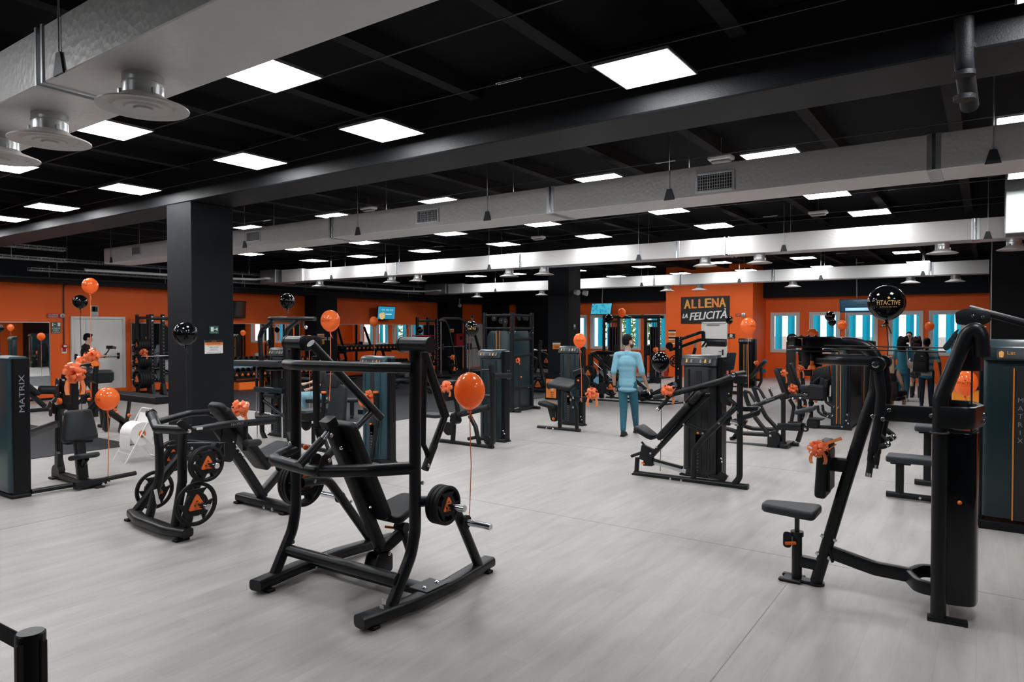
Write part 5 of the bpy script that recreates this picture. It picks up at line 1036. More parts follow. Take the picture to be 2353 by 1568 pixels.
# R: pulley column near the right windows
r_=Crop(1780,760,.1594); yR=20.5; Q=lambda a,b,dy=0: r_(a,b,y=yR+dy)
t=T('pulley_column','dark brown pulley column with round head in front of the right windows','gym machine',Q(240,740)*1.0)
x=Q(240,400).x; t.e.location=(x,yR,0); t.o=V((x,yR,0)); t.rect('column',[(x,yR,.03),Q(240,160)],.24,.16,'brown_steel',up=YU); t.cyl('pulley_head',Q(255,120,-.06),Q(255,120,.06),.15,seg=24); t.rect('side_rail',[(x+.35,yR,.03),Q(365,300)],.10,.08,up=YU); t.rect('base_rail',[(x-.1,yR,.05),(x+1.0,yR,.05)],.12,.08); t.rect('cross_rail',[Q(370,545),Q(560,545)],.05,.05); t.pad('knee_pad',Q(460,610),XU,ZU,.3,.16,.14,'vinyl',.05,.03); t.pad('thigh_pad',Q(490,490),XU,YU,.5,.3,.16,'vinyl',.05,.03); t.rect('front_post',[Q(540,540),V((Q(540,540).x,yR,.05))],.08,.08,up=YU)
# ================================================================ S: smith machine and rack by the mirrored wall
s_=Crop(880,720,.1212); xS=-17.2; Q=lambda a,b,dx=0: s_(a,b,x=xS+dx)
t=T('smith_machine','black smith machine with arched frame, perforated posts and a loaded bar','gym machine',(-17.2,20.5,0))
for a in(1020,1560):
    p=Q(a,140); t.rect('perforated_post',[(xS,p.y,.03),(xS,p.y,2.26)],.10,.08,up=XU); t.tube('guide_rod',[(xS+.1,p.y+.12,.15),(xS+.1,p.y+.12,2.15)],.025,'chrome')
    hm=mesh('peg_hole',G().cyl((0,0,0),(.006,0,0),.016,seg=8),'print_grey')
    for k in range(14): link('peg_hole',hm,t.e,V((xS+.04,p.y+.02,.5+k*.12))-t.o)
t.rect('side_arch',[Q(1040,135),Q(1170,140),Q(1230,250),Q(1385,960)],.08,.09,fil=.15,up=XU); t.rect('top_arch',[Q(1070,130),Q(1150,98),Q(1450,100),Q(1570,170)],.08,.09,fil=.15); t.rect('side_arch',[Q(1700,250),Q(1830,700)],.08,.09,up=XU)
t.tube('smith_bar',[Q(940,690),Q(1130,640),Q(1660,618)],.022,'chrome'); t.box('bar_carriage',Q(1120,640),(.12,.14,.25),'steel_black',.02); t.box('bar_carriage',Q(1640,630),(.12,.2,.25),'steel_black',.02); plates(t,Q(1335,1060)-V((.1,0,0)),(1,0,0),3,.22,.05,.3)
t.rect('base_rail',[V((xS,Q(1020,140).y-.2,.05)),V((xS,Q(1560,140).y+.5,.05))],.12,.09); t.rect('base_cross',[V((xS-.6,Q(1020,140).y,.05)),V((xS+.7,Q(1020,140).y,.05))],.10,.08); t.rect('base_cross',[V((xS-.6,Q(1560,140).y,.05)),V((xS+.7,Q(1560,140).y,.05))],.10,.08); t.tube('storage_horn',[Q(1230,825),Q(1330,820)],.03,'chrome')
t=T('squat_rack','black squat rack of perforated posts beside the smith machine','gym machine',(-17.6,19.0,0))
for a in(650,850): 
    p=s_(a,140,x=-17.6); t.rect('perforated_post',[(-17.6,p.y,.03),(-17.6,p.y,2.32)],.10,.09,up=XU); t.rect('base_foot',[(-18.2,p.y,.04),(-16.9,p.y,.04)],.1,.07)
    t.cyl('storage_horn',(-17.56,p.y,.9),(-17.25,p.y,.9),.025,'chrome'); t.plate((-17.5,p.y,.9),(1,0,0),.22,.06); t.plate((-17.44,p.y,1.5),(1,0,0),.18,.06)
    t.plate((-17.5,p.y,1.5),(1,0,0),.18,.06)
t.rect('top_beam',[s_(640,145,x=-17.6),s_(1010,145,x=-17.6)],.09,.09); t.tube('barbell',[s_(560,430,x=-17.4),s_(985,430,x=-17.4)],.018,'sign_red')
# ================================================================ T: dumbbell racks along the mirrored wall
hb=G().lathe((0,0,0),XU,[(-.06,0),(-.06,.075),(-.05,.085),(.05,.085),(.06,.075),(.06,0)],14); HB=mesh('dumbbell_head',hb,'rubber')
HH=mesh('handle',G().tube([(-.09,0,0),(.09,0,0)],.016,seg=8),'chrome')
tb=rpoly([(.06*math.cos(PI/2+k*2.0944),.06*math.sin(PI/2+k*2.0944)) for k in range(3)],.02); HT=mesh('badge',G().prism(tb,(0,0,0),YU,ZU,.006),'orange_pl')
def rack(y0,y1,tiers,lab,glab):
    t=T('dumbbell_rack',lab,'rack',(-19.75,(y0+y1)/2,0))
    for y in(y0+.15,(y0+y1)/2,y1-.15): t.rect('rack_leg',[(-19.80,y,.03),(-20.27,y,tiers[-1]+.05)],.08,.08,up=YU); [t.rect('shelf_arm',[(-19.35-(z-.4)*.45,y,z-.17),(-19.95-(z-.4)*.4,y,z-.17)],.05,.05) for z in tiers]; t.rect('rack_foot',[(-20.2,y,.035),(-19.2,y,.035)],.09,.06)
    for z in tiers: 
        for dx in(-.1,.1): t.rect('rack_shelf',[(-19.45-(z-.4)*.45+dx,y0,z-.12),(-19.45-(z-.4)*.45+dx,y1,z-.12)],.07,.05)
    for ti,z in enumerate(tiers):
        i=0
        y=y0+.12
        while y<y1-.05:
            e=link('dumbbell',None,None,(-19.45-(z-.4)*.45,y,z-.01)); tag(e,'%s dumbbell from the left, %s tier, rack %s'%(ORD[min(25,i)],('lower','upper')[ti],glab),'dumbbell','dumbbells %s'%glab)
            link('handle',HH,e); a=link('dumbbell_head',HB,e,(.14,0,0)); link('badge',HT,a,(.062,0,0)); link('dumbbell_head',HB,e,(-.14,0,0)); y+=.205; i+=1
rack(12.5,15.9,(.45,.85),'black two-tier dumbbell rack below the wall mirror near the front column','below the mirror near the front column')
rack(17.3,22.3,(.5,1.16),'long black two-tier dumbbell rack below the blue-screen television','below the blue-screen television')
t=T('plyo_box','orange plyometric box on the rubber floor by the dumbbells','box',(-18.9,12.6,0)); t.box('box_body',(-18.9,12.75,.13),(.5,.9,.26),'orange_pl',.02); t.box('box_top',(-18.9,12.75,.27),(.52,.92,.02),'rubber',.005)
def bench(name,x,y,yaw,lab,incl=55):
    t=T(name,lab,'bench',(x,y,0)); c_,s_2=math.cos(yaw),math.sin(yaw); D=lambda a,b,z: V((x+c_*a-s_2*b,y+s_2*a+c_*b,z)); ex=V((c_,s_2,0)); ey=V((-s_2,c_,0))
    t.pad('seat_pad',D(-.3,0,.44),ex,ey,.4,.3,.07,'vinyl_grey',.04,.02); i=math.radians(incl); d=ex*math.cos(i)+V((0,0,math.sin(i))); t.pad('back_pad',D(-.08,0,.47)+d*.42,ey,d,.3,.8,.07,'vinyl_grey',.05,.02)
    t.rect('spine',[D(-.7,0,.1),D(-.3,0,.38),D(.2,0,.30),D(.75,0,.08)],.06,.07,fil=.1); t.rect('foot_bar',[D(-.7,-.25,.04),D(-.7,.25,.04)],.06,.06); t.rect('foot_bar',[D(.75,-.3,.04),D(.75,.3,.04)],.06,.06); t.tube('prop',[D(.25,0,.3),D(-.08,0,.47)+d*.4],.02)
bench('adjustable_bench',-15.9,12.9,.3,'black adjustable bench on the rubber floor left of the dip station'); bench('adjustable_bench',-15.2,16.2,1.4,'black adjustable bench on the rubber floor behind the shoulder press'); bench('adjustable_bench',-13.5,14.3,1.2,'black adjustable bench on the rubber floor near the leg curl',70); bench('adjustable_bench',-14.0,18.6,.6,'black adjustable bench on the rubber floor beside the squat rack',20)
# ================================================================ U: power rack beside the fire door
xU=-19.3; u_=Crop(290,710,.134)
t=T('power_rack','black perforated power rack with bumper plates beside the white fire door','gym machine',(xU,10.6,0))
ys=[u_(440,700,x=xU).y,u_(630,700,x=xU).y]; ys.append(ys[1]+1.1)
for y in ys: 
    t.rect('perforated_post',[(xU,y,.03),(xU,y,2.3)],.09,.09,up=XU); t.p('foot_gusset',G().prism([(-.12,0),(.12,0),(.05,.3),(-.05,.3)],(xU,y,.02),XU,ZU,.1),'steel_black'); t.bolts([(xU+.05,y,2.22),(xU+.05,y,2.1)],XU,.03); t.rect('back_post',[(xU-.8,y,.03),(xU-.8,y,2.3)],.08,.08,up=XU); t.rect('depth_beam',[(xU-.8,y,2.2),(xU,y,2.2)],.08,.08)
    hm=mesh('peg_hole',G().cyl((0,0,0),(.005,0,0),.014,seg=6),'print_grey')
    for k in range(16): link('peg_hole',hm,t.e,V((xU+.044,y,.5+k*.1))-t.o)
t.rect('top_beam',[(xU,ys[0],2.18),(xU,ys[2],2.18)],.08,.09); t.tube('barbell',[(xU+.12,ys[0]-.35,1.12),(xU+.12,ys[2]+.4,1.12)],.02,'chrome')
for z,r in((1.44,.16),(1.0,.2),(.48,.26)):
    t.cyl('storage_horn',(xU-.1,ys[0]-.04,z),(xU-.1,ys[0]-.5,z),.025,'chrome')
    for k in range(5): t.plate((xU-.1,ys[0]-.09-k*.065,z),(0,-1,0),r,.062)
# ================================================================ V: glute-ham benches behind the left machines
v_=Crop(140,790,.1913)
def ghd(yv,dx,dz,lab):
    Q=lambda a,b,e=0: v_(a+dx,b+dz,y=yv+e); t=T('hyper_bench',lab,'bench',V((Q(700,700).x,yv,0)))
    a,b=Q(640,615),Q(1235,612); t.rect('long_pad',[V((a.x,yv,a.z)),V((b.x,yv,a.z))],.30,.12,'vinyl',rad=.02)
    z0=a.z-.06
    t.rect('upright_frame',[Q(405,430),V((Q(405,430).x,yv,.25))],.09,.09,up=YU); t.rect('orange_scale',[Q(398,420)+V((0,-.05,0)),Q(398,640)+V((0,-.05,0))],.03,.012,'orange_pl',up=YU); t.box('ankle_pad',Q(490,395),(.30,.34,.24),'vinyl',.05); t.rect('pad_arm',[Q(330,400),Q(500,385)],.08,.08)
    x0=Q(470,800).x; t.tube('leg_tube',[V((x0,yv,z0)),V((x0-.45,yv-.25,.04))],.04); t.tube('leg_tube',[V((x0,yv,z0)),V((x0-.45,yv+.25,.04))],.04); t.box('leg_foot',V((x0-.45,yv-.25,.03)),(.2,.12,.06),'rubber',.01); t.box('leg_foot',V((x0-.45,yv+.25,.03)),(.2,.12,.06),'rubber',.01)
    t.rect('spine',[V((x0-.1,yv,z0-.1)),V((x0+.5,yv,z0-.3)),V((x0+1.1,yv,.18))],.08,.09,fil=.1); t.rect('adjust_bar',[Q(825,690),V((Q(790,850).x,yv,.25))],.06,.05,'steel_grey',up=YU); t.rect('front_leg',[V((x0+.9,yv,.25)),V((x0+.8,yv,.03))],.16,.08,up=YU); t.rect('front_leg',[V((x0+.3,yv,z0-.2)),V((x0+.2,yv,.03))],.14,.07,up=YU)
    for q in((340,670),(820,860),(655,795)): t.p('pop_pin',G().ell(Q(q[0],q[1],-.06),(.035,.035,.03),8,6),'orange_pl')
ghd(6.0,0,0,'long black hyperextension bench nearest the white paper roll stand'); ghd(6.9,-140,-25,'long black hyperextension bench furthest toward the fire door')
t=T('handle_arm','black bench arm with orange end cap and bow, beside the camera operator','gym machine',V((v_(250,260,y=5.15).x,5.15,0))); a,b=v_(60,330,y=5.15),v_(400,240,y=5.15)
t.tube('arm_tube',[a,v_(200,270,y=5.15),b],.04); t.cyl('end_cap',b+V((0,-.06,0)),b+V((0,.0,0)),.06,'orange_pl'); t.rect('arm_post',[V((a.x+.3,5.15,a.z)),V((a.x+.3,5.15,.03))],.1,.1,up=YU); t.box('arm_foot',(a.x+.3,5.15,.03),(.4,.4,.06),'steel_black',.01); t.cyl('end_cap',v_(235,365,y=5.1),v_(235,365,y=5.15),.05,'orange_pl')
# X: low roller bench at the far left
f=Crop(0,820,.2105); xX=-17.7; Q=lambda a,b: f(a,b,x=xX)
t=T('sit_up_bench','low black sit-up bench with foam roller under the left mirror','bench',(xX,6.5,0)); roller(t,Q(425,362),Q(615,365),.10,'vinyl'); t.rect('roller_arm',[Q(600,385),Q(625,440),Q(520,560)],.08,.09,fil=.1,up=XU); t.rect('spine',[Q(310,390),Q(490,545)],.09,.10); t.pad('seat_pad',Q(330,350),YU,(0,.7,-.7),.3,.5,.1,'vinyl',.04,.02,poly=None) if False else t.box('seat_pad',Q(330,350),(.34,.4,.1),'vinyl',.03,R=Matrix.Rotation(-.8,3,'X')); t.rect('base_rail',[(xX,Q(300,600).y,.05),(xX,Q(560,560).y,.05)],.1,.08); t.rect('base_foot',[(xX-.3,Q(560,560).y,.04),(xX+.3,Q(560,560).y,.04)],.1,.07)
# ================================================================ W: paper roll stand
t=T('paper_roll_stand','white wire stand holding a big roll of paper towel','paper stand',(-10.1,5.0,0))
z1=.72; yt=5.1; xa,xb=-10.17,-9.80
t.tube('front_frame',[(-10.24,4.74,.012),(xa,yt-.02,z1-.03),(xa+.03,yt,z1+.02),(xb-.03,yt,z1+.02),(xb,yt-.02,z1-.03),(-9.82,4.70,.012)],.0095,'white_paint',fil=.04,seg=8); t.tube('rear_frame',[(xa,4.93,.40),(-10.22,5.26,.012),(-9.80,5.26,.012),(xb,4.93,.40)],.0095,'white_paint',fil=.03,seg=8)
t.tube('cross_wire',[(-10.23,4.80,.13),(-9.82,4.77,.13)],.005,'white_paint',seg=6); t.box('cutter_plate',((xa+xb)/2,5.06,.61),(.36,.008,.14),'white_paint',.002,R=Matrix.Rotation(-.35,3,'X'))
t.p('paper_roll',G().lathe((-10.14,4.95,.40),XU,[(0,.035),(0,.165),(.30,.165),(.30,.035),(0,.035)],36),'paper'); t.p('core_ring',G().lathe((-9.845,4.95,.40),XU,[(0,.03),(0,.055),(.012,.05),(.012,.03),(0,.03)],20),'orange_pl'); t.tube('spindle',[(-10.2,4.95,.40),(-9.80,4.95,.40)],.012,'chrome'); t.p('paper_tail',G().add([(-10.14,4.787,.40),(-9.84,4.787,.40),(-9.84,4.775,.25),(-10.14,4.775,.25),(-9.84,4.80,.17),(-10.14,4.80,.17)],[(0,1,2,3),(3,2,4,5)]),'paper')
# ================================================================ Y: belt stanchion, lower left
p=W(70,1462,d=1.9); p.z=W(70,1452,d=1.9).z
t=T('barrier_post','black belt barrier post with retractable belt at the lower left corner','barrier',(p.x,p.y,0)); q=W(-300,1330,d=2.6)
t.cyl('post_tube',(p.x,p.y,.02),(p.x,p.y,p.z-.12),.033,'steel_grey',seg=20); t.cyl('belt_head',(p.x,p.y,p.z-.16),(p.x,p.y,p.z),.037,'shroud_dark',seg=20,bev=.004); t.p('base_disc',G().lathe((p.x,p.y,0),ZU,[(0,0),(0,.16),(.012,.16),(.03,.05),(.03,0)],28),'steel_black')
d=V((q.x-p.x,q.y-p.y,0)).normalized(); s=V((-d.y,d.x,0))
for k in range(4): 
    a=k*PI/2+.5; t.box('belt_slot',(p.x+.037*math.cos(a),p.y+.037*math.sin(a),p.z-.085),(.018,.018,.13),'print_black',.003)
t.p('belt',G().box(V((p.x,p.y,p.z-.045))+d*.85,(.003,1.66,.05),0,R=Matrix.Rotation(math.atan2(-d.x,d.y),3,'Z')),'cloth_black')
e=p+d*1.7; t.cyl('far_post',(e.x,e.y,0),(e.x,e.y,p.z),.036,'steel_grey',seg=16)
# ================================================================ Z: branded bin
bx0,bx1,by=-9.70,-9.27,15.5; bz=.72
t=T('waste_bin','black waste bin with an orange lettered panel at the foot of the rear column','bin',((bx0+bx1)/2,by+.18,0))
t.box('bin_body',((bx0+bx1)/2,by+.18,bz/2-.06),(bx1-bx0,.36,bz-.12),'shroud_dark',.01); t.box('bin_rim',((bx0+bx1)/2,by+.18,bz-.07),(bx1-bx0+.03,.39,.12),'shroud_dark',.015); t.box('orange_panel',((bx0+bx1)/2-.02,by-.003,.30),(.31,.006,.50),'print_orange',.001); t.text('FIT',((bx0+bx1)/2+.02,by-.008,.15),ZU,(-1,0,0),.085,'print_black',fit=.15); t.text('ACTIVE',((bx0+bx1)/2+.02,by-.008,.385),ZU,(-1,0,0),.085,'print_white',fit=.29)
star=lambda r:[(r*(1 if k%2==0 else .42)*math.cos(PI/2+k*PI/5),r*(1 if k%2==0 else .42)*math.sin(PI/2+k*PI/5)) for k in range(10)]
t.p('star_mark',G().prism(star(.035),((bx0+bx1)/2-.085,by-.008,.29),ZU,(-1,0,0),.002),'print_black'); t.box('orange_panel',(bx1+.003,by+.18,.30),(.006,.27,.50),'print_orange',.001)
# ================================================================ SIGNS
def on(plane,val,u,v): return W(u,v,x=val) if plane=='x' else W(u,v,y=val)
def sign(name,lab,cat,plane,val,u0,v0,u1,v1,back,rows=(),th=.008,blocks=(),group=None):
    a,b=on(plane,val,u0,v0),on(plane,val,u1,v1); c=(a+b)/2; w=abs(b.y-a.y) if plane=='x' else abs(b.x-a.x); h=abs(a.z-b.z)
    ex,ey=(V(YU),V(ZU)) if plane=='x' else (V(XU),V(ZU)); n=ex.cross(ey)
    t=T(name,lab,cat,c,group)
    t.box('panel',c,(th,w,h) if plane=='x' else (w,th,h),back,.001)
    for (rx,ry,rw,rh,m) in blocks: t.box('printed_band',c+ex*(rx*w)+ey*(ry*h)+n*(th/2+.001),((.002,rw*w,rh*h) if plane=='x' else (rw*w,.002,rh*h)),m,0)
    for (txt,rx,ry,rw,rh,m) in rows: t.text(txt,c+ex*(rx*w)+ey*(ry*h)+n*(th/2+.0035),ex,ey,rh*h,m,fit=rw*w)
    return t,c,w,h
XW=-20.375
sign('alarm_sign','small red fire alarm sign with white words left of the fire door','sign','x',XW,108,721,136,731,'sign_red',[('ALLARME',0,.24,.8,.34,'print_white'),('INCENDIO',0,-.24,.8,.34,'print_white')])
t=T('alarm_siren','round grey alarm siren beside the red alarm sign','siren',W(142,726,x=XW)); p=W(142,726,x=XW); t.p('siren_body',G().lathe(p,XU,[(0,.06),(.05,.06),(.06,.045),(.06,0)],18),'alu'); t.p('siren_core',G().lathe(p+V((.06,0,0)),XU,[(0,.03),(.015,.02),(.015,0)],12),'print_grey')
sign('warning_sign','green sign with running figure and alarmed-door warning beside the left mirror','sign','x',XW,118,741,139,766,'sign_green',[('ATTENZIONE',0,-.06,.9,.16,'print_white'),('PORTA',0,-.25,.6,.15,'print_white'),('ALLARMATA',0,-.42,.9,.13,'print_white')],blocks=[(.33,.3,.3,.32,'print_white'),(-.12,.3,.16,.06,'print_white'),(-.36,.28,.1,.3,'print_white')])
sign('exit_sign','green and white emergency exit sign above the white fire door','sign','x',XW,209,703,226,727,'paper',[('USCITA DI',0,-.24,.8,.12,'print_black'),('EMERGENZA',0,-.40,.85,.12,'print_black')],blocks=[(0,.18,.86,.56,'sign_green'),(-.12,.18,.4,.44,'print_white'),(.22,.18,.1,.44,'print_white')])
t=T('wall_conduit','thin dark conduit running down the orange wall beside the door','conduit',W(146,800,x=XW)); t.tube('conduit_run',[W(160,652,x=XW),W(147,655,x=XW),W(146,660,x=XW),W(147,792,x=XW)],.018,'brown_steel',seg=8)
t=T('fire_call_point','small red fire call point with pictogram plate left of the fire door','call point',W(148,800,x=XW)); p=W(148,796,x=XW); t.box('call_box',p+V((.02,0,0)),(.05,.11,.11),'sign_red',.008); t.box('glass_plate',p+V((.047,0,.005)),(.004,.07,.05),'print_white',0); p=W(147.5,806,x=XW); t.box('pictogram_plate',p,(.006,.12,.15),'print_white',0); t.box('pictogram',p+V((.004,0,.015)),(.003,.09,.09),'sign_red',0)
sign('exit_sign','small green exit sign with white arrow on the front column','sign','x',-9.222,481,749,502,767,'sign_green',[('USCITA DI EMERGENZA',0,-.38,.7,.07,'print_white')],blocks=[(-.2,.06,.3,.56,'print_white'),(.16,.06,.28,.12,'print_white'),(.32,.06,.12,.36,'print_white')])
sign('notice','white notice with orange heading stuck on the front column','notice','x',-9.222,470,782,512,812,'paper',[('AVVISO IMPORTANTE',0,.22,.8,.12,'print_black'),('PER TUTTI GLI ISCRITTI',0,.06,.7,.07,'print_black'),('OBBLIGATORIO',0,-.05,.5,.07,'print_black'),('FITACTIVE',0,.41,.26,.09,'print_orange')],blocks=[(0,.41,1,.18,'print_black'),(0,.22,1,.2,'print_orange'),(0,-.18,.4,.03,'print_grey'),(0,-.26,.5,.03,'print_grey'),(0,-.42,.8,.03,'print_grey')])
for i,(a,b) in enumerate(((766,777),(778,791))): sign('notice','orange notice with dark heading on the mid pilaster, %s of the pair'%('upper','lower')[i],'notice','x',-19.742,729,a,745,b,'print_orange',[('AVVISO',0,.0,.6,.16,'print_black')],blocks=[(0,.42,1,.2,'print_black'),(0,.25,1,.14,'paper'),(0,-.25,.6,.05,'print_black')])
for i,u in enumerate((748.5,757)): p=W(u,779,x=-19.742); t=T('wall_socket','white wall socket %s the pilaster notices'%('just right of','furthest right of')[i],'socket',p); t.box('plate',p,(.012,.10,.10),'plastic_white',.004); t.box('insert',p+V((.008,0,0)),(.006,.05,.05),'print_black',.002)
sign('notice','orange notice with white top on the rear column','notice','y',15.932,1270,785,1288,803,'print_orange',[('AVVISO',0,-.12,.6,.16,'print_black')],blocks=[(0,.42,1,.16,'sign_black'),(0,.25,1,.2,'paper'),(0,-.3,.5,.05,'print_black')])
sign('exit_sign','small pale exit plate on the side of the rear column','sign','x',-9.222,1317,745,1323,757,'sign_green',[],blocks=[(0,.15,.6,.5,'print_white')])
sign('notice','small orange notice beside the red hose cabinet','notice','x',-19.742,1033,756,1043,764,'print_orange',[],blocks=[(0,.35,1,.25,'paper'),(0,-.1,.6,.08,'print_black')])
p0,p1=W(1043,767,x=-19.742),W(1062,795,x=-19.742); c_=(p0+p1)/2; t=T('hose_cabinet','red fire hose cabinet with dark window on the far pilaster','cabinet',c_); t.box('cabinet_body',c_+V((.08,0,0)),(.16,abs(p1.y-p0.y),abs(p0.z-p1.z)),'sign_red',.01); t.box('cabinet_window',c_+V((.165,.02,.08)),(.01,.2,.16),'glass_dark',.003)
for i,(a,b) in enumerate(((759,774),(775,791))): sign('notice','orange and black notice on the sign wall, %s of two'%('upper','lower')[i],'notice','y',25.59,1536,a,1553,b,'print_orange',[('AVVISO',0,-.02,.6,.14,'print_black')],blocks=[(0,.4,1,.22,'sign_black'),(0,.2,1,.14,'paper'),(0,-.22,.6,.06,'print_black'),(0,-.45,1,.08,'paper')])
sign('room_sign','small black sign with star roundel right of the white inner door','sign','y',25.585,1671,767,1689,778,'sign_black',[('SPOGLIATOIO',0,-.34,.7,.16,'print_white')])
p=W(1680,771.5,y=25.575); t=T('star_roundel','pale roundel on the small black sign by the inner door','emblem',p); t.cyl('roundel',p,p+V((0,-.006,0)),.055,'paper',seg=20); t.p('star',G().prism(star(.042),p+V((0,-.009,0)),XU,ZU,.003),'print_orange')
sign('alarm_sign','small red alarm sign on the orange block above the black weight tower','sign','y',25.59,1690,721.5,1703,727,'sign_red',[('ALLARME',0,0,.8,.4,'print_white')])
p=W(1709,724,y=25.59); t=T('alarm_siren','round pale siren on the orange block','siren',p); t.p('siren_body',G().lathe(p,NY,[(0,.075),(.05,.075),(.06,.05),(.06,0)],18),'alu')
sign('exit_sign','small dark exit plate between the right windows','sign','y',27.38,2024,745,2035,752,'sign_green',[],blocks=[(-.2,0,.35,.6,'print_white'),(.25,0,.35,.2,'print_white')])
sign('exit_sign','small green exit plate above the far fire door','sign','x',XW,1082,724,1088,735,'paper',[],blocks=[(0,.15,.7,.6,'sign_green')])
t=T('fire_extinguisher','red fire extinguisher on a black stand by the sign wall','extinguisher',W(1531,868,z=0)); p=W(1531,868,z=0); t.p('cylinder',G().lathe(p+V((0,0,.06)),ZU,[(0,0),(0,.075),(.42,.075),(.48,.04),(.5,.02),(.5,0)],16),'sign_red'); t.box('stand',p+V((0,0,.02)),(.45,.3,.03),'steel_black',.005); t.tube('nozzle_hose',[p+V((0,0,.55)),p+V((.09,-.03,.5)),p+V((.1,-.03,.2))],.014,'rubber',fil=.04)
# big lettered sign
a,b=W(1565,683,y=25.58),W(1676,743,y=25.58); c_=(a+b)/2; w=b.x-a.x; h=a.z-b.z
t=T('lettered_sign','large black sign with orange and white slogan on the orange block','sign',c_); t.box('panel',c_,(w,.04,h),'sign_black',.004)
al='ALLENA'
for i,ch in enumerate(al):
    for q,(dx,dz) in enumerate(((0,0),(.016,.0),(-.016,.0),(0,.014))): t.text(ch,c_+V((-w*.36+i*w*.145+dx,-.024-.001*q,h*.22+(.008*i)+dz)),(1,0,.035),ZU,h*.33,'print_amber' if i in(0,3,5) else 'print_orange',fit=w*(.125 if ch!='L' else .10))
def bold(txt,c,wd,ht,m): 
    for k,(dx,dz) in enumerate(((0,0),(.012,.006),(-.010,.004))): link('lettering',text_mesh(txt,V(c)+V((dx,-.001*k,dz))-t.o,(1,0,.06),ZU,ht,m,fit=wd,shear=.22),t.e)
bold('LA',c_+V((-w*.40,-.024,-h*.22)),w*.10,h*.16,'print_white'); bold('FELICITA\u0300'.replace('A\u0300','\u00c0'),c_+V((w*.09,-.024,-h*.17)),w*.76,h*.36,'print_white')
# poster on the wall behind the viewer (seen in the mirrors)
t=T('wall_poster','dark poster with smoke and pale lettering reflected in the left mirror','poster',(4.08,14.2,1.7)); t.box('panel',(4.085,13.2,1.7),(.02,3.2,2.6),'sign_black',.002); t.text('FRE',(4.07,14.3,2.2),(0,-1,0),ZU,.35,'print_white'); t.text('FITACTIVE',(4.07,12.6,1.9),(0,-1,0),ZU,.25,'print_orange',fit=1.2)
# ================================================================ TELEVISIONS, CAMERA, FLOODLIGHTS
def tv(lab,corner,ex,ey,w,h,scr,extra=None,pole=None):
    ex=V(ex).normalized();ey=V(ey).normalized();n=ex.cross(ey); c=V(corner)+ex*w/2-ey*h/2
    t=T('television',lab,'television',c); R=Matrix((ex,n,ey)).transposed() if False else Matrix([[ex.x,n.x,ey.x],[ex.y,n.y,ey.y],[ex.z,n.z,ey.z]])
    t.p('casing',G().box(c-n*.03,(w,.05,h),.008,R),'shroud_dark'); t.p('screen',G().box(c+n*.001,(w-.04,.008,h-.05),0,R),scr)
    for (rx,ry,rw,rh,m) in (extra or ()): t.p('screen_graphic',G().box(c+ex*rx*w+ey*ry*h+n*.006,(rw*w,.002,rh*h),0,R),m)
    if pole: t.tube('ceiling_mount',[c-n*.05+ey*h*.3,c-n*.08+V((0,0,.4)),V((pole.x,c.y-n.y*.08,ZC))],.02,'print_grey',seg=8)
    else: t.box('wall_bracket',((c.x-.055-20.395)/2,c.y,c.z),(c.x-.055+20.395,.16,.16),'steel_black',.01)
    return t,c
tv('black switched-off television beside the front column',W(505,690,x=-19.95),(-.12,1,0),(.10,0,1),1.05,.56,'glass_dark')
t,c_=tv('television with blue screen and yellow circle above the long mirror',W(869,703,x=-19.95),(-.03,1,0),(.10,0,1),1.0,.55,'screen_cyan',[(.12,-.1,.35,.08,'screen_pale'),(-.2,.22,.2,.12,'screen_lit'),(.05,.22,.18,.12,'screen_lit'),(.28,.22,.18,.12,'screen_lit')]); q=V((c_.x,c_.y,c_.z)); t.p('yellow_circle',G().prism([(.16*math.cos(a*PI/12),.16*math.sin(a*PI/12)) for a in range(24)],q+V((.012,-.26,-.11)),YU,ZU,.002),'screen_yellow')
tv('television with bright blue picture hanging by the left windows',W(1360,697,y=26.3),(1,0,-.0),(.12,.05,1),.98,.5,'screen_blue',None,W(1386,660,y=26.3))
tv('television with dark blue screen hanging by the right windows',W(1929,688,y=26.0),(1,0,0),(-.04,.06,1),1.05,.46,'screen_navy',[(.02,-.28,.7,.22,'screen_lit'),(.02,-.24,.5,.03,'screen_pale'),(.02,-.33,.4,.03,'screen_pale')],W(1967,655,y=26.0))
p=W(1055,700,x=-19.5); t=T('security_camera','white dome security camera on the soffit by the far pilaster','camera',p); t.tube('bracket',[W(1056,686,x=-19.7),p],.025,'plastic_white'); t.p('dome',G().ell(p+V((.03,0,-.05)),(.09,.09,.08)),'plastic_white')
p=W(1328,672,x=-9.22); t=T('floodlights','pair of white emergency spot heads on the rear column','lamp',p)
for s in(-1,1): t.p('lamp_head',G().lathe(p+V((.03,s*.22,0)),(1,s*.3,-.2),[(0,0),(0,.06),(.1,.075),(.14,.075),(.13,0)],14),'plastic_white')
t.tube('lamp_bar',[p+V((.03,-.22,0)),p+V((.03,.22,0))],.018,'shroud_dark')
# reception counter glimpsed behind the right machine
a,b=W(2188,846,y=11.6),W(2246,846,y=11.6); t=T('reception_counter','amber reception counter with dark top behind the right machine','counter',((a.x+b.x)/2,11.8,0)); cw=.9; t.box('counter_body',(a.x+cw/2,11.85,.52),(cw,.5,1.04),'orange_stripe',.01); t.box('counter_top',(a.x+cw/2,11.85,1.06),(cw+.08,.56,.05),'shroud_dark',.008)
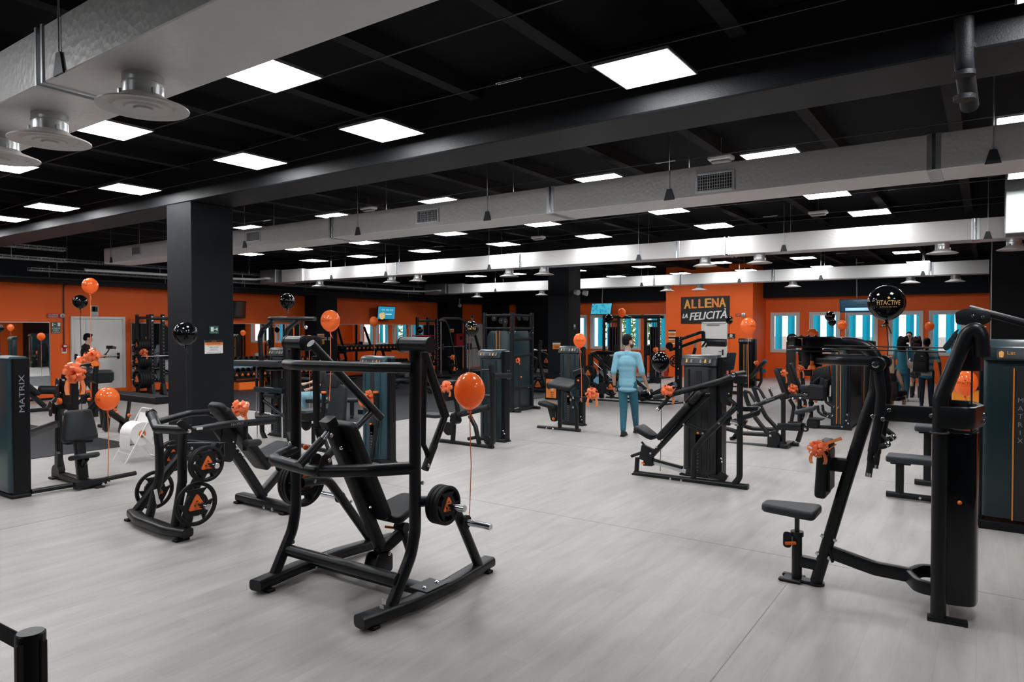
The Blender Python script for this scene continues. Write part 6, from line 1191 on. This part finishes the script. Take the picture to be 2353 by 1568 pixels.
# ================================================================ BALLOONS
def balloon(u,v,wpx,d,col,lab,hk=1.16,tie=None,txt=None,tdir=0,string=True,grp=None,knotc=None,held=False):
    c=W(u,v,d=d); r=wpx/FPX*d/2*1.0; rz=r*hk
    t=T('balloon',lab,'balloon',c-V((0,0,rz)),grp); m='balloon_'+col
    pf=[]
    for k in range(17):
        th=PI*k/16; z=math.cos(th); rad=math.sin(th)
        if z<0: rad*=(1-.16*z*z); 
        pf.append((rz-rz*z if True else 0, max(0,rad*r)))
    pf[0]=(0,0); pf[-1]=(2*rz,0)
    t.p('balloon_skin',G().lathe(c+V((0,0,rz)),(0,0,-1),pf,32),m,ang=80)
    kb=c-V((0,0,rz)); t.p('knot',G().lathe(kb+V((0,0,.005)),(0,0,-1),[(0,.006),(.012,.010),(.022,.017),(.025,.015),(.022,0)],10),m if knotc is None else knotc)
    if string:
        e=V(tie) if (tie is not None and held) else V((kb.x,kb.y,.012)); sm='ribbon_string' if col=='orange' else 'string_black'
        mid=(kb+e)/2+V((.012,.006,0)); t.tube('string',[kb-V((0,0,.015)),mid,e],.0035 if d<8 else .005,sm,seg=5)
        t.p('string_curl',G().tube([kb-V((0,0,.02)),kb+V((.02,.0,-.05)),kb+V((.03,.01,-.09))],.004,seg=5),sm)
    if txt:
        vd=(V((0,0,CH))-c); vd.z=0; vd.normalize(); a0=math.atan2(vd.y,vd.x)+tdir
        def wrap(verts,faces,s,oy):
            g=G(); P=[]
            for p in verts:
                phi=a0+(p[0]*s)/r; zz=(p[1]*s+oy); k=max(-.99,min(.99,zz/rz)); rr_=math.sqrt(1-k*k)*r*(1-.16*k*k if k<0 else 1)*1.012+.0005
                P.append(c+V((rr_*math.cos(phi),rr_*math.sin(phi),zz)))
            return g.add(P,faces)
        mm='print_gold' if col=='black' else 'print_black'
        vs,fs=text_geo('FITACTIVE'); x0=min(p.x for p in vs);x1=max(p.x for p in vs); y0_=min(p.y for p in vs); y1_=max(p.y for p in vs); wd=r*1.22; s=wd/(x1-x0); sy=1.35
        t.p('lettering',wrap([((p.x-(x0+x1)/2),(p.y-(y0_+y1_)/2)*sy) for p in vs],fs,s,0),mm,ang=80)
        if d<9:
            vs,fs=text_geo('IL FITNESS PER TUTTI'); x0=min(p.x for p in vs);x1=max(p.x for p in vs); t.p('tagline',wrap([((p.x-(x0+x1)/2),(p.y-.3)) for p in vs],fs,wd*.72/(x1-x0),-r*.22),mm,ang=80)
        st=star(1.0); t.p('star_mark',wrap([(p[0],p[1]) for p in st]+[(0,0)],[(k,(k+1)%10,10) for k in range(10)],r*.10,r*.27),mm,ang=80)
    return t
O,B='orange','black'
balloon(1079,899,72,5.05,O,'big orange balloon tied to the chrome peg of the front machine',1.2,W(1078,1205,d=5.05),held=True)
balloon(2037,697,80,4.95,B,'largest glossy black balloon with gold lettering, above the right machine',1.03,W(2037,850,d=4.95),True,.12,held=True)
balloon(2218,880,50,8.6,O,'orange lettered balloon in front of the amber counter',1.22,W(2222,960,d=8.6),True,.0)
balloon(207,657,34,11.0,O,'orange balloon floating above the white fire door',1.08,W(207,832,d=11.0),True,-1.0,held=True)
balloon(184,694,31,13.2,B,'black balloon floating above the fire door, below an orange one',1.03,W(184,840,d=13.2))
balloon(247,917,51,8.35,O,'round orange balloon tied to the foot bar of the far left row machine',1.06,W(248,1103,d=8.35),True,-1.2,held=True)
balloon(426,768,53,8.3,B,'black balloon in front of the front column',1.05,W(430,905,d=8.3))
balloon(660,693,33,11.6,B,'black balloon tied to the chin-up station',1.13,W(661,735,d=11.6),held=True)
balloon(759,738,44,9.9,O,'orange lettered balloon tied to the shoulder press handle',1.15,W(757,922,d=9.9),True,-.7,held=True)
balloon(859,739,20,20,O,'small orange balloon in front of the long mirror',1.18,W(859,800,d=20))
balloon(1084,756,32,13.6,B,'black lettered balloon left of the cable station',1.15,W(1084,815,d=13.6),True,.0,knotc='orange_pl')
balloon(965,759,14,24,B,'small black balloon in front of the squat rack',1.15,None,True,0)
balloon(710,784,25,16,O,'orange balloon peeking above the front machine pivot',1.1)
balloon(1332,783,29,12.3,O,'orange lettered balloon tied to the arm curl machine',1.18,W(1337,925,d=12.3),True,0,held=True)
balloon(1429,719,18,21.5,O,'small orange balloon by the left windows',1.2)
balloon(1400,733,20,21.3,B,'small black balloon below the bright blue television',1.12)
balloon(1518,833,41,9.0,B,'black balloon above the arm of the chest press',1.15,W(1517,985,d=9.0))
balloon(1676,736,17,23.5,B,'small black balloon at the corner of the lettered sign',1.12,W(1676,800,d=23.5),True,.8)
balloon(1719,750,35,12.5,O,'orange balloon floating in front of the narrow black weight tower',1.15,W(1723,885,d=12.5),True,1.0)
balloon(1606,772,19,22.5,O,'small orange balloon behind the raised lever arms',1.15)
balloon(1867,769,26,15.5,O,'orange balloon half hidden behind the overhead cam',1.05)
balloon(1907,727,22,18.5,B,'upper black balloon of a touching pair by the right windows',1.05,None,True,-.2)
balloon(1912,741,17,19.0,B,'lower smaller black balloon of a touching pair by the right windows',1.05)
balloon(1935,747,21,20,O,'orange lettered balloon between the right windows',1.1,W(1935,800,d=20),True,.3)
balloon(2136,750,20,20,O,'small orange balloon above the group of people',1.05,W(2136,795,d=20))
# ================================================================ BOWS
def loop_mesh(L,wd):
    g=G(); n=9; prof=[]
    for k in range(n+1):
        a=2*PI*k/n; x=L*.5-L*.5*math.cos(a); y=L*.34*math.sin(a)*math.sin(a/2) if True else 0; prof.append((x,y))
    vs=[];fs=[]
    for x,y in prof: vs+=[(x,y,-wd/2),(x,y,wd/2)]
    for k in range(n): fs.append((2*k,2*k+2,2*k+3,2*k+1))
    return g.add(vs,fs)
LOOP=mesh('ribbon_loop',loop_mesh(1.0,.42),'ribbon',ang=80)
def bow(u,v,spx,d,lab,tails=2,tl=1.0):
    c=W(u,v,d=d); R=spx/FPX*d/2*1.12; t=T('gift_bow',lab,'bow',c,'orange gift bows'); rnd=random.Random(int(u*7+v)); fwd=(V((0,0,CH))-c).normalized(); rt=V((-fwd.y,fwd.x,0)).normalized(); up=fwd.cross(rt)
    n=20
    for k in range(n):
        if k<10: a=2*PI*k/10+rnd.uniform(-.2,.2); el=rnd.uniform(-.1,.5)
        else: a=2*PI*k/6+rnd.uniform(-.3,.3); el=rnd.uniform(.7,1.2)
        dr=(rt*math.cos(a)+up*math.sin(a))*math.cos(el)+fwd*math.sin(el); tw=rnd.uniform(0,PI); o=dr.orthogonal().normalized(); y=(o*math.cos(tw)+dr.cross(o)*math.sin(tw)); z=dr.cross(y)
        s=R*rnd.uniform(.8,1.05)
        m=Matrix([[dr.x*s,y.x*s,z.x*s,0],[dr.y*s,y.y*s,z.y*s,0],[dr.z*s,y.z*s,z.z*s,0],[0,0,0,1]]); ob=link('ribbon_loop',LOOP,t.e); ob.matrix_local=m
    for k in range(tails):
        sx=(-1)**k; g=G(); vs=[];fs=[]; L=R*2.0*tl
        for j in range(6): q=j/5; p=c+rt*(sx*R*(.15+.5*math.sin(q*2.2)))-V((0,0,1))*(L*q)+fwd*(R*.3*math.sin(q*3)); vs+=[p-rt*R*.16,p+rt*R*.16]
        for j in range(5): fs.append((2*j,2*j+1,2*j+3,2*j+2))
        t.p('ribbon_tail',g.add(vs,fs),'ribbon',ang=80)
    t.p('bow_knot',G().ell(c,(R*.2,R*.2,R*.2),10,8),'ribbon')
bow(172,856,46,8.4,'large orange bow on the mast of the far left row machine'); bow(212,818,34,10.9,'orange bow on the bench arm beside the camera operator',1,.8); bow(190,832,26,11.1,'flattened orange bow lying on the bench behind the row machine',0)
bow(551,938,40,7.3,'orange bow on the handle of the incline press',2,1.1); bow(848,918,44,9.7,'orange bow on the post of the shoulder press',1,1.3); bow(1361,905,30,12.3,'orange bow on the arm of the curl machine',2,.9); bow(1535,898,34,8.6,'orange bow on the chest press arm below a black balloon',1,.8)
bow(1880,1032,44,4.9,'orange bow tied around the chest pad of the right fly machine',2,.7); bow(1801,858,17,13.4,'orange bow on the far hip machine backrest',2,1.2); bow(1840,846,17,14.1,'orange bow on the hip adduction backrest, furthest right',2,1.2) ; bow(1822,894,23,13.3,'orange bow low on the nearest hip machine backrest',1,1.2)
bow(1024,890,28,11.05,'orange bow wrapped around the leg curl backrest',1,.7); bow(1189,829,14,15.65,'small orange bow on the cable station rail',1,.6); bow(1738,834,11,21.5,'tiny orange bow on the abdominal bench',0); bow(331,810,18,18.85,'orange bow on the bumper plates of the power rack',1,.8); bow(1507,805,14,23.6,'small orange bow on the cable crossover column',1,.8)
bow(1040,822,12,26.6,'small orange bow on the smith machine bar',1,1.2)
# ribbon around the fly machine chest pad
t=T('pad_ribbon','thin orange ribbon band around the fly machine chest pad','ribbon',(-.955,5.42,1.03)); t.p('band',G().tube([(-1.005,5.285,1.03),(-.915,5.285,1.035),(-.915,5.555,1.035),(-1.005,5.555,1.03)],.005,seg=5,closed=True),'ribbon'); t.p('loose_end',G().add([(-.93,5.28,1.09),(-.84,5.30,1.13),(-.83,5.30,1.11),(-.925,5.28,1.07)],[(0,1,2,3)]),'ribbon')
# ================================================================ PEOPLE
def cap(g,a,ra,b,rb,seg=12):
    a=V(a);b=V(b);L=(b-a).length
    if L<1e-5: b=a+V((0,0,1e-3)); L=1e-3
    g.lathe(a,b-a,[(-ra,0),(-ra*.87,ra*.5),(-ra*.5,ra*.87),(0,ra),(L,rb),(L+rb*.5,rb*.87),(L+rb*.87,rb*.5),(L+rb,0)],seg)
def skinmesh(name,g,vox,m,org,it=6):
    me=bpy.data.meshes.new(name); me.from_pydata([tuple(p-org) for p in g.v],[],g.f); ob=bpy.data.objects.new(name,me); C.objects.link(ob)
    r=ob.modifiers.new('r','REMESH'); r.mode='VOXEL'; r.voxel_size=vox; s=ob.modifiers.new('s','SMOOTH'); s.factor=.5; s.iterations=it
    dg=bpy.context.evaluated_depsgraph_get(); me2=bpy.data.meshes.new_from_object(ob.evaluated_get(dg)); bpy.data.objects.remove(ob); bpy.data.meshes.remove(me)
    me2.name=name; me2.materials.clear(); me2.materials.append(MT[m]); me2.polygons.foreach_set('use_smooth',[True]*len(me2.polygons)); me2.polygons.foreach_set('material_index',[0]*len(me2.polygons)); return me2
def person(lab,pos,face,ht,pose=None,skin='skin',top='shirt_blue',sleeve=.5,bottom='jeans',shoes='cloth_black',hair='hair_black',hairstyle='short',vox=.012,hem=.84,shorts=0,fem=False,head=(0,0),boots=False,glasses=False,beard=False,extra=None):
    s=ht/1.78; f=V((face[0],face[1],0)).normalized(); r=V((f.y,-f.x,0)); org=V((pos[0],pos[1],0))
    J=dict(pel=(0,0,.95),che=(0,0,1.28),nek=(0,-.01,1.47),hed=(0,.02,1.655),shL=(-.185,0,1.42),shR=(.185,0,1.42),elL=(-.235,-.03,1.13),elR=(.235,-.03,1.13),wrL=(-.24,.05,.88),wrR=(.24,.05,.88),hiL=(-.09,0,.92),hiR=(.09,0,.92),knL=(-.10,.02,.50),knR=(.10,.02,.50),anL=(-.10,-.03,.085),anR=(.10,-.03,.085))
    if fem: J.update(shL=(-.16,0,1.42),shR=(.16,0,1.42))
    J.update(pose or {})
    D=lambda p: org+(r*p[0]+f*p[1]+V((0,0,p[2])))*s
    P={k:D(v) for k,v in J.items()}
    R3=Matrix([[r.x,f.x,0],[r.y,f.y,0],[0,0,1]]); hy=head[0]; Rh=R3@Matrix.Rotation(hy,3,'Z')@Matrix.Rotation(head[1],3,'X')
    H=lambda a,b,c: P['hed']+(Rh@V((a,b,c)))*s
    def E(g,p,rad,R=R3,q=16): g.ell(p,[x*s for x in rad],q,10,R)
    t=T('person',lab,'person',org)
    fwf=[(P['pel']+(P['che']-P['pel'])*k) for k in(0,.35,.7,1.0)]
    def torso(g,e):
        wd=(.15,.135,.15,.165) if not fem else (.155,.115,.13,.14)
        for p,w,dp in zip(fwf,wd,(.115,.10,.11,.115)): E(g,p,(w+e,dp+e,.14))
        E(g,(P['che']+P['nek'])/2+V((0,0,-.03*s)),(.14+e,.09+e,.09)); cap(g,P['shL']+(P['shR']-P['shL'])*.12,(.055+e)*s,P['shR']+(P['shL']-P['shR'])*.12,(.055+e)*s)
    # body: one continuous surface
    g=G(); torso(g,-.012)
    cap(g,P['nek']-V((0,0,.05*s)),.056*s,P['hed']-V((0,0,.07*s)),.052*s)
    E(g,H(0,-.012,.02),(.076,.096,.105),Rh); E(g,H(0,.025,-.045),(.058,.066,.072),Rh); E(g,H(0,.06,-.09),(.032,.028,.022),Rh); cap(g,H(0,.085,.015),.010*s,H(0,.106,-.026),.015*s,8)
    for q in(-1,1): E(g,H(q*.078,-.012,-.005),(.012,.024,.034),Rh,8); E(g,H(q*.032,.078,.025),(.022,.012,.012),Rh,8)
    E(g,H(0,.088,-.058),(.022,.012,.011),Rh,8)
    for S,q in(('L',-1),('R',1)):
        sh,el,wr=P['sh'+S],P['el'+S],P['wr'+S]; cap(g,sh,.052*s,el,.040*s); cap(g,el,.041*s,wr,.026*s)
        d=(wr-el).normalized(); side=(d.cross(f)).normalized() if d.cross(f).length>.2 else r.copy(); nn=side.cross(d).normalized()
        pc=wr+d*.05*s; cap(g,wr,.024*s,pc+d*.03*s,.026*s); cap(g,pc+nn*.022*s,.02*s,pc-nn*.022*s,.02*s)
        fr=max(.0095,vox*.85)
        for k,(o,L) in enumerate(((-.030,.055),(-.010,.068),(.010,.064),(.029,.05))):
            b0=wr+d*.085*s+nn*o*s; b1=b0+(d*.75+side*(-q)*.35).normalized()*L*.55*s; b2=b1+(d*.45+side*(-q)*.8).normalized()*L*.5*s; cap(g,b0,fr*s,b1,fr*.95*s,8); cap(g,b1,fr*.95*s,b2,fr*.85*s,8)
        t0=wr+d*.03*s-nn*.02*s*1.0+f*.015*s; t1=t0+(d*.6+f*.6).normalized()*.045*s; cap(g,t0,fr*1.1*s,t1,fr*s,8); cap(g,t1,fr*s,t1+d*.03*s,fr*.9*s,8)
        hi,kn,an=P['hi'+S],P['kn'+S],P['an'+S]; lk=1.0 if shorts else .45; cap(g,hi,.078*lk*s,kn,.052*lk*s); cap(g,kn,.052*lk*s,an,.036*s); m_=kn+(an-kn)*.3-f*.015*s; E(g,m_,(.052*lk,.055*lk,.1))
        cap(g,an-V((0,0,.03*s)),.034*s,an+f*.13*s-V((0,0,.05*s)),.028*s)
    body=link('body',skinmesh('body',g,vox,skin,org),t.e)
    # clothing
    def add(name,g,m,v=vox*1.2): return link(name,skinmesh(name,g,v,m,org,14 if name=='top' else 6),t.e)
    if top:
        g=G(); torso(g,.014 if top!='cloth_tank' else .006); lo=P['pel']+V((0,0,(hem-.95)*s)); E(g,lo,(.172,.145,.05)); E(g,lo+V((0,0,.09*s)),(.168,.138,.09)); [E(g,P['pel']+(P['che']-P['pel'])*k,(.155 if not fem else .135,.118,.1)) for k in(.15,.3,.45,.6,.8)]
        if sleeve>0:
            for S in'LR':
                sh,el,wr=P['sh'+S],P['el'+S],P['wr'+S]; k=min(1,sleeve*2); cap(g,sh,.062*s,sh+(el-sh)*k,.056*s)
                if sleeve>.5: cap(g,el,.058*s,el+(wr-el)*(sleeve-.5)*2,.046*s)
        cap(g,P['nek']-V((0,0,.035*s)),.066*s,P['nek']-V((0,0,.005*s)),.060*s)
        add('top',g,'cloth_black' if top=='cloth_tank' else top)
    g=G(); E(g,P['pel']-V((0,0,.05*s)),(.145,.105,.10)); E(g,P['pel']-V((0,0,.08*s))-f*.02*s,(.135,.10,.10))
    for S in'LR':
        hi,kn,an=P['hi'+S],P['kn'+S],P['an'+S]; cap(g,hi,.092*s,kn,.073*s)
        if not shorts: cap(g,kn,.073*s,an+V((0,0,.03*s)),.050*s)
    add('trousers' if not shorts else 'shorts',g,bottom)
    for S in'LR':
        g=G(); an=P['an'+S]; E(g,an+f*.05*s+V((0,0,-.045*s)),(.046,.14,.045)); E(g,an+f*.0+V((0,0,-.02*s)),(.044,.06,.05)); g.box(an+f*.05*s+V((0,0,-.072*s)),(.085*s,.26*s,.03*s),.01,R3)
        if boots: cap(g,an,.05*s,P['kn'+S]+(an-P['kn'+S])*.25,.058*s)
        add('boot' if boots else 'shoe',g,shoes,vox)
    # hair
    g=G()
    if hairstyle=='short': E(g,H(0,-.026,.045),(.083,.098,.094),Rh); E(g,H(0,-.05,-.0),(.078,.07,.07),Rh)
    elif hairstyle=='quiff': E(g,H(0,-.02,.055),(.083,.10,.09),Rh); E(g,H(0,.04,.105),(.06,.06,.035),Rh); E(g,H(0,-.05,-.0),(.077,.07,.07),Rh)
    elif hairstyle=='curly':
        rn=random.Random(int(ht*1000))
        for k in range(90):
            a=rn.uniform(0,2*PI); z=rn.uniform(-.34 if fem else -.1,.14); w=.105*math.sqrt(max(.15,1-((z+.09)/.27)**2))+.02; y=-abs(math.sin(a))*w-.02 if z<.06 else math.sin(a)*w*.8-.03
            E(g,H(math.cos(a)*w,y,z),(.036,.036,.036),Rh,8)
        E(g,H(0,-.04,.03),(.1,.1,.11),Rh); E(g,H(0,-.085,-.16),(.11,.06,.16),Rh)
    elif hairstyle=='long': 
        E(g,H(0,-.026,.04),(.086,.102,.098),Rh)
        for q in(-1,-.5,0,.5,1): cap(g,H(q*.06,-.07,.02),.04*s,H(q*.085,-.095,-.24),.03*s)
    add('hair',g,hair,vox)
    for q in(-1,1): t.p('eye',G().ell(H(q*.032,.083,.012),(.011*s,.008*s,.008*s),8,6,Rh),'print_black')
    t.p('mouth',G().ell(H(0,.098,-.058),(.02*s,.006*s,.006*s),8,6,Rh),'sign_red')
    if beard: 
        g=G(); E(g,H(0,.035,-.068),(.063,.068,.058),Rh); add('beard',g,'beard',vox)
    if glasses:
        g=G()
        for q in(-1,1): g.tube([H(q*.035+.028*math.cos(a*PI/6),.107,.012+.022*math.sin(a*PI/6)) for a in range(12)],.004*s,seg=5,closed=True); g.tube([H(q*.063,.105,.015),H(q*.082,.0,.012)],.003*s,seg=5)
        g.tube([H(-.008,.108,.015),H(.008,.108,.015)],.003*s,seg=5); t.p('glasses',g,'print_black')
    return t,P,D,H
view=lambda p: V((p.x,p.y,0)).normalized()
# walking man
p=W(1441,1002,z=0); fd=view(p); fd=V((fd.x*math.cos(-.25)-fd.y*math.sin(-.25),fd.x*math.sin(-.25)+fd.y*math.cos(-.25),0))
t,P,D,H=person('man in pale blue shirt and jeans walking away across the gym floor',p,(fd.x,fd.y),1.79,dict(hiL=(-.09,0,.92),knL=(-.075,.04,.50),anL=(-.05,-.08,.085),hiR=(.085,0,.92),knR=(.085,.18,.52),anR=(.07,.36,.10),elR=(.265,-.03,1.14),wrR=(.33,.08,.90),elL=(-.225,-.07,1.13),wrL=(-.225,-.02,.87),hed=(.01,.03,1.655)),'skin','shirt_blue',.56,'jeans','cloth_black','hair_black','short',.009,.82,head=(-.75,0),beard=True)
t.p('earbud',G().ell(H(.088,-.0,-.02),(.009,.012,.024),8,6),'plastic_white'); q=P['wrL']; t.p('watch_strap',G().lathe(q-V((0,0,.02)),ZU,[(0,.032),(.03,.034)],14),'rubber')
# camera operator
p=W(199,921,z=0)
t,P,D,H=person('young man in black t-shirt holding a camera gimbal beside the fire door',p,(.15,1),1.77,dict(elR=(.22,.10,1.13),wrR=(.10,.36,1.17),elL=(-.22,.10,1.12),wrL=(-.06,.36,1.14),anL=(-.10,-.18,.085),anR=(.10,.2,.085),hed=(0,.05,1.64)),'skin_pale','cloth_black',.36,'navy','plastic_white','hair_black','quiff',.011,head=(0,-.15))
q=D((.03,.50,1.22)); t=T('camera_gimbal','small black video camera on a gimbal held by the young man','camera',q); t.tube('gimbal_handle',[D((.03,.42,1.12)),D((.03,.47,1.24))],.018,'rubber'); t.tube('gimbal_arm',[D((.03,.47,1.24)),D((.08,.50,1.30)),D((.03,.55,1.38))],.014,'rubber',fil=.03); t.box('camera_body',D((.03,.55,1.40)),(.10,.14,.09),'shroud_dark',.01); t.cyl('camera_lens',D((.03,.60,1.40)),D((.03,.70,1.38)),.035,'glass_dark'); t.box('monitor',D((.03,.44,1.19)),(.1,.03,.07),'shroud_dark',.006)
# group by the windows
p=W(2074,922,z=0); t,P,D,H=person('woman with long black curls in a teal jacket, left of the standing group',p,(.12,1),1.68,dict(elR=(.24,.05,1.15),wrR=(.14,.25,1.12)),'skin','jacket_teal',.95,'jeans','plastic_white','hair_black','curly',.014,.80,fem=True)
q=D((.22,-.02,1.0)); t=T('shoulder_bag','pale beige shoulder bag hanging on the teal jacket','bag',q); t.p('bag_body',G().prism(rr(.26,.17,.03),q,r_x:=(D((1,0,0))-D((0,0,0))).normalized(),ZU,.09,.02),'bag_beige'); t.tube('bag_strap',[D((.14,-.1,1.08)),D((.12,-.14,1.40)),D((.10,.02,1.53)),D((.12,.14,1.35)),D((.2,.12,1.08))],.014,'bag_beige',fil=.05)
p=W(2088,908,z=0); t,P,D,H=person('man with glasses facing the group by the right windows',p,(-.1,-1),1.80,None,'skin_pale','plastic_white',.4,'navy','cloth_black','hair_brown','short',.014,glasses=True,beard=False)
p=W(2104,914,z=0); t,P,D,H=person('woman with big brown curls and black boots in the middle of the group',p,(.05,1),1.66,None,'skin_pale','cloth_black',.9,'skin_pale','cloth_black','hair_brown','curly',.014,.62,shorts=1,fem=True,boots=True)
p=W(2128,938,z=0); t,P,D,H=person('man in blue and white striped polo wearing a backpack, right of the group',p,(-.05,1),1.67,dict(elR=(.28,-.02,1.14),wrR=(.30,.10,.90)),'skin_dark','polo_stripe',.40,'navy','cloth_black','hair_black','short',.013,.80)
q=D((-.12,-.21,1.20)); t=T('backpack','black backpack worn by the man in the striped polo','backpack',q-V((0,0,.25))); ex=(D((1,0,0))-D((0,0,0))).normalized(); t.p('pack_body',G().prism(rpoly([(-.17,-.27),(.17,-.27),(.16,.16),(.09,.27),(-.09,.27),(-.16,.16)],.06),q,ex,(0,0,1),.18,.05),'bag_black',ang=50); t.p('front_pocket',G().prism(rr(.24,.2,.05),D((-.12,-.32,1.10)),ex,(0,0,1),.06,.02),'bag_black',ang=50); t.tube('pack_strap',[D((-.05,-.13,1.42)),D((.0,-.05,1.50)),D((.03,.10,1.40))],.022,'bag_black',fil=.04); t.box('zip_pull',D((-.10,-.31,1.33)),(.05,.006,.015),'print_white',.002)
# seated woman on an office chair
p=W(2046,955,z=0); fd=(.25,1); sit=dict(pel=(0,-.02,.52),che=(0,-.03,.86),nek=(0,-.02,1.05),hed=(0,.01,1.23),shL=(-.16,-.03,1.0),shR=(.16,-.03,1.0),elL=(-.22,.02,.74),elR=(.22,.02,.74),wrL=(-.16,.22,.66),wrR=(.18,.2,.62),hiL=(-.09,.02,.50),hiR=(.09,.02,.50),knL=(-.12,.44,.50),knR=(.14,.42,.50),anL=(-.12,.42,.085),anR=(.17,.30,.085))
t,P,D,H=person('blonde woman in a black strappy top sitting on a black chair',p,fd,1.70,sit,'skin_pale','cloth_tank',0,'cloth_black','plastic_white','hair_blonde','long',.014,.50,shorts=1,fem=True)
t=T('office_chair','black padded chair under the seated blonde woman','chair',(p.x,p.y,0)); ex=(D((1,0,0))-D((0,0,0))).normalized(); fy=(D((0,1,0))-D((0,0,0))).normalized(); t.p('backrest',G().prism(rr(.44,.36,.06),D((0,-.20,.62)),ex,ZU,.06,.02),'vinyl',ang=50); t.p('seat',G().prism(rr(.46,.44,.06),D((0,.02,.40)),ex,fy,.08,.025),'vinyl',ang=50); t.cyl('gas_column',D((0,.0,.08)),D((0,.0,.38)),.03,'steel_grey'); t.rect('back_bar',[D((0,-.02,.36)),D((0,-.22,.42)),D((0,-.23,.62))],.05,.02,fil=.05)
for k in range(5):
    a=k*2*PI/5; e=D((.27*math.cos(a),.27*math.sin(a),.06)); t.tube('star_leg',[D((0,0,.10)),e],.018,'steel_grey'); t.p('castor',G().ell(e-V((0,0,.035)),(.026,.026,.026),8,6),'rubber')
# person on a bench behind the front machine
p=W(738,962,z=0); sit2=dict(sit); sit2.update(elR=(.24,.1,.80),wrR=(.2,.3,.75))
t,P,D,H=person('person in black top and pale ripped jeans seated behind the front machine',p,(-.6,-.6),1.74,sit2,'skin_pale','cloth_black',.4,'jeans_light','plastic_white','hair_brown','short',.014,.50)
t=T('flat_bench','black flat bench under the seated person in pale jeans','bench',(p.x,p.y,0)); ex=(D((1,0,0))-D((0,0,0))).normalized(); fy=(D((0,1,0))-D((0,0,0))).normalized(); t.p('pad',G().prism(rr(.30,1.1,.05),D((0,-.25,.385)),ex,fy,.07,.02),'vinyl',ang=50)
for yy in(.1,-.65): t.rect('bench_leg',[D((0,yy,.04)),D((0,yy,.36))],.08,.06,up=YU); t.rect('bench_foot',[D((-.22,yy,.03)),D((.22,yy,.03))],.06,.05)
# plate-loaded row beside the rear column
a_=Crop(1220,780,.1467); yA=17.2; Q=lambda a,b,dy=0: a_(a,b,y=yA+dy)
t=T('tbar_row','black plate-loaded row machine half hidden between cable station and rear column','gym machine',V((Q(150,700).x,yA,0)))
t.rect('upright',[Q(150,20),Q(130,260),Q(185,600)],.09,.09,fil=.2,up=YU); t.tube('bar',[Q(20,170),Q(240,175)],.03,'chrome'); t.tube('arch_arm',[Q(0,300),Q(60,290),Q(110,330),Q(60,520)],.04,fil=.1); t.tube('arch_arm',[Q(150,210,.3),Q(240,240,.3),Q(290,330,.3)],.045,fil=.1)
plates(t,Q(140,710,.08),(0,-1,0),2,.26,.05,.2); plates(t,Q(255,340,.2),(0,-1,0),1,.2,.05,.15); t.rect('base_rail',[V((Q(60,850).x,yA,.05)),V((Q(330,850).x,yA,.05))],.12,.09); t.rect('brace',[Q(185,600),V((Q(250,850).x,yA,.06))],.08,.08,up=YU); t.tube('low_roller',[Q(140,870),Q(230,850)],.08,'vinyl')
